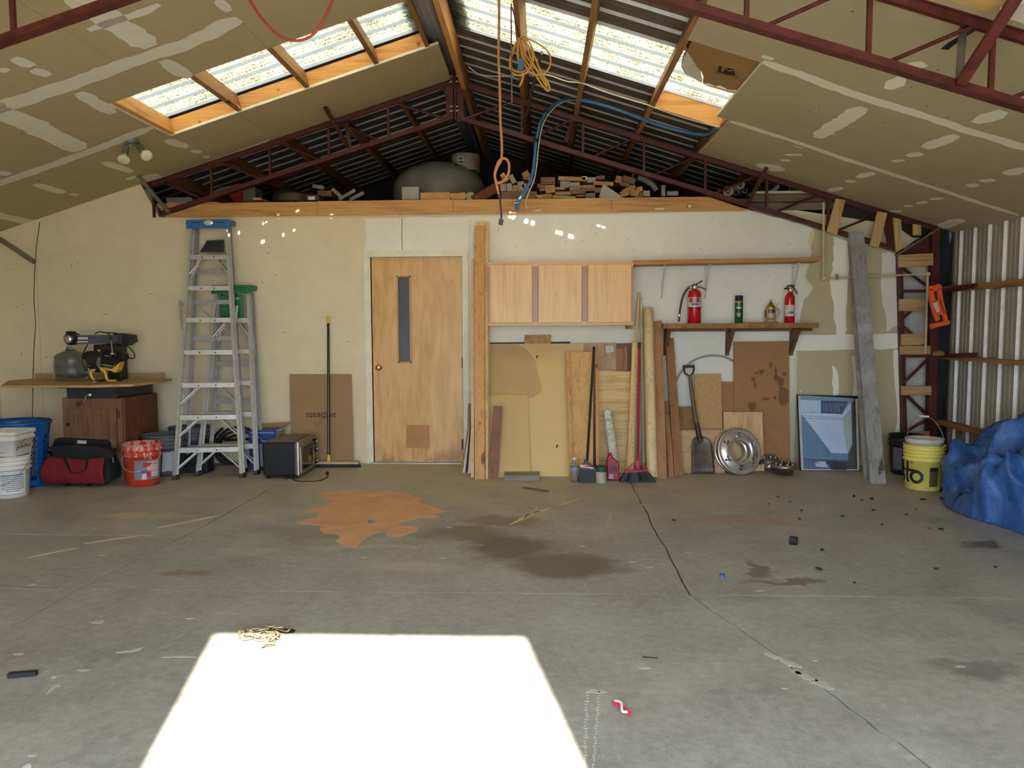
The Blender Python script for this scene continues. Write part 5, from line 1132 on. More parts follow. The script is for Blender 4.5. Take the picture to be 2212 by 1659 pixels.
obj('bristles', fan(MB(), P(1350, 1019, c.y), P(1399, 1016, c.y), P(1337, 1043, c.y), P(1417, 1038, c.y), .03, 220, random.Random(3)), BRS, t)
c = FL(1270, 1043); c.y += .03
t = thing('angle_broom', 'black-handled broom with a red and white label on its cap', 'broom', (c.x, c.y, 0))
top = P(1283, 750, -.24); bot = P(1268, 1000, c.y)
obj('pole', MB().tube([bot, top], .0118, 12), plain('matte_black_pole', C(26, 26, 28), .35), t)
cp = MB(); q = [P(x, y, c.y-.03) for x, y in ((1251,1012),(1262,1002),(1263,995),(1270,995),(1271,1001),(1285,1010),(1287,1018),(1252,1013))]
obj('cap', cp.slab(q, (0, .06, 0)), GRP, t)
obj('cap_label', MB().slab([P(x, y, c.y-.033) for x, y in ((1254,1004),(1266,1004),(1282,1011),(1281,1013),(1270,1011),(1253,1009))], (0, .001, 0)), plain('cap_label_white', C(220, 190, 186), .5), t)
obj('cap_label_band', MB().slab([P(x, y, c.y-.0345) for x, y in ((1256,1006),(1268,1006),(1279,1010),(1268,1009))], (0, .001, 0)), RDP, t)
obj('bristles', fan(MB(), P(1252, 1013, c.y), P(1287, 1018, c.y), P(1249, 1041, c.y), P(1291, 1044, c.y), .03, 180, random.Random(4)), BRS, t)
# bottle, can, oil bottle
b = FL(1241, 1041); c = V((b.x, b.y+.034, 0))
t = thing('water_bottle', 'clear plastic water bottle with a blue label at the foot of the shelf box', 'bottle', c)
obj('body', MB().lathe(c, [(0, .008), (.024, .0), (.034, .006), (.035, .04), (.033, .044), (.035, .05), (.035, .125), (.03, .15), (.015, .178), (.0125, .182), (.0125, .2)], 24), mk_glass('clear_pet', (.92, .94, .95, 1), .05, .85), t)
obj('label', MB().lathe(c, [(.0358, .098), (.0358, .13)], 24), plain('bottle_label_blue', C(120, 150, 200), .5), t)
obj('cap', MB().lathe(c, [(.0145, .192), (.0145, .208), (0, .209)], 16), plain('white_cap', C(222, 222, 222), .5), t)
b = FL(1299, 1045); c = V((b.x, b.y+.05, 0))
t = thing('paint_can', 'small paint-stained can with a green top between the brooms', 'can', c)
obj('body', MB().lathe(c, [(0, .002), (.046, 0), (.048, .004), (.047, .01), (.047, .045), (.048, .048), (.047, .051), (.047, .108), (.049, .112)], 24), plain('can_beige', C(176, 166, 144), .5, 0, .15, 20), t)
obj('rim', MB().lathe(c, [(.049, .1, ), (.05, .13), (.051, .146), (.046, .146), (.045, .11), (0, .105)], 24), plain('can_green', C(44, 72, 56), .5, 0, .3, 20), t)
b = FL(1324, 1039); c = V((b.x, b.y+.04, 0))
t = thing('oil_bottle', 'red plastic motor oil bottle leaning against the roll', 'bottle', c)
ORD = plain('dark_red_bottle', C(146, 22, 34), .35)
pts = [P(x, y, c.y-.035) for x, y in ((1312,1037),(1311,995),(1314,986),(1315,982),(1321,982),(1322,986),(1327,991),(1337,1000),(1338,1008),(1337,1038))]
obj('body', MB().slab(pts, (0, .07, 0)), ORD, t, bevel=.008)
obj('cap', MB().tube([P(1318, 983, c.y), P(1318, 978, c.y)], .014, 14, smooth=False), ORD, t)
obj('label', MB().slab([P(x, y, c.y-.037) for x, y in ((1319,1006),(1333,1007),(1333,1019),(1317,1018))], (0, .001, 0)), plain('oil_label_dark', C(66, 50, 52), .5), t)
obj('label', MB().slab([P(x, y, c.y-.037) for x, y in ((1316,1024),(1325,1024),(1325,1034),(1315,1034))], (0, .001, 0)), plain('oil_label_blue', C(150, 150, 172), .5), t)
# ================================================================== boards under the shelf
leaner('particle_board', 'big brown particle board with dark stains under the shelf bracket', 'board', [(1585,738),(1704,737),(1707,1012),(1586,1014)], -.035, -.21, .018, W_PARTB)
pbd = bpy.data.objects['particle_board']; q = [(0,738)]*3+[(0,1012)]; rr = random.Random(12)
for (x, y, rx, ry) in ((1645,803,.024,.026),(1627,819,.022,.024),(1634,805,.014,.014),(1631,832,.012,.03),(1625,878,.04,.045),(1677,816,.03,.03),(1687,826,.03,.05),(1694,808,.018,.02),(1676,802,.01,.06),(1693,855,.045,.09),(1655,861,.035,.014),(1674,860,.018,.018),(1665,788,.012,.04)):
    c0 = onq(q, -.035, -.21, x, y, .0025); k = (.175)/(P(1600, 738, -.035).z)
    obj('stain', MB().slab([V((c0.x+p.x, c0.y-p.y*-k*1, c0.z+p.y)) for p in blob(0, 0, rx, ry, 14, .25, rr)], (0, .001, 0)), plain('dark_stain', C(118, 84, 52), .8), pbd)
leaner('particle_board', 'narrow brown particle board half hidden left of the big one', 'board', [(1556,825),(1588,825),(1588,1012),(1556,1012)], -.06, -.24, .016, W_PARTB)
leaner('particle_board', 'tan particle board standing behind the shovel shaft', 'board', [(1500,809),(1557,808),(1564,1012),(1505,1012)], -.10, -.30, .018, W_PARTL)
leaner('osb_offcut', 'strand board panel left of the shovel', 'board', [(1464,879),(1506,878),(1508,1012),(1466,1012)], -.13, -.32, .012, M_OSBD)
leaner('plywood_sheet', 'low pale board across the floor behind the shovel blade', 'sheet', [(1469,929),(1564,928),(1566,1021),(1476,1022)], -.32, -.44, .012, wood('pale_low_board', C(196, 156, 112), C(160, 122, 84), axis=0))
leaner('plywood_sheet', 'square of pale plywood with flame grain behind the wheel trims', 'sheet', [(1563,890),(1647,890),(1651,1016),(1564,1016)], -.245, -.345, .014, wood('flame_ply', C(206, 166, 116), C(156, 116, 72), axis=2, contrast=1.3, scale=.6))
# hoop of wire
ch = P(1539, 850, -.02); mb = MB()
for dr_ in (0, .012):
    mb.tube([V((ch.x+(.365+dr_)*math.cos(a), -.02-dr_*.5, ch.z+(.365+dr_)*math.sin(a))) for a in [math.pi*(-.15+1.3*i/40) for i in range(41)]], .004, 6)
obj('wire_hoop', mb, plain('grey_wire', C(150, 152, 156), .4, .6), None, 'large thin grey wire hoop hanging on the wall behind the shovel', 'wire hoop')
# shovel
yb_, yt = -.49, -.13; bot = FL(1522, 1024); yb_ = bot.y
t = thing('shovel', 'square-mouth shovel with a wooden shaft and D handle', 'shovel', (bot.x, yb_, 0))
def shp(px, py, off=0): k = (1024-py)/(1024-790); return P(px, py, yb_+(yt-yb_)*k+off)
W_SH = wood('grey_brown_shaft', C(112, 92, 70), C(76, 60, 44), axis=2); S_BL = plain('worn_dark_steel', C(96, 88, 78), .5, .6, .3, 14)
obj('shaft', MB().tube([shp(1490, 812), shp(1496, 860), shp(1503, 905), shp(1511, 944)], [.017, .02, .021, .019], 12), W_SH, t)
dh = curve([shp(1489, 812), shp(1480, 806), shp(1477, 795), shp(1478, 791)], 4); dh2 = curve([shp(1491, 812), shp(1497, 805), shp(1499, 796), shp(1498, 791)], 4)
obj('d_handle', MB().tube(dh, .009, 8).tube(dh2, .009, 8), plain('dark_handle_steel', C(52, 44, 40), .5, .3), t)
obj('grip', MB().tube([shp(1475, 792), shp(1500, 791)], .0135, 10), plain('dark_brown_grip', C(58, 44, 36), .5), t)
obj('socket', MB().tube([shp(1505, 915), shp(1511, 945), shp(1515, 955)], [.022, .026, .02], 12), plain('socket_rust', C(82, 56, 46), .5, .4), t)
mb = MB(); rows = [(942, 1512, 1514, 0), (945, 1500, 1528, .012), (950, 1496, 1534, .018), (960, 1494, 1538, .02), (985, 1494, 1541, .016), (1010, 1494, 1544, .01), (1023, 1495, 1545, .004)]; N = 8
for (y, xa, xb, dp) in rows:
    for i in range(N+1): u = i/N; p = shp(xa+(xb-xa)*u, y, dp*(1-(2*u-1)**2)*1.0); mb.v.append(p)
for j in range(len(rows)-1):
    for i in range(N): mb.f.append([j*(N+1)+i, j*(N+1)+i+1, (j+1)*(N+1)+i+1, (j+1)*(N+1)+i]); mb.m.append(0); mb.sm.append(True)
obj('blade', mb, S_BL, t, solid=.004)
# wheel trims (two chrome simulators leaning)
CHR = plain('worn_chrome', C(214, 210, 202), .26, .8, .2, 10)
def wheel_trim(label, px, py, Y, R_, tilt, yaw):
    c = P(px, py, Y); c.z = R_*math.cos(tilt)+.004
    t = thing('wheel_trim', label, 'wheel trim', (c.x, c.y, 0), 'chrome truck wheel trims')
    M = Matrix.Rotation(yaw, 3, 'Z') @ Matrix.Rotation(math.pi/2+tilt, 3, 'X')
    pr = [(R_-.012, -.012), (R_, -.004), (R_, .006), (R_-.012, .012), (R_-.026, .004), (R_-.04, .008), (R_-.06, .022), (R_-.09, .03), (R_-.108, .026), (R_-.114, .012), (R_-.112, -.03)]
    N = 48; mb = MB(); vs = []
    for (r, z) in pr:
        for j in range(N): a = 2*math.pi*j/N; vs.append(M @ V((r*math.cos(a), r*math.sin(a), z))+c)
    mb.v = vs
    for i in range(len(pr)-1):
        for j in range(N):
            if i in (5, 6) and (j % 8) in (2, 3, 4) and (i == 6 or j % 8 == 3): continue
            mb.f.append([i*N+j, i*N+(j+1) % N, (i+1)*N+(j+1) % N, (i+1)*N+j]); mb.m.append(0); mb.sm.append(True)
    obj('disc', mb, CHR, t)
    for k in range(6):
        a = 2*math.pi*(k*8+3.5)/N; r = R_-.074
        o = []
        for i in range(15): b_ = 2*math.pi*i/14; o.append(M @ V(((r+.017*math.cos(b_))*math.cos(a)-.03*math.sin(b_)*math.sin(a), (r+.017*math.cos(b_))*math.sin(a)+.03*math.sin(b_)*math.cos(a), .0285))+c)
        obj('vent_rim', MB().tube(o, .004, 6), CHR, t)
    return t
wheel_trim('front chrome wheel trim leaning on the pale plywood square', 1597, 973, -.50, .214, -.30, .25)
wheel_trim('rear chrome wheel trim tucked behind the front one', 1587, 972, -.435, .205, -.30, .25)
# hub covers on the floor
def hub(label, px, py, r, tilt, flip):
    c = FL(px, py); c.y += r*.9
    M = Matrix.Rotation(tilt, 3, 'X')
    t = thing('hub_cover', label, 'hub cover', (c.x, c.y, 0), 'steel hub covers on the floor'); GM = plain('dull_hub_metal', C(148, 142, 128), .35, .85, .2, 14)
    c.z = .005+abs(math.sin(tilt))*r
    if flip: pr = [(0, .012), (r*.45, .008), (r*.58, 0), (r*.62, .05), (r*.98, .058), (r, .075), (r*.97, .09), (r*.8, .092), (r*.72, .07), (r*.35, .065), (.0, .06)]
    else: pr = [(r, 0), (r*1.0, .02), (r*.9, .045), (r*.6, .05), (r*.55, .09), (r*.5, .095), (r*.45, .08), (0, .075)]
    obj('shell', MB().lathe(c, pr, 30, M=M), GM, t)
    for k in range(8):
        a = 2*math.pi*k/8; p = M @ V((r*.62*math.cos(a), r*.62*math.sin(a), .068 if flip else .05))+c; e = M @ V((r*.62*math.cos(a), r*.62*math.sin(a), .105 if flip else .075))+c
        obj('lug_boss', MB().tube([p, e], .017, 10), GM, t)
hub('upturned steel hub cover with lug bosses, nearest the framed picture', 1703, 1030, .125, 0, True)
hub('steel hub cover tilted behind the upturned one', 1668, 1021, .12, -.35, False)
# ================================================================== framed picture leaning on the wall
yA, yB = -.10, -.34
fq = [(1722,853),(1853,856),(1857,1018),(1729,1016)]
def fp(u, v, off=0):   # u 0..1 across, v 0..1 downwards
    a = P(*fq[0], yA).lerp(P(*fq[1], yA), u); b_ = P(*fq[3], yB).lerp(P(*fq[2], yB), u); b_.z = 0; p = a.lerp(b_, v); return p+V((0, -off, 0))
t = thing('framed_picture', 'blue picture of an angular white room in a silver and black frame', 'picture', fp(.5, 1))
obj('backing', MB().slab([fp(0, 0), fp(1, 0), fp(1, 1), fp(0, 1)], (0, .02, 0)), M_DARK, t)
fs_ = plain('silver_frame', C(206, 206, 214), .35, .3)
obj('frame_side', MB().slab([fp(.012, .008, .006), fp(.05, .008, .006), fp(.05, .99, .006), fp(.012, .99, .006)], (0, .006, 0)), fs_, t)
obj('frame_side', MB().slab([fp(.955, .03, .006), fp(.993, .03, .006), fp(.993, .99, .006), fp(.955, .99, .006)], (0, .006, 0)), fs_, t)
obj('frame_bottom', MB().slab([fp(.012, .975, .006), fp(.993, .975, .006), fp(.993, .99, .006), fp(.012, .99, .006)], (0, .006, 0)), fs_, t)
# the printed image: flat colour fields (u, v measured in the visible picture area)
def crop2uv(x, y): return ((x-175)/(1165-175)-(y-90)/1240*.02, (y-95)/(1330-95))
IM = [('grey_teal', C(135, 165, 182), [(225,100),(1105,130),(1125,1320),(240,1295)]),
      ('pale_blue', C(194, 221, 247), [(228,175),(560,180),(558,385),(228,380)]), ('navy_curtain', C(70, 88, 135), [(560,180),(1000,185),(900,400),(560,388)]),
      ('white_band', C(214, 232, 250), [(228,385),(905,402),(1050,190),(1055,300),(925,460),(925,500),(270,470),(228,405)]),
      ('pale_wall', C(203, 221, 250), [(285,475),(925,492),(930,700),(960,900),(990,1045),(715,1040),(500,750)]), ('soft_green', C(185, 200, 198), [(925,495),(1058,300),(1062,900),(990,1040),(955,850),(935,690)]),
      ('slate_blue', C(102, 140, 176), [(230,410),(285,475),(710,1030),(720,1120),(245,1125)]), ('slate_mid', C(113, 144, 182), [(720,1040),(992,1046),(990,1155),(720,1150)]),
      ('dusk', C(70, 100, 135), [(245,1125),(992,1155),(990,1180),(245,1155)]), ('dark_green', C(64, 75, 75), [(1062,190),(1105,180),(1125,1320),(965,1315),(995,1060),(1062,900)]),
      ('deep_blue', C(88, 115, 151), [(245,1155),(700,1165),(700,1305),(245,1295)]), ('ice', C(196, 218, 245), [(430,1210),(500,1170),(610,1180),(660,1270),(470,1262)]), ('dark_brown', C(70, 59, 64), [(630,1165),(990,1180),(965,1315),(700,1308),(690,1220),(630,1215)])]
for k, (nm, c_, pl) in enumerate(IM):
    uv = [crop2uv(*p) for p in pl]; obj('printed_field', MB().slab([fp(u, v, .0012+.0004*k) for u, v in uv], (0, .0003, 0)), plain('print_'+nm, c_, .5, 0, .06, 5), t)
mb = MB(); rr = random.Random(6)
for k in range(26):
    x = 590+k*14; y0_ = rr.uniform(190, 240); a = fp(*crop2uv(x, y0_), .0068); b_ = fp(*crop2uv(x+rr.uniform(-20, 20), y0_+rr.uniform(80, 180)), .0068)
    if x > 880 and y0_ > 0: b_ = a.lerp(b_, .5)
    mb.bar(a, b_, .0035, .0006, (0, 1, 0))
obj('printed_lines', mb, plain('print_curtain_light', C(136, 156, 190), .5), t)
mb = MB()
for y in (440, 470): mb.bar(fp(*crop2uv(275, y), .0072), fp(*crop2uv(922, y+20), .0072), .004, .0006, (0, 1, 0))
obj('printed_lines', mb, plain('print_line_blue', C(96, 118, 156), .5), t)
mb = MB()
for a, b_ in (((370,1165),(505,1165)), ((505,1165),(505,1200)), ((505,1200),(370,1195)), ((370,1195),(370,1165))): mb.bar(fp(*crop2uv(*a), .0072), fp(*crop2uv(*b_), .0072), .005, .0006, (0, 1, 0))
obj('printed_lines', mb, plain('print_dusk', C(58, 84, 116), .5), t)
# the glass over the print
tt = NT('picture_glass'); tr_ = tt.new('ShaderNodeBsdfTransparent'); gl_ = tt.new('ShaderNodeBsdfGlossy'); gl_.inputs['Roughness'].default_value = .04; mx = tt.new('ShaderNodeMixShader'); mx.inputs[0].default_value = .06
tt.ln(tr_.outputs[0], mx.inputs[1]); tt.ln(gl_.outputs[0], mx.inputs[2]); tt.ln(mx.outputs[0], tt.out.inputs[0])
obj('glass', MB().slab([fp(.05, .01, .009), fp(.955, .02, .009), fp(.955, .975, .009), fp(.05, .975, .009)], (0, .001, 0)), tt.m, t)
# weathered planks
leaner('weathered_plank', 'wide weathered grey plank leaning in front, right of the framed picture', 'board', [(1835,500),(1866,500),(1914,1045),(1881,1045)], -.16, None, .035, W_GREYW)
leaner('weathered_plank', 'narrow paint-streaked grey plank behind the wide one', 'board', [(1833,512),(1850,512),(1884,1040),(1868,1040)], -.10, -.76, .03, wood('paint_streaked_grey', C(156, 150, 140), C(96, 90, 82), axis=2, streak=C(206, 204, 200)))
# ================================================================== wall cabinet and shelves
W_CAB = wood('varnished_birch', C(222, 168, 94), C(196, 140, 70), axis=2, rough=.36, contrast=.8); W_CABF = wood('varnished_face_frame', C(212, 160, 92), C(184, 130, 70), axis=0, rough=.4, contrast=.6)
W_MULL = wood('varnished_mullion', C(168, 108, 66), C(140, 86, 48), axis=2, rough=.35, contrast=.6)
yF = -.30; x0, x1 = P(1054, 640, yF).x, P(1368, 640, yF).x; z1, z0 = P(1210, 566, yF).z, P(1210, 703, yF).z
t = thing('wall_cabinet', 'three-door varnished birch wall cabinet', 'cabinet', ((x0+x1)/2, -.15, z0))
obj('case', MB().box(((x0+x1)/2, -.142, (z0+z1)/2), (x1-x0, .28, z1-z0)), W_CAB, t)
def ff(a, b_, w_, nm, m): obj(nm, MB().bar((a[0], yF+.009, a[1]), (b_[0], yF+.009, b_[1]), w_, .018, (0, 1, 0)), m, t)
ff((x0, z1-.02), (x1, z1-.02), .04, 'top_rail', W_CABF); ff((x0, z0+.018), (x1, z0+.018), .036, 'bottom_rail', W_CABF)
for px in (1057, 1156.5, 1263.5, 1365): x = P(px, 640, yF).x; ff((x, z0+.036), (x, z1-.04), .05 if 1100 < px < 1300 else .02, 'stile', W_MULL)
for a, b_ in ((1058, 1150), (1163, 1257), (1270, 1364)):
    xa, xb = P(a, 640, yF-.02).x, P(b_, 640, yF-.02).x; zz0, zz1 = P(1210, 697, yF-.02).z, P(1210, 571.5, yF-.02).z
    obj('door', MB().box(((xa+xb)/2, yF-.011, (zz0+zz1)/2), (xb-xa, .019, zz1-zz0)), W_CAB, t, bevel=.003)
q = P(1365, 707, -.26); obj('mounting_block', MB().box((q.x-.01, -.1, z0-.02), (.05, .18, .03)), W_BRD, t)
# upper narrow shelf on white metal brackets
yF = -.26; a, b = P(1369, 567, yF), P(1771, 560, yF)
t = thing('wall_shelf', 'long narrow empty shelf on white metal brackets above the extinguishers', 'shelf', ((a.x+b.x)/2, -.13, a.z))
def mk_osbedge(name, c): return wood(name, c, sc(c, .45), axis=0, contrast=1.6)
obj('board', MB().slab([V((a.x, yF, a.z-.022)), V((b.x, yF, b.z-.018)), V((b.x, yF, b.z+.02)), V((a.x, yF, a.z+.02))], (0, .25, 0)), mk_osbedge('strand_board_edge', C(180, 124, 66)), t)
W_MB = plain('white_metal_bracket', C(206, 204, 192), .4, .2)
for px in (1429, 1523, 1712):
    k = (px-1369)/402; zt_ = a.z-.022+(b.z-a.z)*k; w_ = P(px, 600, -.004); zl = P(px, 645, -.004).z
    br_ = obj('bracket', MB().bar((w_.x, -.004, zt_), (w_.x, -.004, zl), .02, .004, (0, 1, 0)).bar((w_.x, -.005, zt_-.003), (w_.x, -.2, zt_-.003), .02, .004).bar((w_.x, -.004, zl+.01), (w_.x, -.18, zt_-.008), .012, .006), W_MB, t)
    sc_m = MB()
    for z in (zt_-.03, zl+.012): sc_m.tube([(w_.x, -.009, z), (w_.x, -.006, z)], .005, 8)
    obj('screws', sc_m, M_HINGE, br_)
# lower shelf
yF = -.25; a, b = P(1433, 703, yF), P(1769, 702, yF); zs = P(1600, 698, yF).z; zb_ = P(1600, 709, yF).z
t = thing('wall_shelf', 'rough strand board shelf holding two fire extinguishers', 'shelf', ((a.x+b.x)/2, -.13, zb_))
obj('board', MB().box(((a.x+b.x)/2, yF/2-.002, (zs+zb_)/2), (b.x-a.x, -yF-.002, zs-zb_)), mk_osb('rough_board_edge', C(152, 106, 58)), t)
W_DK = wood('dark_bracket_wood', C(116, 78, 46), C(76, 48, 28), axis=2)
q0, q1 = P(1438, 711, -.03), P(1752, 711, -.03); obj('ledger', MB().box(((q0.x+q1.x)/2, -.03, zb_-.016), (q1.x-q0.x, .05, .03)), W_DK, t)
for px in (1437, 1571, 1709):
    w_ = P(px, 740, -.01); zl = P(px, 768, -.01).z
    br_ = obj('bracket', MB().box((w_.x, -.012, (zl+zb_)/2-.0), (.036, .02, zb_-zl)).slab([V((w_.x-.01, -.015, zl+.03)), V((w_.x-.01, -.235, zb_-.001)), V((w_.x-.01, -.015, zb_-.001))], (.02, 0, 0)).bar((w_.x, -.02, zl+.03), (w_.x, -.235, zb_-.008), .034, .014), W_DK, t)
# fire extinguishers
EXR = plain('extinguisher_red', C(186, 18, 32), .22, 0, .06); EXK = plain('extinguisher_black', C(20, 20, 22), .4); LABW = plain('extinguisher_label', C(214, 196, 180), .5); SILV = plain('gauge_silver', C(214, 214, 212), .25, .6); LABB = plain('label_blue_ink', C(70, 110, 150), .5)
c = P(1499.5, 697, -.135); c.z = zs+.001
t = thing('fire_extinguisher', 'larger red fire extinguisher with a black hose on the left of the shelf', 'fire extinguisher', c)
R_ = .0625; H = P(1499, 627, -.135).z-zs
obj('cylinder', MB().lathe(c, [(0, .003), (R_-.006, 0), (R_, .008), (R_, H-.045), (R_*.92, H-.02), (R_*.7, H-.004), (R_*.35, H+.004), (.02, H+.01), (.02, H+.03)], 30), EXR, t)
rf = lambda z: R_; a0 = facing(c); yy = lambda py: P(1499, py, -.135-R_).z-zs
def lab(py0, py1, w_, m, name='label', da=0, off=.001): obj(name, (lambda mb: (patch(mb, c, rf, a0+da, (yy(py0)+yy(py1))/2, w_, yy(py0)-yy(py1), 8, 0, off), mb)[1])(MB()), m, t)
lab(642, 663, .135, LABW); lab(643, 653.5, .1, EXR, 'label_panel', 0, .0018); lab(655, 660, .075, LABB, 'label_pictograms', .12, .002)
lb = MB()
for k in range(3): patch(lb, c, rf, a0, yy(645+k*3), .06, .003, 6, 0, .0025)
obj('label_print', lb, LABW, t)
obj('strap', MB().lathe(c, [(R_+.0015, yy(667.5)), (R_+.0015, yy(666))], 30), EXK, t)
q = P(1499.5, 621, -.135-.03); obj('valve', MB().rbox(V((c.x, c.y, zs+H+.04)), (.045, .03, .035), .006), EXK, t)
obj('gauge', MB().lathe(V((c.x, c.y-.02, zs+H+.028)), [(0, .006), (.016, .006), (.019, 0)], 18, M=R90), SILV, t)
obj('lever', MB().tube(curve([V((c.x-.005, c.y, zs+H+.045)), P(1505, 614, c.y), P(1517, 606.5, c.y)], 5), [.009]*5+[.006]*6, 8), EXK, t)
obj('lever', MB().tube(curve([V((c.x+.01, c.y, zs+H+.03)), P(1511, 620, c.y), P(1522, 624, c.y), P(1525, 627, c.y)], 4), .0055, 8), EXK, t)
hs = curve([V((c.x-.02, c.y, zs+H+.028)), P(1489, 621, c.y), P(1480, 630, c.y), P(1473, 648, c.y), P(1469, 670, c.y), P(1467, 688, c.y), P(1466, 695, c.y)], 6)
obj('hose', MB().tube(hs, .0095, 10), EXK, t); obj('hose_collar', MB().tube([P(1489, 621, c.y), P(1495, 621, c.y)], .011, 10).tube([P(1467.5, 679, c.y), P(1467, 684, c.y)], .0115, 10), SILV, t)
c = P(1705, 697, -.13); c.z = zs+.001; R_ = .0465; H = P(1705, 632, -.13).z-zs
t = thing('fire_extinguisher', 'smaller red fire extinguisher on the right of the shelf', 'fire extinguisher', c)
obj('cylinder', MB().lathe(c, [(0, .003), (R_-.005, 0), (R_, .006), (R_, H-.06), (R_*.9, H-.035), (R_*.62, H-.015), (R_*.4, H), (.017, H+.02)], 30), EXR, t)
rf = lambda z: R_; a0 = facing(c); yy = lambda py: P(1705, py, -.13-R_).z-zs
lab(659, 683, .1, LABW); lab(673, 678, .05, LABB, 'label_pictograms', .3, .002)
lb = MB(); rr = random.Random(3)
for k in range(8): patch(lb, c, rf, a0+rr.uniform(-.4, .4), yy(661+k*1.6), rr.uniform(.02, .05), .002, 4, 0, .002)
obj('label_print', lb, plain('label_red_print', C(196, 110, 108), .5), t)
obj('valve', MB().rbox(V((c.x, c.y, zs+H+.026)), (.036, .026, .03), .005).tube(curve([P(1700, 622, c.y), P(1702, 618, c.y), P(1708, 617, c.y), P(1716, 618.5, c.y)], 4), .007, 8), EXK, t)
obj('nozzle', MB().tube([P(1694, 623.5, c.y), P(1703, 623.5, c.y)], .007, 10), EXK, t)
obj('gauge', MB().lathe(V((c.x+.006, c.y-.018, zs+H+.024)), [(0, .006), (.019, .006), (.022, 0)], 18, M=R90), plain('gauge_brass', C(196, 184, 150), .3, .5), t)
obj('lever', MB().tube(curve([P(1710, 620, c.y), P(1716, 624, c.y), P(1720, 630, c.y), P(1722, 635, c.y)], 4), .006, 8), EXK, t)
# spray can
c = P(1595.5, 697, -.14); c.z = zs+.001; R_ = .0385; hh = P(1595, 638.5, -.14).z-zs
t = thing('spray_can', 'green aerosol can with a black cap in the middle of the shelf', 'spray can', c)
zc_ = P(1595, 651, -.14).z-zs
obj('body', MB().lathe(c, [(0, .003), (R_-.003, 0), (R_, .004), (R_, zc_-.012)], 26), plain('can_green_print', C(28, 96, 48), .3, .2, .2, 14), t)
obj('collar', MB().lathe(c, [(R_, zc_-.012), (R_+.0005, zc_), (R_-.003, zc_+.002)], 26), plain('can_gold', C(206, 166, 50), .35, .3), t)
obj('cap', MB().lathe(c, [(R_-.002, zc_), (R_-.002, hh-.004), (R_-.006, hh), (0, hh)], 26), EXK, t)
rf = lambda z: R_; a0 = facing(c); yy = lambda py: P(1595, py, -.14-R_).z-zs
lb = MB()
for (py, w_, h_) in ((665, .05, .012), (677, .045, .006), (680.5, .04, .006), (683.5, .03, .004)): patch(lb, c, rf, a0, yy(py), w_, h_, 6, 0, .001)
obj('label_print', lb, plain('can_pale_print', C(214, 216, 196), .5), t)
lb = MB(); patch(lb, c, rf, a0, yy(671), .055, .022, 6, 0, .0008); patch(lb, c, rf, a0, yy(679.5), .05, .03, 6, 0, .0006); obj('label_picture', lb, plain('can_dark_print', C(26, 40, 28), .4), t)
# beer stein on a thin board
a, b = P(1608, 696, -.2), P(1681, 696, -.2)
obj('thin_board', MB().box(((a.x+b.x)/2, -.14, zs+.006), (b.x-a.x, .16, .01)), wood('thin_wood_board', C(160, 112, 62), axis=0), None, 'thin wooden board lying on the shelf under the stein', 'board')
c = P(1664, 695, -.14); c.z = zs+.012
t = thing('beer_stein', 'small ceramic beer stein with a pointed brass lid', 'stein', c)
hs_ = P(1664, 666, -.14).z-c.z
obj('mug', MB().lathe(c, [(0, .003), (.05, 0), (.052, .008), (.047, .016), (.049, .03), (.052, hs_*.5), (.046, hs_-.014), (.043, hs_)], 28), plain('stein_ceramic', C(188, 150, 108), .4, 0, .15, 14), t)
rf = lambda z: .0525; a0 = facing(c)
lb = MB(); patch(lb, c, rf, a0+.2, hs_*.78, .062, .034, 6, 0, .0); patch(lb, c, rf, a0-1.1, hs_*.6, .03, .07, 4, 0, .0); obj('dark_panel', lb, plain('stein_dark_glaze', C(44, 34, 46), .3), t)
lb = MB(); lb.slab(wrap([(-.03, -.02), (.032, -.02), (.03, .0), (.0, .032), (-.028, .004)], c, lambda z: .0535, a0+.2, hs_*.6), (0, .001, 0)); obj('relief_house', lb, plain('stein_relief', C(176, 128, 104), .5), t)
lb = MB(); patch(lb, c, rf, a0+.15, hs_*.2, .07, .02, 6, 0, -.001); obj('relief_band', lb, plain('stein_grey_band', C(116, 100, 84), .5), t)
obj('lid', MB().lathe(c+V((0, 0, hs_)), [(.046, 0), (.047, .006), (.038, .018), (.036, .022), (.028, .034), (.026, .038), (.018, .05), (.012, .06), (.005, .07), (.002, .088), (0, .09)], 24), plain('stein_brass', C(196, 164, 88), .25, .9), t)
obj('handle', MB().tube(curve([P(1674.5, 667, c.y), P(1680, 666, c.y), P(1684, 672, c.y), P(1682, 681, c.y), P(1676, 687, c.y)], 5), .0065, 8), plain('stein_ceramic', C(188, 150, 108), .4, 0, .15, 14), t)
obj('thumb_lift', MB().tube(curve([P(1676, 667, c.y), P(1678, 660, c.y), P(1682, 654, c.y)], 4), .003, 6), plain('stein_brass', C(196, 164, 88), .25, .9), t)
# conduit pipe
yP = -.13; CP = plain('beige_pvc_pipe', C(196, 176, 136), .5)
t = thing('conduit_pipe', 'beige conduit pipe running down, across and down beside the corner post', 'pipe', P(1779, 601, yP))
e1, e2 = P(1779, 601, yP), P(2004, 592, yP)
obj('pipe_run', MB().tube([P(1779, 437, yP), e1], .0115, 10), CP, t); obj('pipe_run', MB().tube([e1, e2], .0095, 10), CP, t); obj('pipe_run', MB().tube([e2, P(1999, 764, yP)], .0115, 10), CP, t)
for e in (e1, e2): obj('elbow', MB().rbox(e, (.04, .034, .034), .01), CP, t)
obj('strap', MB().box(P(1808, 598, yP-.0), (.022, .022, .05)), M_GREYSTEEL, t)
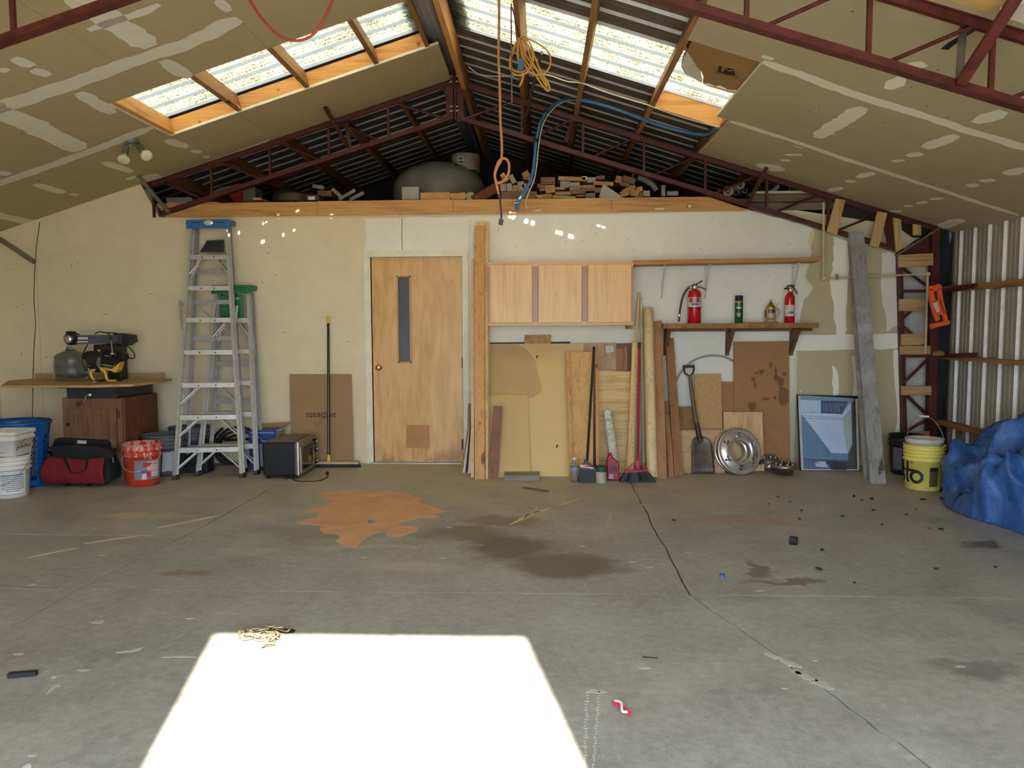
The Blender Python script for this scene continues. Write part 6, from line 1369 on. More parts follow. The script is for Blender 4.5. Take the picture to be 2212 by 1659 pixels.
# orange sheet carrier hanging on the girt arm
yO = -.62; OR = plain('orange_plastic', C(232, 92, 40), .4, 0, .06)
t = thing('panel_carrier', 'orange plastic panel carrier hanging from the girt arm', 'panel carrier', P(2032, 705, yO))
def op(x, y, o=0): return P(x, y, yO+o)
mb = MB()
def oslab(pts): obj('frame', MB().slab([op(x, y) for x, y in pts], (0, .03, 0)), OR, t)
oslab([(2008,624),(2016,624),(2022,652),(2031,690),(2024,694),(2012,660)]); oslab([(2026,622),(2034,622),(2038,650),(2048,692),(2041,693),(2030,655)]); oslab([(2008,618),(2034,617),(2035,627),(2009,630)]); oslab([(2013,652),(2036,646),(2043,678),(2022,682)])
obj('foot', MB().tube([op(2011, 705), op(2050, 696)], .022, 12), OR, t)
obj('hook', MB().tube(curve([op(2018, 620), op(2026, 616), op(2031, 618)], 4), .012, 8), OR, t)
obj('label', MB().slab([op(x, y, -.003) for x, y in ((2014,655),(2024,652),(2030,672),(2024,676))], (0, .001, 0)), plain('carrier_label', C(190, 184, 172), .5), t)
q = P(2038, 762, -.5); obj('twine_ball', MB().lathe((q.x, -.42, q.z-.02), [(0, -.012), (.04, -.01), (.055, .01), (.045, .03), (.0, .04)], 18), plain('brown_twine', C(140, 100, 66), .8, 0, .3, 60, .4), None, 'small brown bundle resting on the middle girt arm', 'bundle')
# ================================================================== buckets and tarp on the right
b = FL(1962, 1028); c = V((b.x+.03, b.y+.12, 0))
BB = plain('black_bucket_plastic', C(28, 29, 31), .4)
t = pail('black_bucket', 'black plastic bucket with a grey label behind the yellow one', c, .125, .148, .36, BB, [(.27, .01), (.31, .01)], wire=False)
lb = MB(); patch(lb, c, lambda z: .125+.023*z/.36, facing(c)-.55, .15, .09, .2, 6); obj('label', lb, plain('grey_bucket_label', C(98, 100, 104), .6), t)
b = FL(2012, 1063); c = V((b.x+.005, b.y+.15, 0)); YB = plain('yellow_bucket_plastic', C(228, 208, 104), .42, 0, .06, 6)
t = pail('yellow_bucket', 'yellow plastic bucket with black lettering beside the blue tarp', c, .140, .154, .372, YB, [(.25, .012), (.285, .009), (.312, .009), (.34, .009)], wire=False)
rf = lambda z: .140+.014*z/.372; a0 = facing(c)
def ribbon(mb, pts, w_, c_, rf_, a_, z_, off=.0016):          # painted stroke following a round body
    cc_ = curve([V((x, y, 0)) for x, y in pts], 8); n_ = len(cc_); L_, R_ = [], []
    for i in range(n_):
        d = (cc_[min(i+1, n_-1)]-cc_[max(i-1, 0)]).normalized(); q_ = V((-d.y, d.x, 0))*w_/2; L_.append(cc_[i]+q_); R_.append(cc_[i]-q_)
    mb.add(wrap([(p.x, p.y) for p in L_+R_], c_, lambda z: rf_(z)+off, a_, z_), [(i, i+1, n_+i+1, n_+i) for i in range(n_-1)])
aL_ = a0-.36
lb = MB(); ribbon(lb, [(.044*math.cos(q_*math.pi/8), .044*math.sin(q_*math.pi/8)) for q_ in range(17)], .026, c, rf, aL_, .115); obj('letter_o', lb, M_INK, t)
lb = MB(); ribbon(lb, [(-.083, .125), (-.083, .06), (-.083, .0), (-.081, -.03), (-.066, -.05)], .024, c, rf, aL_, .115); ribbon(lb, [(-.115, .047), (-.08, .047), (-.03, .05), (.0, .046)], .022, c, rf, aL_, .115); obj('letter_t', lb, M_INK, t)
lb = MB(); ribbon(lb, [(-.125, .045), (-.15, .05), (-.172, .04), (-.172, .018), (-.15, .004), (-.13, -.01), (-.13, -.034), (-.15, -.048), (-.175, -.044)], .024, c, rf, aL_, .115); obj('letter_s', lb, M_INK, t)
lb = MB(); lettering(lb, '®', c, rf, a0-.62, .225, .03, 1.0, 0, .0015); obj('lettering', lb, M_INK, t)
lb = MB(); patch(lb, c, rf, a0+.55, .12, .07, .16, 6); obj('label', lb, plain('bucket_dark_label', C(82, 76, 44), .6), t)
lb = MB(); patch(lb, c, rf, a0+.55, .182, .065, .028, 6, 0, .002); obj('label_print', lb, M_INK, t)
c2 = c+V((.0, .0, .20))
t = pail('white_bucket', 'white paint bucket nested inside the yellow bucket', c2, .118, .142, .222, plain('painty_white_pail', C(200, 196, 184), .5, 0, .2, 12), [(.2, .006)], wire=False)
obj('wire_handle', MB().tube([V((c.x+.15*math.cos(a), c.y-.02+.06*math.sin(a), .39+.21*math.sin(a))) for a in [math.pi*i/20 for i in range(21)]], .003, 6), plain('pail_wire', C(150, 146, 138), .4, .8), t)
obj('handle_grip', MB().tube([V((c.x-.035, c.y+.038, .602)), V((c.x+.045, c.y+.038, .595))], .009, 10), plain('white_cap', C(222, 222, 222), .5), t)
# blue tarp heap
t_ = NT('blue_tarp'); f = t_.noise(t_.coord(), 9, 5, .6); t_.set(t_.ramp(f, [(.3, C(34, 72, 130)), (.55, C(54, 98, 162)), (.75, C(92, 126, 172))]), .38); t_.bump(t_.noise(t_.coord(), 14, 6, .65, 1.5), .45, .02); M_TARP = t_.m
cx, cyy, ax, ay = 4.50, -2.28, .66, 1.12; N = 170; mb = MB()
def hsh(i, j, k): return (math.sin(i*127.1+j*311.7+k*74.7)*43758.5453) % 1
def lin(u, v, cell, k):            # random heights on a triangle lattice, joined by flat facets
    u /= cell; v /= cell; s_ = (u+v)*.366; i, j = math.floor(u+s_), math.floor(v+s_); g_ = (i+j)*.2113; x0_, y0_ = u-(i-g_), v-(j-g_)
    i1, j1 = (1, 0) if x0_ > y0_ else (0, 1); A_, B_, C_ = (i, j), (i+i1, j+j1), (i+1, j+1)
    pt = [(a_-(a_+b_)*.2113, b_-(a_+b_)*.2113) for a_, b_ in (A_, B_, C_)]; d = (pt[1][1]-pt[2][1])*(pt[0][0]-pt[2][0])+(pt[2][0]-pt[1][0])*(pt[0][1]-pt[2][1])
    l0 = ((pt[1][1]-pt[2][1])*(u-pt[2][0])+(pt[2][0]-pt[1][0])*(v-pt[2][1]))/d; l1 = ((pt[2][1]-pt[0][1])*(u-pt[2][0])+(pt[0][0]-pt[2][0])*(v-pt[2][1]))/d
    return l0*hsh(*A_, k)+l1*hsh(*B_, k)+(1-l0-l1)*hsh(*C_, k)
def ridge(p, s_): return 1-abs(noise.noise(p*s_))*2.4
def dome(x, y):
    e = math.sqrt(((x-cx)/ax)**2+((y-cyy)/ay)**2); a_ = math.atan2((y-cyy)/ay, (x-cx)/ax)
    edge = 1+.07*math.sin(3*a_+1)+.05*math.sin(5*a_+.4)+.05*noise.noise(V((x*3, y*3, 9)))
    k = max(0, 1-(e/edge)**3); return .40*k**.3+.62*k*max(0, x-4.0)*max(.45, 1-abs(y+2.35)*.6), e/edge, k
idx = {}
for j in range(N+1):
    for i in range(N+1):
        x = 3.72+.98*i/N; y = cyy-1.25+2.5*j/N; z, e, k = dome(x, y)
        if e > 1.03: continue
        zx = dome(x+.03, y)[0]-z; zy = dome(x, y+.03)[0]-z; nv = V((-zx, -zy, .05)).normalized()
        p = V((x, y, z)); w_ = V((noise.noise(p*2.2), noise.noise(p*2.2+V((5, 5, 0))), noise.noise(p*2.2+V((9, 2, 4)))))
        pu, pv = x+.10*w_.x, y+.10*w_.y
        a_ = x*.6+y*.8+z*.4; b_ = -x*.8+y*.6+z*.2; wq = w_*.55
        f = .17*ridge(V((a_*2.6, b_*.9, z*1.2))+wq, 1)+.10*ridge(V((a_*1.2+5, b_*3.6, z*2.2))+wq*1.3, 1)+.05*ridge(V((a_*7, b_*2.2+3, z*4))+wq*1.6, 1)+.028*lin(pu+z, pv-z*.6, .07, 3)+.010*lin(pu-z, pv+z*.8, .03, 4)
        q = p+nv*(f-.12)*min(1, k**.5*1.6+.06); idx[i, j] = len(mb.v); mb.v.append(V((min(4.615, q.x), q.y, max(.004, q.z+.006))))
for j in range(N):
    for i in range(N):
        k = [(i, j), (i+1, j), (i+1, j+1), (i, j+1)]
        if all(q in idx for q in k): mb.f.append([idx[q] for q in k]); mb.m.append(0); mb.sm.append(True)
obj('blue_tarp', mb, M_TARP, None, 'big crumpled blue tarpaulin heaped against the metal wall', 'tarp', solid=.002)
a = FL(2196, 1162); a.y -= .3; a.x += .0; obj('wood_offcut', MB().bar(a+V((0, 0, .022)), a+V((.5, -.25, .022)), .1, .04), W_FIRP, None, 'pale wood offcut on the floor in front of the tarp', 'wood block')
# ================================================================== things stored in the loft
LZ = 2.576
c = P(950, 420, 1.55); c.z = LZ; r0 = .535
zsh = P(950, 392, 1.02).z-LZ; ztp = P(950, 351, 1.55).z-LZ
TK = plain('grey_white_tank', C(150, 146, 134), .5, 0, .15, 5)
t = thing('water_tank', 'big round pale plastic tank in the loft under the ridge', 'tank', c)
obj('body', MB().lathe(c, [(0, .002), (r0, 0), (r0, zsh)]+[(r0*math.cos(a_*math.pi/16), zsh+(ztp-zsh)*math.sin(a_*math.pi/16)) for a_ in range(1, 8)]+[(0, ztp)], 40), TK, t)
nc = P(1006, 350, 1.5); nt = P(1006, 335, 1.5).z
obj('neck', MB().lathe((nc.x, 1.5, LZ), [(.165, ztp-.12), (.165, nt-LZ-.01), (.15, nt-LZ), (0, nt-LZ)], 28), TK, t)
q = P(995, 346, 1.5-.167); obj('sticker', MB().box(q, (.075, .004, .08)), plain('tank_sticker', C(176, 174, 164), .6), t)
obj('sticker_print', MB().box(q+V((0, -.003, -.02)), (.06, .002, .018)).box(q+V((0, -.003, .018)), (.05, .002, .02)), M_INK, t)
q = P(1029, 352, 1.5-.15); obj('sticker', MB().box(q, (.03, .02, .09)), plain('tank_red_sticker', C(128, 44, 44), .6), t)
def lbox(name, label, cat, px, Y, dY, mat, group=None, rot=0, z0=None):
    """box in the loft whose front face fills the pixel rectangle px = (x0, y0, x1, y1)"""
    a, b = P(px[0], px[1], Y), P(px[2], px[3], Y); cx_ = (a.x+b.x)/2; cz = (a.z+b.z)/2
    M = Matrix.Rotation(-rot, 3, 'Y'); mb = MB().box((cx_, Y+dY/2, cz), (b.x-a.x, dY, a.z-b.z), M=M)
    return obj(name, mb, mat, None, label, cat, group)
WL1 = wood('loft_offcut_tan', C(168, 124, 76), C(116, 78, 44), axis=1); WL2 = wood('loft_offcut_brown', C(120, 80, 50), C(80, 50, 30), axis=1); WL3 = plain('loft_offcut_grey', C(150, 142, 124), .7); WL4 = wood('loft_offcut_orange', C(196, 142, 80), C(150, 98, 50), axis=1)
G_ = 'lumber offcuts heaped on the loft edge'; LBL = 'short lumber offcut in the heap on the loft edge, right of the hanging rope'
OFF = []
ORD = ['first', 'second', 'third', 'fourth', 'fifth', 'sixth', 'seventh', 'eighth', 'ninth', 'tenth', 'eleventh', 'twelfth', 'thirteenth', 'fourteenth', 'fifteenth', 'sixteenth', 'seventeenth', 'eighteenth', 'nineteenth', 'twentieth']
for k, (x0, y0, x1, y1, m, rot) in enumerate((
    (1083,425,1160,431,WL2,0),(1083,414,1160,424,WL2,0),(1081,397,1094,413,WL3,.15),(1095,396,1106,413,WL3,.12),(1107,400,1118,413,WL1,0),(1118,392,1132,413,WL3,.1),(1085,373,1095,392,WL4,.7),(1102,377,1112,396,WL3,.5),(1131,396,1141,414,WL3,.6),
    (1129,370,1143,382,WL1,.5),(1131,380,1146,388,WL1,-.1),(1142,375,1152,400,WL2,.4),(1157,421,1171,428,WL4,0),(1171,419,1192,428,WL1,0),(1165,408,1188,412,WL1,0),(1168,383,1199,394,WL2,0),(1168,394,1199,397,WL1,0),(1161,398,1190,407,WL2,-.1),
    (1178,400,1199,416,WL1,.1),(1198,404,1220,409,WL1,0),(1198,414,1234,421,WL1,0),(1193,423,1243,428,WL3,-.05),(1206,382,1265,390,WL1,-.05),(1210,390,1232,405,WL3,0),(1230,394,1252,402,WL3,0),(1231,402,1252,412,WL3,0),(1252,400,1285,406,WL1,0),(1235,407,1300,417,WL2,.05),
    (1257,381,1268,388,plain('loft_white_end', C(226, 224, 216), .6),0),(1268,383,1288,394,WL3,0),(1288,380,1306,387,WL2,0),(1283,392,1325,400,WL1,-.08),(1244,416,1264,425,WL1,0),(1264,413,1286,428,plain('loft_dark_grey', C(86, 84, 78), .6),0),(1290,408,1310,412,WL4,.1),
    (1330,380,1343,395,WL1,-.3),(1345,382,1372,394,WL2,-.35),(1340,392,1360,402,WL2,-.2),(1345,403,1374,418,WL1,.5),(1340,412,1358,424,WL1,.3),(1362,410,1380,424,WL1,-.3),(1372,404,1388,414,WL4,.2),(1390,412,1404,424,WL3,0),(1380,416,1392,428,WL2,-.3))):
    OFF.append((x0+x1, m.name, lbox('lumber_offcut', LBL, 'offcut', (x0, y0, x1, y1), .06+.035*(k % 3), .5+.1*(k % 4), m, G_, rot)))
for mn, cw in (('loft_offcut_tan', 'tan'), ('loft_offcut_brown', 'dark brown'), ('loft_offcut_grey', 'grey'), ('loft_offcut_orange', 'orange'), ('loft_white_end', 'white-ended'), ('loft_dark_grey', 'charcoal')):
    sub = sorted([q_ for q_ in OFF if q_[1] == mn], key=lambda q_: q_[0])
    for i_, q_ in enumerate(sub): q_[2]['label'] = cw+' lumber offcut in the loft heap, '+(ORD[i_]+' '+cw+' one from the left' if len(sub) > 1 else 'the only '+cw+' one')
obj('flashing_offcut', MB().slab([P(x, y, .02) for x, y in ((1303,397),(1345,425),(1335,430),(1294,424))], (0, .012, 0)).slab([P(x, y, -.02) for x, y in ((1294,424),(1340,430),(1332,433),(1300,429))], (0, .04, 0)), plain('grey_flashing', C(146, 138, 120), .5, .3), None, 'bent grey triangular flashing hanging over the loft edge', 'flashing')
lbox('mending_plate', 'perforated metal channel standing at the right end of the offcut heap', 'metal channel', (1429, 400, 1437, 423), .06, .05, M_GREYSTEEL)
lbox('mending_plate', 'perforated metal channel lying at the right end of the offcut heap', 'metal channel', (1441, 413, 1465, 422), .06, .05, M_GREYSTEEL)
obj('hose_bundle', MB().tube(curve([P(x, y, .35) for x, y in ((1378,384),(1392,388),(1410,400),(1418,412))], 5), .03, 10).tube(curve([P(x, y, .4) for x, y in ((1368,376),(1366,384),(1374,392))], 5), .008, 8), plain('pale_grey_hose', C(134, 128, 114), .6), None, 'bundle of pale grey ducting behind the right end of the offcuts', 'ducting')
# left of the tank
lbox('white_carton', 'pale open carton in front of the tank', 'box', (868, 404, 905, 431), .28, .2, plain('pale_carton', C(176, 170, 154), .7))
lbox('wood_block', 'orange wood block on the loft edge in front of the tank', 'wood block', (908, 416, 972, 431), .06, .1, WL4)
obj('wood_block', MB().slab([P(x, y, .05) for x, y in ((970,418),(1004,415),(1010,422),(1004,431),(976,431),(971,425))], (0, .14, 0)), WL4, None, 'rounded wood offcut beside the orange block in the loft', 'wood block', bevel=.006)
obj('tube_offcut', MB().tube([P(1016, 424, .04), P(1012, 421, .3)], .045, 6, smooth=False), WL3, None, 'six-sided tube offcut at the loft edge beside the wood blocks', 'tube')
obj('red_board', MB().bar(P(1024, 432, .03), P(1088, 396, .3), .05, .09), wood('red_brown_board', C(130, 72, 56), axis=0), None, 'red-brown board slanting up between the tank and the offcut heap', 'board')
lbox('plastic_tray', 'shallow grey plastic tray at the far left of the loft', 'tray', (359, 427, 415, 438), .3, .4, plain('grey_tray', C(150, 146, 132), .6))
obj('ledge_board', MB().box((-2.62, .1, 2.585), (.5, .12, .02)), plain('pale_ledge', C(190, 180, 150), .7), None, 'short pale board lying on the loft beam at the far left', 'board')
q = P(520, 415, .5); obj('red_drum', MB().tube([V((q.x, .45, q.z-.02)), V((q.x, .75, q.z-.02))], .1, 24), plain('red_drum_plastic', C(150, 30, 30), .5), None, 'round red plastic drum at the left of the loft', 'drum')
lbox('grey_case', 'dark grey case against the red drum in the loft', 'case', (525, 405, 552, 436), .3, .2, plain('grey_case_plastic', C(96, 92, 84), .6))
obj('wheel_arch', MB().tube(curve([P(x, y, .6) for x, y in ((448,432),(470,412),(500,404),(535,410),(556,432))], 6), .018, 8), plain('pale_curved_plastic', C(128, 122, 108), .5), None, 'pale curved plastic rim behind the red drum in the loft', 'plastic rim')
obj('basin', MB().lathe(P(633, 436, .6)+V((0, 0, -.01)), [(.17, 0), (.168, .05), (.15, .085), (.1, .095), (0, .095)], 26), plain('dark_tan_basin', C(110, 100, 74), .5), None, 'upturned dull tan basin in the middle left of the loft', 'basin')
q = P(600, 425, .55); obj('tyre_ring', MB().lathe(V((q.x, .8, LZ+.13)), [(.1, -.05), (.14, -.05), (.155, 0), (.14, .05), (.1, .05), (.09, 0), (.1, -.05)], 26, M=R90), plain('black_ring_rubber', C(34, 32, 30), .7), None, 'black rubber ring standing behind the tan basin in the loft', 'tyre')
lbox('small_box', 'small dark box with a white label on the loft edge', 'box', (661, 421, 690, 433), .1, .15, plain('dark_red_box', C(70, 38, 32), .6))
b_ = bpy.data.objects['small_box']; q = P(673, 428, .097); obj('label', MB().box(q, (.065, .003, .032)), plain('box_white_label', C(206, 204, 194), .6), b_)
lbox('wood_block', 'tan wood block on the loft edge right of the red drum', 'wood block', (546, 427, 564, 432), .08, .3, WL4)
lbox('wood_block', 'brown wood piece in the metal offcuts left of the tank', 'wood block', (686, 412, 716, 424), .3, .2, WL2)
GS = 'metal channel offcuts left of the tank'
for k, (a, b) in enumerate((((718,408),(742,430)), ((732,432),(768,411)), ((756,432),(786,417)), ((676,402),(700,406)))):
    obj('channel_offcut', MB().bar(P(*a, .25+.03*k), P(*b, .25+.03*k), .035, .035), M_GREYSTEEL, None, ('left-leaning', 'long right-leaning', 'shorter right-leaning', 'flat leftmost')[k]+' grey metal channel offcut in the tangle left of the tank', 'metal channel', GS)
# pipes stored at the right end of the loft
GP = 'plastic pipe ends at the right of the loft'
PVC = plain('white_pvc', C(206, 200, 182), .45); PVD = plain('grey_pvc', C(118, 116, 108), .5)
for k, (x, y, r, m, dx) in enumerate(((1556,415,6.5,PVD,0),(1573,413,10,PVC,0),(1573,416,4.8,PVC,0),(1590,415,6,PVD,0),(1601,399.5,7.5,PVC,-10),(1610,412,5,PVD,0),(1640,412,6,PVD,0),(1671,413,3,PVC,-12),(1712,409,7,PVD,-6),(1731,409,8,PVD,-8))):
    Y0 = .10; a = P(x, y, Y0); b = V((a.x+dx*.002, 1.5, a.z)); R_ = r/217; d = (b-a).normalized()
    mb = MB().tube([a, b], R_, 18, cap=False); mb2 = [a+d*.9*0, b]
    mb.tube([b-d*.02, a], R_*.82, 18, cap=False)
    # ring face at the near end
    n = 18; x_ = d.orthogonal().normalized(); y_ = d.cross(x_); mb.add([a+(x_*math.cos(2*math.pi*j/n)+y_*math.sin(2*math.pi*j/n))*rr_ for rr_ in (R_, R_*.82) for j in range(n)], [(j, (j+1) % n, n+(j+1) % n, n+j) for j in range(n)])
    obj('plastic_pipe', mb, m, None, ('white' if m is PVC else 'grey')+' plastic pipe end on the right ledge of the loft, '+ORD[k]+' pipe from the left', 'pipe', GP)
obj('grey_bracket', MB().slab([P(x, y, .15) for x, y in ((1656,418),(1682,397),(1684,405),(1672,416))], (0, .3, 0)), PVD, None, 'flat grey plastic offcut among the pipe ends', 'offcut')
# ================================================================== lamp, hoses, cords under the roof
b = CE(285, 306, -.002); n = V((-SL, 0, 1)).normalized()
t = thing('flood_light', 'twin ceiling floodlight with two bare bulbs', 'ceiling light', b)
LG = plain('grey_lamp_metal', C(120, 118, 110), .5, .3); BU = plain('frosted_bulb', C(226, 214, 186), .4)
Mn = V((0, 0, 1)).rotation_difference(-n).to_matrix()
obj('canopy', MB().lathe(b, [(.058, 0), (.055, .014), (.02, .02), (0, .02)], 22, M=Mn), LG, t)
for (x1, y1, x2, y2) in ((272, 318, 267, 345), (302, 318, 318, 338)):
    k0 = b-n*.02; s0 = P(x1, y1, b.y-.02); s1 = P(x2, y2, b.y-.1); d = (s1-s0).normalized(); h_ = obj('lamp_holder', MB().tube([k0, s0], .01, 8).tube([s0, s0+d*.09], .026, 14), LG, t)
    Mb = V((0, 0, 1)).rotation_difference(d).to_matrix()
    obj('bulb', MB().lathe(s0+d*.085, [(.02, 0), (.025, .015), (.045, .05), (.048, .062), (.035, .072), (0, .076)], 20, M=Mb), BU, t)
def cord(name, label, pts, r, mat, cat='cord', Y=None, extra=None, n=7):
    pp = [P(p[0], p[1], p[2] if len(p) > 2 else Y) for p in pts]; mb = MB().tube(curve(pp, 7), r, n); return obj(name, mb, mat, None, label, cat)
cord('red_hose', 'red hose hanging in a loop from the ceiling at the top left', [(525,-30),(545,10),(570,45),(600,75),(637,88),(672,78),(695,50),(712,15),(725,-25)], .0075, plain('red_hose_rubber', C(176, 66, 48), .5), 'hose', -3.2)
RP = plain('tan_rope', C(186, 124, 84), .7, 0, .15, 30)
rp_ = cord('hanging_cord', 'tan orange cord hanging from the ridge with a loop near its end', [(1078,-30),(1078,60),(1077,120),(1080,200),(1081,260),(1084,310),(1083,344),(1074,362),(1069,380),(1074,394),(1086,392),(1097,378),(1100,358),(1094,344),(1082,344),(1074,356),(1069,378),(1074,404),(1078,422)], .0085, RP, Y=-2.6)
obj('cord_end', MB().tube([P(1078, 420, -2.6), P(1080, 430, -2.6)], .012, 8).tube(curve([P(x, y, -2.6) for x, y in ((1080,430),(1082,450),(1083,470),(1081,482))], 4), .006, 7).bar(P(1083, 474, -2.6), P(1081, 486, -2.6), .03, .012, (0, 1, 0)), plain('black_cord_end', C(40, 38, 38), .5), rp_)
YC = plain('yellow_orange_cord', C(216, 162, 74), .45, 0, .08)
t = thing('extension_cord', 'coil of yellow-orange extension cord hanging from a purlin', 'extension cord', P(1130, 160, -2.0))
for i, l in enumerate(([(1122,80),(1107,108),(1101,138),(1108,158),(1128,162),(1146,146),(1153,118),(1142,90),(1124,79)], [(1125,78),(1158,92),(1184,112),(1189,138),(1176,158),(1152,160),(1134,140),(1126,108),(1122,80)], [(1122,82),(1130,120),(1152,155),(1176,190),(1186,196),(1185,182),(1166,150),(1150,112),(1128,80)],
                       [(1121,82),(1112,104),(1104,128),(1107,150),(1122,156),(1140,148),(1150,122),(1140,96),(1126,80)], [(1124,80),(1134,116),(1158,150),(1180,186),(1176,172),(1152,138),(1138,100),(1126,80)])):
    obj('cord_loop', MB().tube(curve([P(x, y, -2.0+.012*i) for x, y in l], 6), .0062, 7), YC, t)
obj('cord_tail', MB().tube(curve([P(x, y, -2.0) for x, y in ((1122,82),(1118,110),(1122,140),(1130,160),(1128,174),(1122,186))], 6), .0075, 7), YC, t)
obj('hanger_wire', MB().tube(curve([P(x, y, Y_) for x, y, Y_ in ((1122,82,-2.0),(1112,40,-2.15),(1106,15,-2.3))], 4), .004, 6), plain('dark_wire', C(62, 50, 40), .6), t)
obj('plug', MB().bar(P(1127, 128, -2.03), P(1123, 152, -2.03), .035, .03, (0, 1, 0)), plain('blue_plug', C(76, 122, 168), .5), t)
BH = plain('blue_air_hose', C(58, 110, 158), .45)
t = thing('air_hose', 'blue air hose running under the roof and hanging down to the loft beam', 'hose', P(1117, 450, -.2))
hp = [(1242,214,.02),(1215,217,-.06),(1190,232,-.1),(1168,264,-.14),(1158,310,-.16),(1154,350,-.18),(1148,385,-.2),(1132,418,-.2),(1118,438,-.2),(1117,452,-.2)]
obj('hose_run', MB().tube(curve([P(*p) for p in hp], 6), .0155, 10), BH, t)
obj('hose_run', MB().tube(curve([CE(x, y, -.0) for x, y in ((1256,216),(1300,226),(1360,246),(1420,269),(1490,287),(1528,289),(1548,276))], 6), .0155, 10), BH, t)
obj('tracer_cable', MB().tube(curve([P(p[0]+6, p[1]+2, p[2]-.02) for p in hp[:-3]]+[P(1139, 425, -.21), P(1136, 440, -.21), P(1138, 451, -.21)], 6), .0055, 7), plain('white_cable', C(206, 200, 178), .5), t)
obj('tape', MB().tube([P(1181, 238, -.12), P(1178, 243, -.12)], .021, 10).tube([P(1158.5, 300, -.165), P(1158, 306, -.165)], .021, 10).tube([P(1152, 378, -.19), P(1151, 383, -.19)], .021, 10), M_DARK, t)
obj('end_fitting', MB().tube([P(1118, 436, -.2), P(1117, 455, -.2)], .019, 10), BH, t); obj('clip', MB().tube([P(1111, 439, -.225), P(1121, 438, -.225)], .006, 6), M_ALU, t)
obj('white_cable', MB().tube(curve([CE(x, y, -.004) for x, y in ((1012,144),(1035,160),(1072,165),(1112,163),(1150,157),(1190,164),(1225,176),(1258,180),(1300,196),(1350,212),(1400,227),(1440,242),(1490,258),(1552,274))], 6), .0055, 7), plain('white_cable', C(206, 200, 178), .5), None, 'white electrical cable strung along the underside of the right roof', 'cable')
obj('iron_rod', MB().tube([P(1170, 114, -1.35), P(1130, 275, -.12)], .0125, 8), plain('dark_iron', C(84, 78, 66), .5, .5), None, 'dark iron rod hooked over the truss beside the cord coil', 'rod')
obj('hook_rod', MB().tube([P(1104, 8, -2.2), P(1105, 150, -2.2), P(1106, 222, -2.2), P(1096, 224, -2.2)], .005, 6), plain('dull_wire', C(120, 108, 92), .5, .5), None, 'thin wire hook hanging left of the cord coil', 'hook')
# insulation with brown paper facing
t = thing('insulation_batt', 'torn brown paper-faced insulation with a printed logo beside the right skylight', 'insulation', CE(1565, 150, .02))
kp = [(1494,90),(1648,134),(1600,196),(1588,194),(1577,197),(1566,190),(1556,185),(1545,186),(1530,180),(1518,181),(1520,168),(1514,152),(1500,134),(1482,116)]
obj('paper_facing', MB().slab([CE(x, y, .025) for x, y in kp], (0, 0, .012)), plain('kraft_paper', C(158, 122, 72), .7, 0, .12, 5), t)
rf_ = random.Random(5); mb = MB()
fl_ = [(1484,112),(1500,136),(1513,156),(1517,180),(1506,174),(1494,166),(1480,160),(1472,146),(1476,128)]
obj('torn_fibre', MB().slab([CE(x, y, .022) for x, y in fl_], (0, 0, .03)), plain('white_fibreglass', C(214, 206, 190), .9, 0, .12, 12, .5), t)
fl_ = [(1520,181),(1545,187),(1570,194),(1600,197),(1596,204),(1574,200),(1548,192),(1528,186)]
obj('torn_fibre', MB().slab([CE(x, y, .022) for x, y in fl_], (0, 0, .02)), plain('white_fibreglass', C(214, 206, 190), .9, 0, .12, 12, .5), t)
lg = [(1546,141),(1595,152),(1588,163),(1576,163),(1543,154)]
obj('logo_block', MB().slab([CE(x, y, .0235) for x, y in lg], (0, 0, .0005)), plain('logo_black', C(46, 42, 34), .7), t)
o_ = CE(1569, 152, .0225); u = (CE(1595, 158.5, .0225)-CE(1545, 147, .0225)).normalized(); nn = V((SL, 0, 1)).normalized(); v = nn.cross(u); v = v if v.y > 0 else v
vv = (CE(1569, 146, .0225)-CE(1569, 158, .0225)); vv = (vv-u*vv.dot(u)).normalized()
vs, fs = text('JM', .125, 1.35); obj('lettering', MB().add([o_+u*x+vv*y for x, y in vs], fs), plain('kraft_paper', C(158, 122, 72), .7, 0, .12, 5), t)
o_ = CE(1567, 162, .0225); vs, fs = text('Johns Manville', .028, 1.1); obj('lettering', MB().add([o_+u*x+vv*y for x, y in vs], fs), plain('logo_black', C(46, 42, 34), .7), t)
# torn insulation at the top right beyond the near truss
t = thing('insulation_batt', 'torn insulation bulging out of the ceiling at the top right corner', 'insulation', CE(2110, 5, -.02))
obj('paper_facing', MB().slab([CE(x, y, -.02) for x, y in ((2000,-40),(2200,-40),(2170,12),(2130,28),(2108,18),(2060,5))], (0, 0, .015)), plain('kraft_paper_light', C(196, 160, 100), .7, 0, .15, 8), t)
obj('fibre', MB().slab([CE(x, y, -.025) for x, y in ((2160,20),(2240,0),(2240,60),(2190,44),(2156,36))], (0, 0, .02)), plain('white_fibreglass', C(214, 206, 190), .9, 0, .12, 12, .5), t)
obj('tear', MB().slab([CE(x, y, -.003) for x, y in ((2032,106),(2050,92),(2085,72),(2116,56),(2112,64),(2080,84),(2060,98),(2048,108))], (0, 0, .002)), M_DARK, cr)
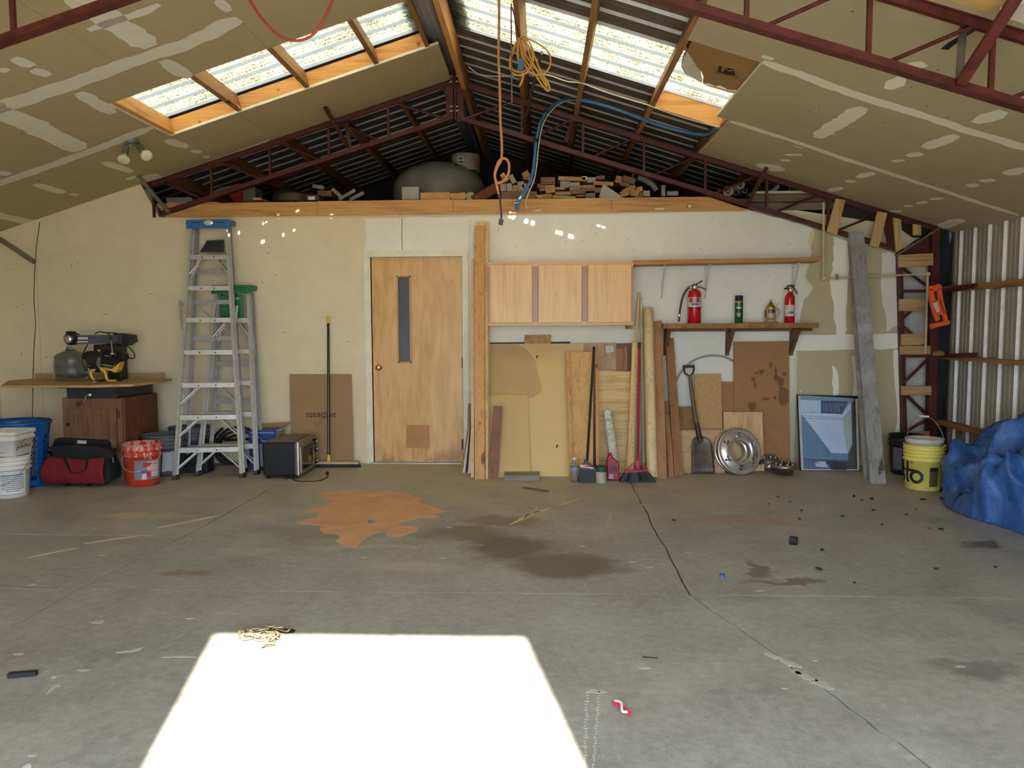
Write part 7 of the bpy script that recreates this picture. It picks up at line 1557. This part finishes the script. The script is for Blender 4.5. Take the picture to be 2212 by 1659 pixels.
# ================================================================== chain and litter on the floor
CHN = plain('worn_chain_steel', C(168, 150, 120), .4, .6, .2, 30)
t = thing('steel_chain', 'short rusty chain coming out of a hole in the floor at the sun patch', 'chain', FL(570, 1375))
path = curve([FL(x, y) for x, y in ((622,1366),(606,1364),(588,1366),(566,1369),(548,1372),(530,1368),(521,1375),(527,1384),(545,1381),(562,1386),(580,1384),(598,1377),(612,1374),(600,1381),(584,1392),(570,1398),(575,1404),(588,1398))], 10)
d_ = 0; last = path[0]; k = 0; L_ = .036
pts = [path[0]]
for p in path[1:]:
    if (p-pts[-1]).length >= L_*.82: pts.append(p)
for k, (a, b) in enumerate(zip(pts, pts[1:])):
    m = (a+b)/2; d = (b-a).normalized(); s_ = V((-d.y, d.x, 0)); up_ = V((0, 0, 1)); w_ = s_*.75+up_*.66 if k % 2 else s_*.75-up_*.66; w_.normalize()
    ring = [m+V((0, 0, .016))+d*(.012*(1 if math.cos(q_) > 0 else -1)+.013*math.cos(q_))+w_*.0125*math.sin(q_) for q_ in [2*math.pi*i/14 for i in range(15)]]
    obj('link', MB().tube(ring, .0042, 6), CHN, t)
q = FL(622, 1364); obj('floor_hole', MB().slab([p+V((0, 0, .0016)) for p in blob(q.x, q.y, .035, .025, 16, .2, rp)], (0, 0, -.005)), M_DARK, fl)
obj('rust_stain', MB().slab([p+V((0, 0, .0014)) for p in blob(q.x-.06, q.y+.01, .075, .018, 16, .25, rp)], (0, 0, -.005)), plain('rust_brown', C(92, 62, 48), .8), fl)
BKB = plain('black_litter', C(32, 30, 29), .7)
rl = random.Random(77); GL = 'dark bits of litter scattered on the right of the floor'
for (x, y, s) in ((1706,1085,.02),(1732,1104,.03),(1727,1122,.025),(1820,1116,.025),(1882,1078,.05),(1888,1103,.03),(1862,1081,.03),(1958,1112,.04),(1978,1102,.018),(2032,1145,.045),(2006,1142,.018),(1456,1125,.03),(1845,1073,.04),(1770,1231,.05),(1775,1189,.03),(2022,1230,.035),(1846,1261,.03),(1994,1081,.06),(2035,1000,.01),(1680,1074,.03),(1660,1090,.025),(1905,1135,.025),(2150,1227,.03)):
    q = FL(x, y); s *= .62; pts = blob(q.x, q.y, s*.6, s*.35, 7, .4, rl, rl.uniform(0, 3)); obj('litter_bit', MB().slab([p+V((0, 0, .006+.3*s*rl.random())) for p in pts], (0, 0, -.006)), BKB, None, 'small dark bit of litter on the floor between the crack and the tarp', 'litter', GL)
q = FL(1714, 1176); obj('rubber_plug', MB().tube([q+V((-.02, .01, .026)), q+V((.02, -.01, .026))], .026, 14), BKB, None, 'black rubber plug lying on the floor right of the crack', 'plug')
a, b = FL(18, 1464), FL(80, 1459); obj('black_strip', MB().bar(a+V((0, 0, .01)), b+V((0, 0, .01)), .022, .018), BKB, None, 'black plastic strip on the floor at the left edge', 'strip')
q = FL(1560, 1245); obj('plastic_disc', MB().lathe(q, [(.0, .012), (.014, .012), (.016, 0)], 12), plain('blue_cap_plastic', C(48, 86, 176), .5), None, 'small blue plastic disc on the floor right of the crack', 'disc')
q = FL(803, 1129); obj('blue_clip', MB().rbox(q+V((0, 0, .008)), (.045, .025, .014), .004, .4), plain('blue_grey_clip', C(92, 108, 128), .5), None, 'small blue-grey clip on the orange paint spill', 'clip')
PK = plain('pink_wrapper_foil', C(206, 60, 92), .4); a, b, c = FL(1323, 1521), FL(1342, 1532), FL(1363, 1546)
t = thing('candy_wrapper', 'crumpled pink and white wrapper on the floor beside the sun patch', 'wrapper', b)
obj('foil', MB().slab([a+V((0, .008, .01)), b+V((.0, .012, .02)), c+V((.004, .006, .008)), c+V((-.006, -.012, .004)), b+V((0, -.008, .012)), a+V((0, -.01, .004))], (0, 0, -.004)), PK, t)
obj('white_twist', MB().tube(curve([a+V((.01, 0, .014)), b+V((0, .004, .022)), c+V((-.03, .004, .014)), c+V((-.012, 0, .014))], 4), .005, 6), plain('wrapper_white', C(226, 216, 214), .5), t)
q = FL(1404, 1424); obj('wood_chip', MB().bar(q+V((-.03, 0, .005)), q+V((.03, -.008, .005)), .016, .008), plain('grey_chip', C(100, 94, 86), .8), None, 'grey wood chip on the floor right of the sun patch', 'chip')
a = FL(-6, 1659); obj('white_tag', MB().slab([FL(x, y)+V((0, 0, .003)) for x, y in ((46,1662),(58,1652),(66,1651),(68,1657),(58,1664))], (0, 0, -.003)), plain('wrapper_white', C(226, 216, 214), .5), None, 'white paper scrap on the floor at the bottom left', 'paper scrap')
for (x, y) in ((255,1113),(265,1112),(1390,1090),(1392,1147),(1365,1213),(1402,1225),(1487,1194),(215,1342),(210,1345),(410,1336),(43,1413)):
    q = FL(x, y); obj('paint_speck', MB().slab([p+V((0, 0, .0013)) for p in blob(q.x, q.y, .022, .01, 9, .35, rl)], (0, 0, -.006)), M_CHIP, fl)
